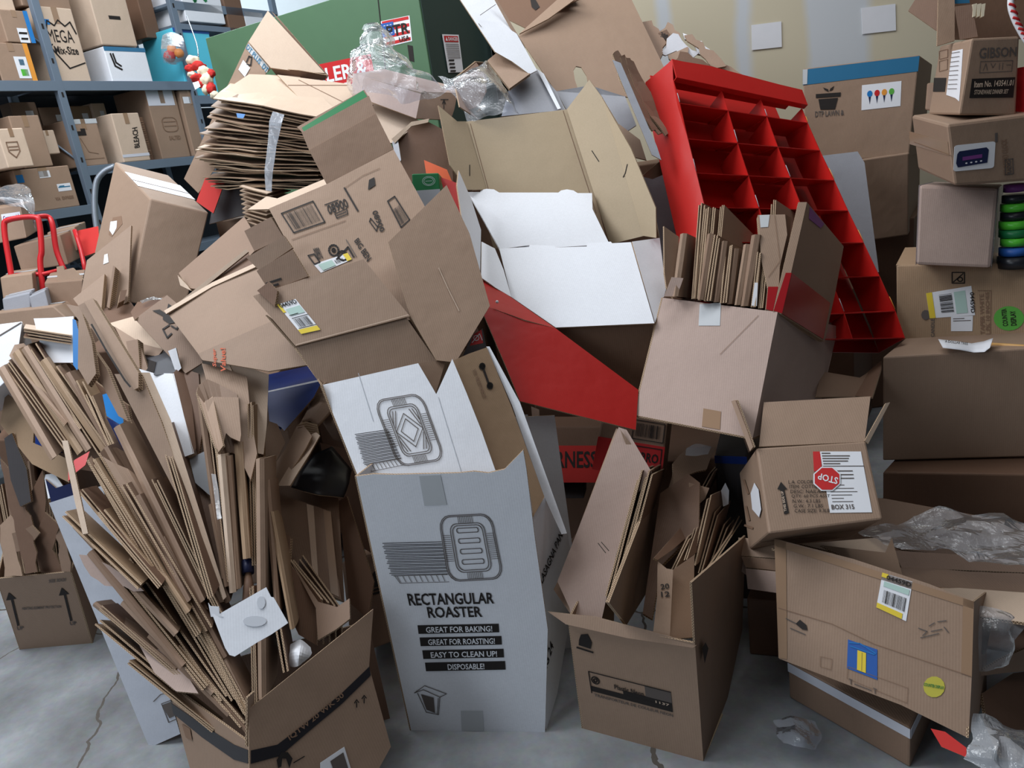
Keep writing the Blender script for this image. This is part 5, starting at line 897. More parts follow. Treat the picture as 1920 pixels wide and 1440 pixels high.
# ================================================================== pink-brown open carton with upright cards
o_ = obox('open pink-brown carton full of upright folded cartons in front of the red rack', [(1241, 558, 2.5), (1458, 585, 2.38), (1572, 612, 2.82), (1372, 520, 2.92)], bot=[(1187, 779, 2.38), (1411, 823, 2.2), (1535, 770, 2.66), (1330, 700, 2.8)], mat='kraft_pink', inner='kraft_dark')
G = o_['r']; F_ = o_['F']; mark(F_, [(1312, 571), (1352, 568), (1350, 611), (1310, 611)], 'tape_mask', 'shiny_tape'); mark(F_, [(1319, 766), (1352, 772), (1350, 806), (1316, 800)], 'tape', 'packing_tape'); draw(F_, FULL, [[(1350, 665), (1422, 592)]], .8, 'ink_faint', 'crease')
B([(1245, 424, 2.62), (1273, 444, 2.66), (1271, 530, 2.58), (1262, 560), (1250, 540), (1246, 512)], G, 'kraft', name='side_flap'); B([(1258, 522, 2.52), (1280, 524, 2.52), (1268, 558, 2.5), (1244, 558)], G, 'kraft_pink', name='corner_flap', lift=.01)
g_ = 'upright folded cartons in the pink-brown carton'
cl = ['kraft', 'kraft_dark']
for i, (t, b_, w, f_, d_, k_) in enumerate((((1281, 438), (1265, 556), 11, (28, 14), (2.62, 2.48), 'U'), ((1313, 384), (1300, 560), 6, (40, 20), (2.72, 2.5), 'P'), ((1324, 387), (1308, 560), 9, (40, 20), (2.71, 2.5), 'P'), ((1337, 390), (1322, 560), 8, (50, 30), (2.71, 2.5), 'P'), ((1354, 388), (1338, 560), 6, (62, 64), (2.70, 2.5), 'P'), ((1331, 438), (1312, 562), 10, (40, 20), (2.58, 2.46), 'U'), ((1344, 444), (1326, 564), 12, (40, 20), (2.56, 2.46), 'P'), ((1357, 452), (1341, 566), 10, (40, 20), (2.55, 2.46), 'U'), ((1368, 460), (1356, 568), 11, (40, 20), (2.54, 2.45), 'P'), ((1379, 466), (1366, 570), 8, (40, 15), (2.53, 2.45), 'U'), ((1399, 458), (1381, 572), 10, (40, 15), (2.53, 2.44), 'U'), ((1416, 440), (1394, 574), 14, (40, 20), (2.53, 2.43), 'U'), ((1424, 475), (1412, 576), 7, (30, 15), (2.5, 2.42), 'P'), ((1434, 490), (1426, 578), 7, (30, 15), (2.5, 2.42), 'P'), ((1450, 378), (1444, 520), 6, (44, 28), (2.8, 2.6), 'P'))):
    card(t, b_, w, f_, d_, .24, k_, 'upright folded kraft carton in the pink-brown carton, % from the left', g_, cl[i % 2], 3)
s = sheetthing('white_card_slip', 'small white slip among the upright cartons', [(1415, 530, 2.45), (1421, 530), (1419, 574, 2.42), (1409, 573)], 'paper', .003, 'paper')
G = T('flattened_carton', 'folded carton with shiny taped top narrowing down to a red tape band', 'flattened box', g_)
s = B([(1421, 403, 2.58), (1472, 402), (1476, 440), (1462, 500), (1460, 545), (1449, 585, 2.40), (1436, 580), (1440, 540), (1428, 490)], G, 'kraft', .02, 'front_leaf'); mark(s, [(1424, 404), (1443, 403), (1440, 426), (1426, 427)], 'tape_mask', 'shiny_tape', G); mark(s, [(1440, 538), (1459, 538), (1449, 584), (1436, 580)], 'red_tape', 'red_tape_band', G); B([(1472, 402, 2.58), (1484, 408, 2.66), (1474, 520), (1455, 586, 2.42)], G, 'kraft_dark', .005, 'side_leaf'); draw(s, FULL, [[(1452, 404), (1462, 490), (1440, 520)]], 1, 'ink_faint', 'crease')
G = T('flattened_carton', 'wide folded carton with a broad dark red tape band at the right of the row', 'flattened box', g_)
s = B([(1497, 379, 2.60), (1513, 379, 2.60), (1466, 588, 2.38), (1450, 584)], G, 'kraft', .005, 'narrow_edge'); s2 = B([(1513, 379, 2.60), (1582, 462, 2.84), (1566, 550), (1546, 640), (1464, 588, 2.38)], G, 'kraft_dark', .02, 'wide_face')
mark(s, [(1473, 512), (1484, 512), (1466, 588), (1450, 583)], 'red_tape', 'red_tape_band', G); mark(s2, [(1484, 512), (1556, 568), (1543, 636), (1465, 588)], 'red_tape', 'red_tape_band', G); mark(s2, [(1518, 388), (1545, 420), (1538, 428), (1516, 410)], 'purple', 'tape_end', G)
fct('brown board leaning between pink-brown carton and the box tower', [(1540, 696, 2.72), (1612, 708), (1640, 690, 2.85), (1612, 744), (1530, 744, 2.6)], 'kraft_dark', .006); fct('light edged board standing against the big carton of the tower', [(1612, 710, 2.8), (1652, 676, 2.86), (1652, 690), (1635, 745, 2.6), (1600, 742)], 'kraft_brown', .006)
# ================================================================== small STOP carton
b = carton('small open carton with a red STOP sticker and white shipping label, lid up', [(1418, 840, 2.16), (1624, 827, 2.12), (1656, 974, 2.0), (1441, 1001)], (1386, 886, 2.42), 'kraft', ei=0)
G = b.r; f = b.F
B([(1432, 755, 2.26), (1632, 744, 2.22), (1621, 829, 2.125), (1423, 838, 2.165)], G, 'kraft', name='back_flap', lift=.002); B([(1371, 752, 2.24), (1380, 750), (1412, 838, 2.16), (1406, 846, 2.165)], G, 'kraft', .004, 'side_flap'); B([(1661, 756, 2.22), (1669, 754), (1628, 832, 2.12), (1622, 826, 2.12)], G, 'kraft_light', .004, 'side_flap'); B([(1371, 752, 2.26), (1378, 752), (1410, 840, 2.16), (1400, 850, 2.3), (1372, 775, 2.4)], G, 'kraft_dark', .004, 'side_flap', lift=-.006)
q = [(1537, 847), (1614, 847), (1635, 961), (1556, 962)]; mark(f, q, 'paper', 'shipping_label'); mark(f, [(1524, 847), (1538, 847), (1541, 884), (1526, 884)], 'red_print', 'red_strip')
draw(f, sub(q, .04, .03, .7, .2), [[(0, k / 4), ((.3, 1, .95, .9, .6)[k], k / 4)] for k in range(5)], 2, 'ink_grey'); draw(f, q, [[(.02, .24), (1, .24)]], 1.4, 'ink_grey'); draw(f, sub(q, .3, .32, .75, .44), [[(.1, k / 2), (.9, k / 2)] for k in range(3)], 2, 'ink_grey'); draw(f, sub(q, .1, .55, .8, .82), [[(0, k / 5), ((.5, .8, .9, .7, .4, .7)[k], k / 5)] for k in range(6)], 1.2, 'ink_grey'); text(f, 'BOX 315', [(1558, 947), (1600, 946), (1602, 955), (1559, 956)], 'ink_grey', off=.003)
q = [(1524, 876), (1576, 876), (1576, 922), (1524, 922)]; oc = lambda k: [(.5 + k * math.cos(math.radians(22.5 + 45 * i)), .5 + k * math.sin(math.radians(22.5 + 45 * i))) for i in range(8)]
poly(f, q, oc(.53), 'paper', 'stop_border', .004); poly(f, q, oc(.48), 'red_print', 'stop_sticker', .0048); text(f, 'STOP', [(1569, 910), (1532, 900), (1534, 888), (1571, 897)], 'paper', off=.0056)
for i, t_ in enumerate(('L.A. COLORS', 'ITEM: COTTIE', 'DESC: NAILART', 'QTY: 60 PCS ASST', 'N.W.: 4.3 LBS', 'G.W.: 7.1 LBS', 'CASE SIZE: 9.3LB')):
    y = 901 + i * 9.0; x0 = 1478 + i * 1.9; w_ = (50, 52, 68, 72, 52, 55, 66)[i]; text(f, t_, [(x0, y), (x0 + w_, y - .5), (x0 + w_, y + 6), (x0, y + 6.5)], 'ink', bold=False)
poly(f, FULL, [(1464, 904), (1476, 918), (1470, 918), (1479, 962), (1470, 965), (1463, 919), (1457, 918)], 'ink', 'arrow'); text(f, 'THIS SIDE UP', [(1470, 960), (1464, 922), (1468, 921), (1475, 959)], 'kraft_light', off=.003)
poly(b.L, FULL, [(1410, 925), (1417, 905), (1425, 918), (1430, 955), (1426, 970), (1413, 955)], 'paper', 'side_label', .004); draw(b.L, FULL, [[(1396, 900), (1404, 925)], [(1398, 985), (1412, 990)], [(1400, 950), (1406, 975)]], 4, 'ink_faint')
mark(b.B, fquad(b.B, 0, .48, 1, .50), 'ink_faint', 'flap_seam')
# ================================================================== battery print carton, bottom right
b = vcarton('kraft carton with white tape strip under the battery print carton', (1477, 1236, 2.16), (1707, 1374, 1.88), (1800, 1290, 2.3), 0, 'kraft_dark')
mark(b.F, fquad(b.F, 0, 0, 1, .24), 'white_tape', 'white_tape_strip'); mark(b.R, fquad(b.R, 0, 0, .6, .24), 'white_tape', 'white_tape_strip')
G = T('battery_carton', 'large kraft carton with a blue and yellow battery pack print and 04459D label', 'box')
s = B([(1452, 1010, 2.12), (1600, 1048), (1740, 1094), (1826, 1128, 1.86), (1822, 1270), (1816, 1384, 1.76), (1690, 1322), (1461, 1235)], G, 'kraft', .006, 'front_panel')
for P in ([(1452, 1010), (1826, 1128), (1825, 1142), (1454, 1024)], [(1452, 1010), (1474, 1016), (1476, 1236), (1460, 1234)], [(1806, 1122), (1826, 1128), (1822, 1270), (1802, 1262)]): mark(s, P, 'tape', 'packing_tape', G)
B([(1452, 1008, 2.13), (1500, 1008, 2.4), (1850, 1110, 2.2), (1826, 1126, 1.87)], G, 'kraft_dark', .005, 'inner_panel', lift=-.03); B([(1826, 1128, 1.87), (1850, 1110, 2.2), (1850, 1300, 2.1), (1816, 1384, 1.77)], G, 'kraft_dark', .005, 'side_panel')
draw(s, FULL, [[(1460, 1140), (1560, 1170), (1640, 1208), (1820, 1268)]], 1.2, 'ink_faint', 'crease')
q = [(1655, 1074), (1711, 1091), (1699, 1165), (1643, 1139)]; mark(s, q, 'paper', 'shipping_label', G); mark(s, sub(q, 0, .86, .85, 1), 'yellow', 'label_band', off=.003); mark(s, sub(q, -.01, 0, .2, .12), 'yellow', 'label_band', off=.003); text(s, '04459D', sub(q, .15, .03, .97, .15), off=.0034); mark(s, sub(q, .1, .22, .95, .36), 'pale_green', 'label_panel', off=.003); bars(s, sub(q, .15, .45, .9, .8), 18)
q = [(1590, 1199), (1645, 1218), (1645, 1275), (1588, 1253)]; mark(s, q, 'blue_print', 'battery_card', G); mark(s, sub(q, .33, .25, .62, .92), 'yellow', 'battery_print', off=.003); mark(s, sub(q, .48, .28, .49, .9), 'ink_grey', 'battery_gap', off=.0036); draw(s, q, [[(.05, .1), (.4, .0), (.6, .05), (.95, .15)], [(.1, .2), (.9, .2)]], 2, 'sky_blue', off=.003)
draw(s, [(1538, 1231), (1560, 1236), (1558, 1256), (1538, 1250)], [rect(0, 0, 1, 1)], .8, 'ink_faint'); draw(s, [(1590, 1250), (1702, 1290), (1700, 1318), (1588, 1272)], [rect(0, 0, 1, 1)], .8, 'ink_faint'); text(s, 'T --------- T', [(1592, 1272), (1644, 1292), (1644, 1302), (1592, 1282)], 'ink_grey')
mark(s, [bil([(1729, 1266), (1774, 1266), (1774, 1310), (1729, 1310)], u, v) for u, v in circ(.5, .5, .45, 14)[:-1]], 'dull_yellow', 'round_sticker', G); text(s, 'COUNTER DISPLAY', [(1732, 1280), (1770, 1287), (1770, 1293), (1732, 1286)], 'green_card', off=.003)
poly(s, FULL, [(1492, 1170), (1500, 1162), (1512, 1172), (1514, 1182), (1504, 1180)], 'ink', 'glass_print'); draw(s, FULL, [[(1474, 1160), (1494, 1170)], [(1482, 1178), (1510, 1190)], [(1722, 1178), (1738, 1184), (1730, 1192)], [(1742, 1174), (1752, 1168)], [(1758, 1166), (1774, 1164)], [(1726, 1196), (1760, 1188)], [(1770, 1176), (1778, 1186)], [(1746, 1184), (1766, 1180)]], 1.8, 'ink_grey', 'handwriting')
def pt(label, pts, mat='kraft', th=.006, name='loose_flap', cat='cardboard sheet', **k): s = B(pts, None, mat, th, name, **k); tag(s.o, label, cat); return s
pt('kraft flap end left of the battery print carton, upper one', [(1384, 1008, 2.32), (1456, 1012, 2.24), (1456, 1047), (1390, 1042, 2.28)], 'kraft'); pt('folded kraft lip below the upper flap end', [(1390, 1044, 2.27), (1456, 1049, 2.2), (1458, 1070), (1398, 1064)], 'kraft_dark'); pt('pale kraft flap lowest at the left of the battery print carton', [(1398, 1066, 2.26), (1458, 1072, 2.18), (1458, 1112), (1402, 1104)], 'kraft_pink'); pt('pale triangle flap beside the plastic print carton', [(1352, 1045, 2.36), (1386, 1012), (1402, 1080, 2.28)], 'kraft_pink')
pt('kraft flap standing behind the battery print carton', [(1538, 1022, 2.28), (1660, 1036), (1672, 1008, 2.36), (1692, 1078, 2.2), (1600, 1052)], 'kraft'); pt('narrow raised flap behind the battery print carton', [(1500, 1020, 2.36), (1670, 1006, 2.42), (1672, 1036, 2.36), (1560, 1034)], 'kraft_light')
pt('long dark board lying under the plastic film at the right', [(1676, 1032, 2.42), (1960, 1050, 2.3), (1960, 1075), (1690, 1064, 2.36)], 'kraft_dark', .01); pt('long torn kraft board at the right above the pale lid', [(1684, 1064, 2.34), (1960, 1078, 2.2), (1960, 1116), (1746, 1100, 2.24), (1690, 1080)], 'kraft_dark', .01, jag=.003); pt('pale kraft lid at the right edge behind the battery print carton', [(1740, 1098, 2.26), (1960, 1114, 2.1), (1960, 1172), (1826, 1154, 2.02), (1826, 1128)], 'kraft_light', .008)
pt('kraft board sloping at the right edge below the clear bag', [(1822, 1270, 2.0), (1880, 1235), (1960, 1200, 2.1), (1960, 1255), (1880, 1262)], 'kraft', .01); pt('brown board standing at the lower right edge', [(1842, 1300, 2.0), (1900, 1262, 2.1), (1960, 1255), (1960, 1440, 1.9), (1880, 1420), (1850, 1350)], 'kraft_brown', .01); pt('big dark brown board behind the plastic film at the right', [(1600, 930, 2.62), (1660, 935), (1960, 990, 2.45), (1960, 1060), (1690, 1030, 2.5), (1620, 1000)], 'kraft_dark', .01)
vcarton('dark brown carton in the lower right corner', (1830, 1230, 2.3), (2000, 1215, 2.15), (2040, 1150, 2.7), 0, 'kraft_brown'); vcarton('dark carton low behind the STOP carton and battery carton', (1420, 1070, 2.62), (1700, 1060, 2.55), (1780, 1000, 3.0), 0, 'kraft_brown'); 
pt('bright red plastic strip on the floor at the bottom right', [(1745, 1366, 1.80), (1772, 1372), (1812, 1402), (1812, 1420, 1.72), (1765, 1400)], 'doll_red', .004, 'red_strip', 'strip')
bag('plastic_film', 'large sheet of crumpled clear plastic film lying at the right behind the battery carton', [[(1610, 1000, 2.45), (1700, 970, 2.55), (1790, 962, 2.5), (1950, 985, 2.35)], [(1640, 1012, 2.4), (1720, 1000, 2.42), (1800, 1000, 2.36), (1950, 1015, 2.25)], [(1690, 1030, 2.32), (1760, 1040, 2.28), (1850, 1062, 2.18), (1950, 1050, 2.14)]], 'plastic', 30, .05, 5)
bag('plastic_bag', 'clear plastic bag with a dark print hanging at the right edge', [[(1828, 1150, 2.0), (1870, 1150, 2.0), (1920, 1165, 1.98)], [(1826, 1200, 1.96), (1868, 1195, 1.94), (1905, 1200, 1.95)], [(1824, 1252, 1.97), (1850, 1255, 1.95), (1885, 1245, 1.97)]], 'plastic', 18, .035, 9)
pt('dark printed panel seen through the clear bag at the right edge', [(1832, 1168, 2.06), (1860, 1168), (1848, 1226, 2.02), (1828, 1230)], 'dark_card', .003)
bag('plastic_bag', 'crumpled clear plastic bag in the lower right corner', [[(1820, 1325, 1.78), (1860, 1340, 1.8), (1940, 1372, 1.78)], [(1808, 1375, 1.74), (1860, 1385, 1.7), (1950, 1410, 1.68)], [(1804, 1430, 1.72), (1860, 1450, 1.68), (1950, 1470, 1.64)]], 'plastic_milky', 22, .045, 12)
z_ = lambda x, y, h=.03: (x, y, dz(x, y, h)); bag('plastic_scrap', 'crumpled clear plastic scrap on the concrete in front of the white-taped carton', [[z_(1450, 1350), z_(1490, 1340, .05), z_(1530, 1356)], [z_(1445, 1378), z_(1490, 1375, .07), z_(1540, 1380)], [z_(1460, 1405), z_(1495, 1408, .04), z_(1530, 1400)]], 'plastic', 12, .03, 3)
vcarton('dark carton added to shade the gap between plastic print carton and battery carton', (1400, 1128, 2.34), (1500, 1122, 2.28), (1520, 1090, 2.5), 0, 'kraft_brown'); b = vcarton('dark blue-lidded carton in the shade behind the plastic print carton', (1340, 860, 2.55), (1400, 850, 2.5), (1412, 820, 2.8), .0, 'dark_card'); mark(b.F, fquad(b.F, 0, 0, 1, .05), 'blue_card', 'blue_edge');  # first carton is added to darken the floor seen in the gap
s = pt('pale hexagonal label seen left of the STOP carton', [(1352, 920, 2.46), (1360, 905), (1367, 920), (1366, 945), (1356, 950, 2.44)], 'white_card', .003, 'label', 'label')
# ================================================================== left foreground: box with black tape and the fan of folded cartons
G = T('open_carton', 'open kraft carton with black printed tape holding the big fan of folded cartons', 'box'); G0 = G
fr = B([(466, 1330, 1.74), (700, 1142, 1.98), (692, 1250), (733, 1400, 1.90), (700, 1460), (690, 1600), (470, 1640)], G, 'kraft', .005, 'right_panel', 'kraft_inner')
fl = B([(315, 1284, 1.95), (340, 1300), (466, 1392, 1.735), (470, 1640), (400, 1600, 1.86), (345, 1400)], G, 'kraft', .005, 'left_panel', 'kraft_inner')
B([(467, 1308, 1.735), (480, 1296, 1.76), (480, 1400, 1.75), (466, 1400)], G, 'kraft', .005, 'corner_panel', lift=-.004)
mark(fr, [(470, 1407), (520, 1396), (580, 1350), (640, 1300), (692, 1250), (695, 1266), (640, 1320), (580, 1370), (525, 1417), (470, 1432)], 'black_tape', 'black_tape', G); mark(fl, [(322, 1318), (380, 1358), (440, 1396), (466, 1406), (466, 1431), (440, 1424), (380, 1382), (326, 1338)], 'black_tape', 'black_tape', G)
text(fr, 'IQTW 20 WK 50', [(538, 1380), (640, 1298), (646, 1307), (544, 1390)], 'ink_faint', off=.003); poly(fr, [(518, 1410), (548, 1410), (548, 1440), (518, 1440)], [(0, .5), (.3, 0), (.7, 0), (1, .4), (.8, 1), (.6, .4), (.35, .4), (.3, .9), (.1, 1)]); draw(fr, FULL, [[(550, 1430), (570, 1418)], [(668, 1316), (668, 1326)], [(682, 1308), (682, 1318)], [(664, 1318), (668, 1312), (672, 1317)], [(678, 1310), (682, 1304), (686, 1309)]], 2)
mark(fr, [(600, 1430), (645, 1400), (660, 1450), (640, 1500), (600, 1500)], 'paper', 'shipping_label', G); mark(fr, sub([(600, 1430), (645, 1400), (660, 1450), (620, 1480)], .35, .15, .9, .8), 'ink_grey', 'label_print', off=.003)
poly(fl, FULL, [(342, 1356), (358, 1366), (362, 1388), (350, 1382)], 'ink_faint', 'faded_mark')
FAN = 'folded cartons fanning out of the black-taped carton'
random.seed(31)
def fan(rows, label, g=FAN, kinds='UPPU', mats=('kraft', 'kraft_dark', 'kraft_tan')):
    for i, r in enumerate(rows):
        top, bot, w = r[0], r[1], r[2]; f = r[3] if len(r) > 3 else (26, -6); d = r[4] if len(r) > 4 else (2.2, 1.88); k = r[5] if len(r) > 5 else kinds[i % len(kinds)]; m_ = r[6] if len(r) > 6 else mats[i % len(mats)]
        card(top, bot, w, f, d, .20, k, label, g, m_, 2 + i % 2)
# the steep ones behind, then the middle, then the low front ones
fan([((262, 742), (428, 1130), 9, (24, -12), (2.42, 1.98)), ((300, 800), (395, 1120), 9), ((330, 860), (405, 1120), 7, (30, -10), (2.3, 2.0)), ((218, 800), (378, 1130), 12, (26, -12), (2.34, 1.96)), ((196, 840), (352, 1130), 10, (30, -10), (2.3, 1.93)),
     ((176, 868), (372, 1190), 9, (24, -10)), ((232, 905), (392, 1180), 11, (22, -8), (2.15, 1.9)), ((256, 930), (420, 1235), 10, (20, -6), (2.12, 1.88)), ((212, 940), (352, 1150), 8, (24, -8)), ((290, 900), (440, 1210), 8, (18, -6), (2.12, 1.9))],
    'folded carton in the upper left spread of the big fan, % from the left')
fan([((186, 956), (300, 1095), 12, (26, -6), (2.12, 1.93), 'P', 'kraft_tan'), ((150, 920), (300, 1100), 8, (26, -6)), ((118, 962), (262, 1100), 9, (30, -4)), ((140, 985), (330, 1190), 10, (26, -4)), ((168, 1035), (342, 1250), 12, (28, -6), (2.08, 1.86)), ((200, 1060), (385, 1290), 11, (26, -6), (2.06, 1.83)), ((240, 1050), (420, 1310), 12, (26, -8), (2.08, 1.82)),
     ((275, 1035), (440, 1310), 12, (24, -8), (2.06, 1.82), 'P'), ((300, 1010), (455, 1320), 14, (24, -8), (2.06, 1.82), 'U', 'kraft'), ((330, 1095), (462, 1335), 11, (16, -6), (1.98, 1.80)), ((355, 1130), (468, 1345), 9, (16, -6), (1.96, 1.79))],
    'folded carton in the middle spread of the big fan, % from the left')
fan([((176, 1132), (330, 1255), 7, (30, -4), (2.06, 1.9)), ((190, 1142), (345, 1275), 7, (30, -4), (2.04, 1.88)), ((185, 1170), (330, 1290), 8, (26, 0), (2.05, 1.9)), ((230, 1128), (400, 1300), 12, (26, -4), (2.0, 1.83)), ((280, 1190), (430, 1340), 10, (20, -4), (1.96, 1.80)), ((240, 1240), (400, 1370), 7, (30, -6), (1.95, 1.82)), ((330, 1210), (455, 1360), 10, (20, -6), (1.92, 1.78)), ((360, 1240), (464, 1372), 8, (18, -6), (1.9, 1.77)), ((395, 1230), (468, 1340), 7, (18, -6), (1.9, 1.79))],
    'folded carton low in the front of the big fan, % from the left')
fct('broad pale leaf lying across the low front of the fan', [(258, 1204, 1.99), (310, 1222), (330, 1232, 1.93), (372, 1300, 1.84), (330, 1296), (290, 1262)], 'kraft_pink', .006)
fct('torn pinkish leaf sticking out left in the middle of the fan', [(148, 1040, 2.1), (168, 1042), (205, 1060), (250, 1090, 2.0), (270, 1108), (196, 1098), (170, 1080)], 'kraft_pink', .005, jag=.005)
# long channel shaped carton
G = T('flattened_carton', 'very long thick folded carton with a split along it, tallest of the fan', 'flattened box')
B([(146, 573, 2.36), (160, 566), (262, 734, 2.22), (246, 736)], G, 'kraft', .006, 'left_leaf', edge='kraft_light'); B([(160, 567, 2.36), (176, 561), (262, 700), (262, 728, 2.20), (254, 732)], G, 'kraft', .02, 'right_leaf', lift=.006); draw(S(G, fit([(160, 567, 2.34), (258, 730, 2.19)])), FULL, [[(178, 612), (205, 660), (240, 716), (250, 728)]], 3.5, 'ink', 'dark_slot', .014)
B([(212, 700, 2.24), (262, 700), (300, 790), (350, 930), (418, 1128, 1.98), (408, 1130), (346, 960), (284, 840)], G, 'kraft', .02, 'lower_leaf', lift=-.006); B([(258, 700, 2.24), (300, 790), (352, 930), (418, 1126, 1.97), (424, 1120), (380, 980), (320, 790), (280, 700, 2.26)], G, 'kraft_light', .005, 'pale_side', lift=.004)
fct('pale pointed carton standing left of the longest folded carton', [(124, 570, 2.42), (150, 575), (172, 640), (180, 700), (165, 722, 2.3), (146, 690), (147, 600)], 'kraft', .02)
fct('long flattened carton leaning between the longest carton and the blue edge', [(165, 640, 2.4), (200, 690), (240, 790, 2.28), (222, 780), (180, 700)], 'kraft_dark', .02)
# U shaped open topped carton, back of the fan
def loop(label, top, bot, mat='kraft', th=.006, g=None, sub_=2, w=.003):
    o = sheet([top, bot], None, mat, th, 'flattened_carton', sub=sub_, w=w); tag(o, label, 'flattened box', g); return o
loop('folded carton bent into an open hexagon loop at the top of the fan', [(185, 850, 2.25), (193, 843, 2.3), (217, 840, 2.35), (240, 852, 2.36), (262, 868, 2.33), (268, 890, 2.28)], [(350, 1130, 1.98), (356, 1128, 2.0), (366, 1126, 2.02), (376, 1126, 2.04), (388, 1126, 2.03), (396, 1130, 2.0)], 'kraft_dark')
loop('inner folded leaf of the hexagon shaped loop', [(190, 855, 2.25), (212, 868, 2.24), (240, 880, 2.24), (258, 895, 2.24)], [(362, 1140, 1.97), (370, 1142, 1.97), (380, 1142, 1.97), (392, 1144, 1.97)], 'kraft')
loop('folded carton with rounded fold beside the red scrap', [(163, 862, 2.2), (170, 855, 2.24), (182, 870, 2.2), (200, 900, 2.16)], [(300, 1100, 1.98), (308, 1098, 2.0), (318, 1104, 1.97), (330, 1112, 1.96)], 'kraft')
s = sheetthing('red_scrap', 'bright red plastic scrap behind the thin upright board', [(128, 880, 2.26), (140, 862), (168, 846, 2.28), (160, 872), (142, 886), (128, 902, 2.24)], 'cart_red', .003, 'scrap')
fct('very thin upright board crossing in front of the shade-toned white panel', [(116, 826, 2.2), (127, 826), (152, 940), (165, 1000, 2.06), (155, 1002), (140, 940)], 'kraft_light', .006)
G = T('white_panel_sheet', 'tall white flattened carton, shade toned into its colour, leaning between the arrow carton and the fan', 'cardboard sheet')
kk = tofloor([(345, 1262, 2.12), (690, 1165, 2.22)], .02); B3(kk, G0, 'kraft_brown', .005, 'back_panel')
s = B([(92, 943, 2.5), (190, 911, 2.42), (240, 1040), (338, 1376, dz(338, 1376) - .02), (280, 1402, dz(280, 1402) - .02)], G, 'shade_toned_card', .008, 'board', back='kraft'); q = [(288, 1310), (335, 1300), (338, 1350), (296, 1358)]; draw(s, q, [[(.0, .1), (.3, -.1), (.8, -.15), (1, 0)], [(.3, .25), (.95, .15), (1, .9), (.5, 1), (.3, .25)]], 1.5, 'ink_grey'); poly(s, q, [(.3, .3), (.95, .2), (1, .75), (.55, .85)], 'ink_grey'); draw(s, FULL, [circ(222, 1150, 9, 10, 7)], 3)  # white board; the shade from its orientation is put into the grey
# vertical cartons right of the fan
V_ = 'upright folded cartons at the right of the big fan'
fct('broad kraft leaf standing behind the upright folded cartons, left one', [(378, 681, 2.42), (420, 690), (463, 706, 2.40), (470, 780), (482, 850, 2.2), (470, 900), (440, 840), (400, 760)], 'kraft', .01)
fct('broad kraft leaf standing behind the upright folded cartons, right one', [(428, 676, 2.46), (470, 690), (504, 702, 2.46), (500, 800), (494, 852, 2.26), (484, 850), (468, 760)], 'kraft_light', .014)
loop('folded carton with a big open U shaped top among the upright ones', [(368, 735, 2.30), (372, 722, 2.33), (389, 711, 2.36), (412, 722, 2.36), (446, 741, 2.33)], [(412, 860, 2.14), (416, 856, 2.16), (424, 852, 2.2), (436, 850, 2.2), (452, 855, 2.18)], 'kraft_dark', w=.006)
loop('crumpled fold hanging inside the U shaped top', [(400, 743, 2.28), (383, 755, 2.27), (372, 742, 2.29)], [(420, 838, 2.12), (412, 850, 2.12), (405, 842, 2.13)], 'kraft', w=.006)
fct('front leaf of the U topped carton with a curled lip', [(384, 752, 2.26), (402, 744), (447, 745, 2.28), (452, 815), (450, 828, 2.18), (432, 820), (424, 812), (412, 852), (398, 800)], 'kraft', .005)
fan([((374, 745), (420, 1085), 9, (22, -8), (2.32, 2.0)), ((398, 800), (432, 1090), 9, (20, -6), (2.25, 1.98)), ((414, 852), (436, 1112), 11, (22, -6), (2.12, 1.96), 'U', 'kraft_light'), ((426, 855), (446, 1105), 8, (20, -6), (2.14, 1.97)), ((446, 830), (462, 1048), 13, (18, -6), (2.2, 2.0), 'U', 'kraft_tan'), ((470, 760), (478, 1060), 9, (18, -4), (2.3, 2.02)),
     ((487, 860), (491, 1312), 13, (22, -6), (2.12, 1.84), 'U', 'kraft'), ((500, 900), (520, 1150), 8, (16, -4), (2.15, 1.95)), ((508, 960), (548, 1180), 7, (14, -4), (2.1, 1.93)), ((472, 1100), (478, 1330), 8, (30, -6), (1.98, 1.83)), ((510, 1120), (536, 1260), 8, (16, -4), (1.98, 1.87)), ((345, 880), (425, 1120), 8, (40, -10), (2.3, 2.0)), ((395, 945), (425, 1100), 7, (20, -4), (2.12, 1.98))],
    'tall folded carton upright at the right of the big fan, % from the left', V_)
fct('brown folded carton with curved torn lip in the middle of the fan', [(328, 895, 2.3), (345, 892), (378, 912), (396, 940, 2.22), (400, 990), (418, 1090, 2.02), (395, 1090), (350, 960)], 'kraft_brown', .008)
fct('small tan block topped carton beside the grey panel in the fan', [(329, 866, 2.32), (346, 855), (355, 858), (360, 890), (336, 888, 2.28)], 'kraft_tan', .02)
sheetthing('grey_sheet', 'pale grey card panel standing between the fan and the upright cartons', [(355, 860, 2.3), (392, 842, 2.3), (404, 900), (400, 935, 2.2), (366, 905)], 'paper_grey')
bag('tape_strip', 'glittering clear tape strip hanging between the upright cartons', [[(398, 885, 2.15), (406, 886, 2.15)], [(404, 940, 2.1), (413, 942, 2.1)], [(408, 975, 2.06), (416, 972, 2.06)]], 'plastic_milky', 10, .01, cat='tape')
G = T('bottle_cap', 'small dark bottle neck with a white cap ring deep between the upright cartons', 'bottle'); tube([at(464, 1052, 2.04), at(465, 1075, 2.02)], .016, 'cap', 'navy', G, sm=1); tube([at(465, 1075, 2.02), at(466, 1100, 2.0), at(467, 1150, 1.97)], [.008, .014, .02], 'neck', 'kraft_brown', G, sm=1)
G = T('white_card_piece', 'white card piece with a small torn notch stuck on the front of the fan', 'card')
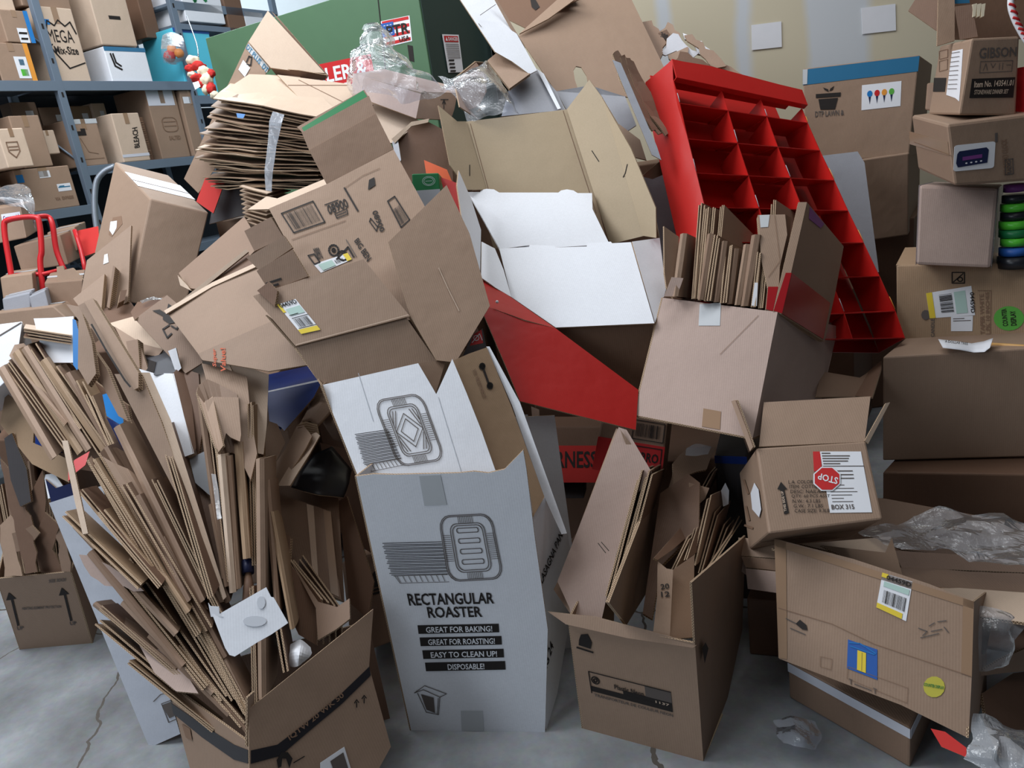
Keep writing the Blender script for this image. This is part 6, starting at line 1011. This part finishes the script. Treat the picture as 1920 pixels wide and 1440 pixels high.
s = B([(398, 1152, 1.80), (413, 1150), (499, 1101, 1.82), (508, 1119), (513, 1120), (540, 1168, 1.79), (508, 1190), (483, 1204), (440, 1231), (430, 1228), (422, 1215)], G, 'white_card', .002, 'card', edge='paper'); B([(392, 1130, 1.81), (396, 1136), (412, 1137), (413, 1150), (420, 1156, 1.80), (397, 1156)], G, 'paper', .002, 'torn_tab', edge='paper', lift=.004)
poly(s, FULL, circ(478, 1165, 22, 14, 10), 'stain', 'water_stain'); poly(s, FULL, circ(490, 1130, 8, 10, 12), 'stain', 'water_stain')
bag('paper_ball', 'crumpled white tissue at the bottom of the black-taped carton', [[(545, 1205, 1.98), (560, 1196, 1.98), (580, 1210, 1.98)], [(542, 1225, 1.93), (562, 1220, 1.9), (580, 1228, 1.94)], [(542, 1250, 1.92), (560, 1248, 1.9), (572, 1240, 1.92)]], 'paper', 10, .02, cat='paper')
# cartons between the fan and the white roaster
K_ = 'folded brown cartons packed between the fan and the white roaster carton'
def brown(label, pts, mat='kraft_brown', th=.012, **k): return fct(label, pts, mat, th, K_, **k)
brown('wide taped brown folded carton left of the white roaster carton, back one', [(497, 900, 2.5), (560, 912), (634, 934, 2.48), (638, 1000), (645, 1128, 2.3), (560, 1100), (500, 1000)], 'kraft_dark')
s = brown('wide taped brown folded carton left of the white roaster carton, front one', [(500, 918, 2.44), (560, 938), (620, 960, 2.42), (628, 1050), (640, 1125, 2.26), (560, 1080), (505, 1000)], 'kraft_dark', jag=.003); tape(s, [(575, 945), (588, 949), (598, 1100), (588, 1096)], 'kraft_light', s.o, name='split_edge'); tape(s, [(606, 955), (620, 960), (636, 1120), (620, 1112)], 'tape', s.o)
brown('narrow upright folded carton with light edge beside the taped pair', [(506, 975, 2.3), (545, 1008), (542, 1055, 2.2), (535, 1140), (520, 1120)], 'kraft_brown'); 
brown('dark standing carton at the front left of the fluted fold', [(540, 1052, 2.18), (596, 1130), (594, 1210, 2.05), (560, 1190), (536, 1140)], 'kraft_brown', .006)
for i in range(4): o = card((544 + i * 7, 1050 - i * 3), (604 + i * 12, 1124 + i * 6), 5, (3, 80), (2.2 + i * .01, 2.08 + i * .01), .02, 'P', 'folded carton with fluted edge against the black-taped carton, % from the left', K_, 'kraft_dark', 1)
brown('folded carton whose fluted end points down at the black-taped carton', [(545, 1052, 2.19), (596, 1128), (632, 1138, 2.06), (655, 1122), (656, 1160), (630, 1180, 2.02), (596, 1200), (592, 1140)], 'kraft_dark', .006)
brown('thin upright brown carton left of the far printed carton', [(634, 940, 2.5), (650, 930), (700, 1090, 2.4), (690, 1160), (655, 1130)], 'kraft_brown'); brown('brown folded carton behind the wide taped pair', [(600, 830, 2.7), (650, 842), (690, 960, 2.6), (700, 1040), (640, 1000)], 'kraft_brown')
b = carton('kraft carton with a black hat print half hidden left of the white roaster carton', [(640, 1055, 2.66), (730, 1030, 2.62), (745, 1200), (660, 1230, 2.5)], (760, 1010, 2.9), 'kraft_dark', ei=1); poly(b.F, FULL, [(688, 1092), (702, 1072), (718, 1066), (730, 1070), (732, 1095), (690, 1104)], 'ink', 'hat_print'); draw(b.F, FULL, [[(676, 1114), (732, 1098)], [(680, 1120), (734, 1104)]], 4)
# curled paper, blue box
b = carton('deep blue carton with white edges lying behind the upright cartons', [(500, 735, 2.66), (604, 713, 2.62), (590, 745), (520, 812, 2.55)], (585, 684, 2.95), 'blue_card', ei=1, bev=.004); 
for P in ([(500, 734), (604, 711), (604, 715), (500, 738)],): mark(b.F, P, 'paper', 'white_edge')
sheetthing('blue_sheet', 'dark blue panel hanging below the blue carton edge', [(500, 736, 2.64), (604, 714, 2.60), (588, 745), (533, 808, 2.52), (526, 800), (505, 792)], 'blue_card')
G = T('corrugated_wrap', 'torn ribbed kraft wrap curling up with one pale side beside the upright cartons', 'packing paper')
B([(497, 932, 2.36), (503, 885), (535, 842), (556, 800), (566, 790, 2.50), (585, 818), (560, 862), (522, 912, 2.36), (512, 928)], G, 'kraft', .004, 'brown_leaf', jag=.003)
B([(522, 912, 2.35), (548, 868), (574, 820), (594, 812, 2.47), (601, 818), (582, 852), (562, 884), (545, 912, 2.33)], G, 'kraft_light', .004, 'pale_leaf', lift=.004)
rb = B([(558, 797, 2.50), (574, 790), (596, 796, 2.5), (600, 814), (574, 818)], G, 'kraft_inner', .004, 'ribbed_fold', lift=.008)
draw(rb, FULL, [[(560 + k * 2, 798 + k * 4), (578, 794 + k * 4.5), (597, 799 + k * 3.4)] for k in range(5)], 1.6, 'ink_faint', 'rib', .012)
o = sheet([[(562, 792, 2.52), (580, 786, 2.53), (598, 796, 2.52)], [(582, 760, 2.58), (600, 752, 2.58), (628, 768, 2.58)], [(578, 738, 2.64), (604, 735, 2.64), (640, 752, 2.62)]], G, 'kraft_dark', .004, 'crushed_part', sub=5, w=.012, smooth=True)
o = sheet([[(569, 736, 2.62), (576, 726, 2.62)], [(578, 765, 2.6), (588, 755, 2.6)]], G, 'kraft_light', .004, 'torn_tip', sub=3, w=.004)
o = sheet([[(600, 760, 2.64), (622, 752, 2.62), (648, 775, 2.6)], [(606, 792, 2.6), (632, 790, 2.56), (656, 812, 2.58)], [(622, 820, 2.6), (645, 826, 2.6), (668, 842, 2.6)]], None, 'kraft_dark', .004, 'crushed_paper', sub=5, w=.015, smooth=True); tag(o, 'brown crushed paper tucked left of the upper white carton', 'paper')
brown('kraft leaf rising left of the curled paper strip', [(505, 790, 2.5), (520, 795), (535, 830, 2.48), (510, 880), (495, 900, 2.4), (495, 820)], 'kraft', .005)
o = sheet([[(590, 850, 2.56), (620, 835, 2.6), (660, 880, 2.58)], [(560, 890, 2.48), (610, 880, 2.5), (655, 905, 2.5)], [(548, 912, 2.42), (600, 925, 2.4), (645, 932, 2.44)]], None, 'black_plastic', .003, 'black_liner', sub=5, w=.008, smooth=True); tag(o, 'black plastic liner bulging beside the white roaster cartons', 'liner')
# leaning brown scraps right of the roaster
fct('narrow kraft board standing in the dark right of the roaster cartons', [(996, 762, 2.5), (1011, 768), (1016, 900, 2.42), (1008, 895)], 'kraft_light', .02); fct('reddish brown board edge in the dark under the red board', [(1050, 1040, 2.5), (1110, 960, 2.6), (1090, 1010), (1045, 1060, 2.46)], 'kraft_brown', .01)
G = T('green_bottle', 'small green glass bottle in the dark gap under the red board', 'bottle'); tube([at(984, 785, 2.56), at(985, 800, 2.56), at(987, 812, 2.55), at(992, 850, 2.52)], [.01, .011, .02, .022], 'body', 'green_card', G, sm=1); tube([at(983, 778, 2.56), at(984, 786, 2.56)], .012, 'cap', 'paper_grey', G, sm=1)
# ================================================================== arrow carton and its bundle at the left edge
o_ = obox('kraft carton with two black up arrows full of crumpled folded cartons, left edge', [(-6, 1085, 2.86), (134, 1072, 2.80), (150, 1015, 3.12), (10, 1020, 3.2)], bot=[(38, 1218, dz(38, 1218)), (174, 1206, dz(174, 1206)), (192, 1150, dz(192, 1150)), (60, 1160, dz(60, 1160))])
F_ = o_['F']
for x, y, w in ((22, 1110, .0), (121, 1101, 0)): poly(F_, FULL, [(x - 5, y), (x + 9, y + 12), (x + 3, y + 13), (x + 15, y + 62), (x + 11, y + 63), (x - 1, y + 14), (x - 10, y + 15)], 'ink', 'arrow'); text(F_, 'UP', [(x + 10, y + 64), (x + 22, y + 63), (x + 23, y + 70), (x + 11, y + 71)], 'ink_grey')
text(F_, 'HEATING ELEMENT PROTECTION', [(42, 1138), (115, 1134), (115, 1139), (42, 1143)], 'ink_grey'); text(F_, 'SIZE 30X20', [(92, 1086), (124, 1083), (124, 1089), (92, 1092)], 'ink_grey')
LB = 'folded cartons crammed in the arrow carton'; random.seed(17)
rows = []
for i in range(11):
    tx = 2 + i * 11.6 + random.uniform(-6, 6); bx_ = 20 + i * 10; ty = random.uniform(825, 950) if i < 8 else random.uniform(890, 985); rows.append(((tx - 18, ty), (bx_, 1076 - i * .6), random.choice((7, 9, 11)), (random.uniform(14, 40), random.uniform(-12, 16)), (2.98, 2.92)))
fan(rows, 'crumpled folded carton in the arrow carton, % from the left', LB, 'UPUP', ('kraft_dark', 'kraft', 'kraft_dark'))
fct('large pale leaf sticking out at the left edge above the arrow carton bundle', [(0, 795, 2.9), (10, 738), (66, 770, 2.85), (62, 830), (128, 862), (130, 905, 2.7), (60, 870)], 'kraft_tan', .006); fct('grey streaked folded carton at the left edge', [(8, 822, 2.84), (22, 812), (50, 880), (58, 940, 2.8), (38, 950), (20, 900)], 'dark_card', .012); sheetthing('printed_sheet', 'white and navy printed panel corner above the arrow carton bundle', [(82, 890, 2.8), (102, 888), (128, 925, 2.74), (90, 935)], 'paper'); sheetthing('navy_sheet', 'navy panel beside the white printed corner', [(85, 898, 2.78), (105, 915), (135, 905, 2.7), (138, 935), (96, 942)], 'navy'); sheetthing('red_scrap', 'small red scrap in the arrow carton bundle', [(8, 1052, 2.86), (18, 1048), (24, 1070, 2.84), (12, 1068)], 'red_print', .003, 'scrap')
for pts, m_, lb in (([(0, 860, 2.84), (18, 880), (62, 985, 2.8), (70, 1072), (48, 1076), (20, 960)], 'kraft_brown', 'long brown'), ([(0, 985, 2.86), (20, 965), (40, 990), (30, 1020, 2.82), (42, 1080), (8, 1082)], 'kraft', 'torn kraft'), ([(60, 1010, 2.83), (84, 960), (112, 985, 2.8), (98, 1030), (120, 1072), (78, 1074)], 'kraft_brown', 'crumpled brown'), ([(22, 1000, 2.81), (60, 985), (74, 1000, 2.79), (50, 1030), (30, 1035)], 'kraft_dark', 'small dark'), ([(96, 930, 2.82), (118, 948), (128, 1040, 2.8), (132, 1072), (116, 1072)], 'kraft_dark', 'narrow right hand')):
    fct(lb + ' leaf crumpled at the front of the arrow carton bundle', pts, m_, .006, jag=.006)
fct('brown curved leaf in the arrow carton bundle', [(45, 950, 2.86), (80, 880), (86, 940, 2.8), (80, 1010), (60, 1000)], 'kraft_brown', .006)
# upper left bundle of long folded cartons
UB = 'long folded cartons sloping down from the left edge'; random.seed(23)
fan([((0, 690), (100, 860), 14, (34, -12), (2.72, 2.5), 'U'), ((14, 682), (124, 838), 12, (30, -14), (2.74, 2.5), 'P'), ((28, 660), (150, 850), 14, (30, -14), (2.72, 2.48), 'U'), ((45, 652), (165, 845), 12, (28, -10), (2.7, 2.46), 'U'), ((62, 650), (190, 850), 10, (26, -6), (2.7, 2.45), 'P'), ((80, 675), (205, 860), 12, (22, -6), (2.66, 2.42), 'U'), ((100, 690), (215, 850), 9, (24, -6), (2.64, 2.4), 'P'), ((125, 700), (225, 870), 9, (20, -6), (2.6, 2.36), 'U'), ((150, 715), (232, 880), 8, (22, -6), (2.56, 2.32), 'P'), ((168, 740), (236, 900), 8, (18, -6), (2.52, 2.3), 'P')],
    'long folded carton sloping down from the left edge, % from the left', UB)
loop('folded carton with a rounded loop top nearest the white box at the left edge', [(18, 668, 2.74), (28, 648, 2.78), (45, 645, 2.8), (62, 665, 2.76), (72, 690, 2.7)], [(120, 800, 2.5), (128, 790, 2.54), (136, 788, 2.56), (144, 796, 2.54), (150, 805, 2.5)], 'kraft', w=.004)
fct('broad dark leaf filling behind the sloping cartons', [(60, 690, 2.86), (130, 680), (240, 760, 2.6), (260, 900, 2.5), (150, 880), (80, 800)], 'kraft_brown', .01)
sheetthing('blue_board', 'bright blue card strip standing at the left beside the pale pointed carton', [(136, 598, 2.56), (142, 600), (147, 620), (148, 690), (144, 694, 2.5), (137, 684)], 'sky_blue', .012)
G = T('blue_carton', 'blue printed carton deep between the sloping cartons and the fan', 'box'); B([(192, 740, 2.5), (210, 735), (230, 768, 2.42), (232, 800), (215, 790), (200, 780)], G, 'sky_blue', name='front_panel'); B([(195, 780, 2.52), (235, 800), (250, 860, 2.4), (205, 840)], G, 'blue_card', name='side_panel'); B([(286, 755, 2.4), (296, 758), (330, 845, 2.26), (335, 862), (318, 858)], G, 'blue_print', name='far_panel'); B([(66, 795, 2.7), (90, 800), (118, 850, 2.6), (66, 832)], G, 'blue_card', name='left_panel')
b = carton('white carton corner cut off by the left edge', [(-40, 612, 2.95), (42, 602, 2.86), (28, 700), (-40, 760, 2.8)], (60, 640, 3.1), 'white_card', ei=1, bev=.004); mark(b.F, [(-20, 640), (40, 604), (41, 606), (-20, 643)], 'ink_grey', 'flap_seam')
sheetthing('white_poster', 'bright white glossy sheet behind the blue card strip', [(63, 597, 2.8), (98, 596), (138, 593, 2.74), (138, 680), (85, 680, 2.72), (74, 640)], 'paper', .004, 'paper')
for i in range(4): o = card((46, 617 + i * 5), (134, 630 + i * 5), 5, (4, -8), (2.74 - i * .005, 2.68 - i * .005), .2, 'P', 'flattened carton in the short stack on the white glossy sheet, % from the top', 'short flat stack on the white glossy sheet', ['kraft_light', 'kraft', 'kraft_brown', 'kraft_brown'][i], 1)
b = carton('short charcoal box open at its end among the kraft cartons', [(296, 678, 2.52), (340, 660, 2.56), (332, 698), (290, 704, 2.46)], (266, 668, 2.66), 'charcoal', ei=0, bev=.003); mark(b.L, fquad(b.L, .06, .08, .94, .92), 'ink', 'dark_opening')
G = T('white_carton', 'white carton panel standing under the charcoal box', 'box'); B([(256, 690, 2.5), (290, 700), (326, 700, 2.46), (345, 780), (364, 850, 2.28), (330, 862), (300, 790), (275, 740)], G, 'white_card', name='side_panel', back='kraft'); B([(324, 700, 2.46), (345, 680, 2.52), (360, 760), (368, 840, 2.3), (362, 850), (345, 780)], G, 'kraft_brown', name='end_panel'); B([(315, 658, 2.5), (330, 652), (340, 690, 2.48), (330, 700), (322, 676)], G, 'white_card', name='torn_flap', jag=.003)
fct('dark brown leaf between white carton and U topped carton', [(340, 690, 2.5), (372, 700), (380, 800, 2.36), (372, 860), (356, 800)], 'kraft_brown', .01); fct('small brown block beside the charcoal box', [(236, 640, 2.6), (258, 636), (262, 690, 2.54), (248, 690)], 'kraft_dark', .03)
fct('flattened carton standing in the gap left of the charcoal box', [(244, 640, 2.62), (262, 645), (300, 760, 2.45), (270, 720)], 'kraft_dark', .01)
# ================================================================== hand truck and cartons behind at the left
G = T('hand_truck', 'red tubular hand truck loaded with cartons in front of the rack', 'hand truck')
tube([at(38, 640, 4.0), at(22, 520, 4.0), at(8, 430, 4.0), at(18, 412, 4.0), at(64, 407, 4.0), at(74, 420, 4.0), at(78, 470, 4.0), at(76, 500, 4.0), at(90, 620, 4.0)], .014, 'front_frame', 'cart_red', G, sm=5)
tube([at(64, 408, 4.02), at(88, 406, 4.1), at(98, 420, 4.1), at(106, 470, 4.1), at(122, 510, 4.1)], .014, 'rear_frame', 'cart_red', G, sm=5); tube([at(30, 516, 4.0), at(82, 514, 4.0), at(122, 504, 4.1)], .012, 'cross_bar', 'cart_red', G, sm=1)
B([(138, 434, 4.4), (184, 424), (188, 470), (160, 480), (150, 475, 4.3)], G, 'doll_red', .01, 'red_tray'); tube([at(140, 432, 4.3), at(152, 470, 4.25), at(160, 510, 4.2)], .012, 'tray_rim', 'cart_red', G, sm=2)
for lab, q, e, m_, ei in (('kraft carton with a purple lettered label at the left edge by the hand truck', [(-20, 392, 4.3), (38, 384, 4.25), (50, 446), (-10, 458)], (60, 376, 4.6), 'kraft', 1), ('wide kraft carton strapped on the hand truck', [(25, 462, 4.2), (112, 440, 4.2), (128, 496), (40, 510)], (150, 424, 4.5), 'kraft_dark', 1), ('kraft carton with raised flaps behind the hand truck', [(88, 436, 4.35), (140, 425, 4.35), (146, 470), (96, 482)], (160, 415, 4.6), 'kraft', 1),
    ('brown carton below the hand truck handle', [(0, 520, 3.9), (60, 512, 3.9), (66, 580), (10, 590)], (80, 500, 4.2), 'kraft', 1), ('open kraft carton with a raised flap right of the hand truck', [(83, 530, 3.7), (155, 524, 3.65), (150, 600), (96, 610)], (160, 505, 4.0), 'kraft_dark', 1), ('grey taped parcel stacked at the left edge', [(4, 560, 3.6), (56, 548, 3.6), (58, 580), (8, 590)], (66, 540, 3.8), 'grey_card', 1), ('small grey taped parcel beside the larger one', [(54, 556, 3.55), (84, 543, 3.55), (92, 575), (62, 590)], (92, 536, 3.75), 'grey_card', 1), ('low kraft carton under the grey taped parcels', [(-20, 588, 3.5), (100, 574, 3.45), (130, 600), (-10, 640)], (140, 560, 3.8), 'kraft', 1)):
    b = carton(lab, q, e, m_, ei=ei)
    if 'purple' in lab: mark(b.F, fquad(b.F, .35, .2, .95, .45), 'paper', 'label'); text(b.F, 'Commercial', fquad(b.F, .4, .26, .9, .38), 'purple', off=.003)
    else: mark(b.T, fquad(b.T, 0, .42, 1, .58), 'tape_mask', 'packing_tape')
B([(108, 500, 3.75), (140, 498), (156, 524, 3.7), (112, 526)], b.r, 'kraft', name='raised_flap') if False else fct('raised triangular flap of a carton right of the hand truck', [(106, 500, 3.72), (118, 498), (120, 506), (137, 502), (156, 524, 3.66), (108, 528)], 'kraft', .006)
bag('plastic_bag', 'clear plastic bag draped over the carton at the left edge by the hand truck', [[(-10, 355, 4.2), (25, 346, 4.25), (55, 352, 4.25)], [(-10, 372, 4.05), (30, 365, 4.05), (62, 372, 4.1)], [(-5, 384, 4.1), (50, 395, 4.0), (68, 430, 4.05)]], 'plastic_milky', 16, .03, 4)
G = T('hose_coil', 'grey curved hose arching beside the rack post behind the tall carton', 'hose'); tube([at(188, 470, 4.5), at(178, 400, 4.5), at(180, 345, 4.5), at(195, 322, 4.5), at(215, 312, 4.5)], .017, 'hose', 'steel', G)
# supports under the left background cartons
for lab, tl, tr, e, z0, m_ in (('tall kraft carton on the floor under the hand truck load', (-60, 640, 3.55), (110, 625, 3.45), (150, 600, 3.9), 0, 'kraft_dark'), ('brown carton on the floor under the sloping cartons at the left', (-10, 830, 3.05), (110, 815, 2.95), (150, 780, 3.4), 0, 'kraft_brown'), ('dark brown carton under the low open tray', (150, 660, 3.05), (300, 650, 3.0), (330, 610, 3.4), 0, 'kraft_brown'), ('kraft carton standing under the tall closed carton', (150, 610, 3.35), (330, 600, 3.3), (360, 570, 3.75), 0, 'kraft_dark')): vcarton(lab, tl, tr, e, z0, m_)
finalize()
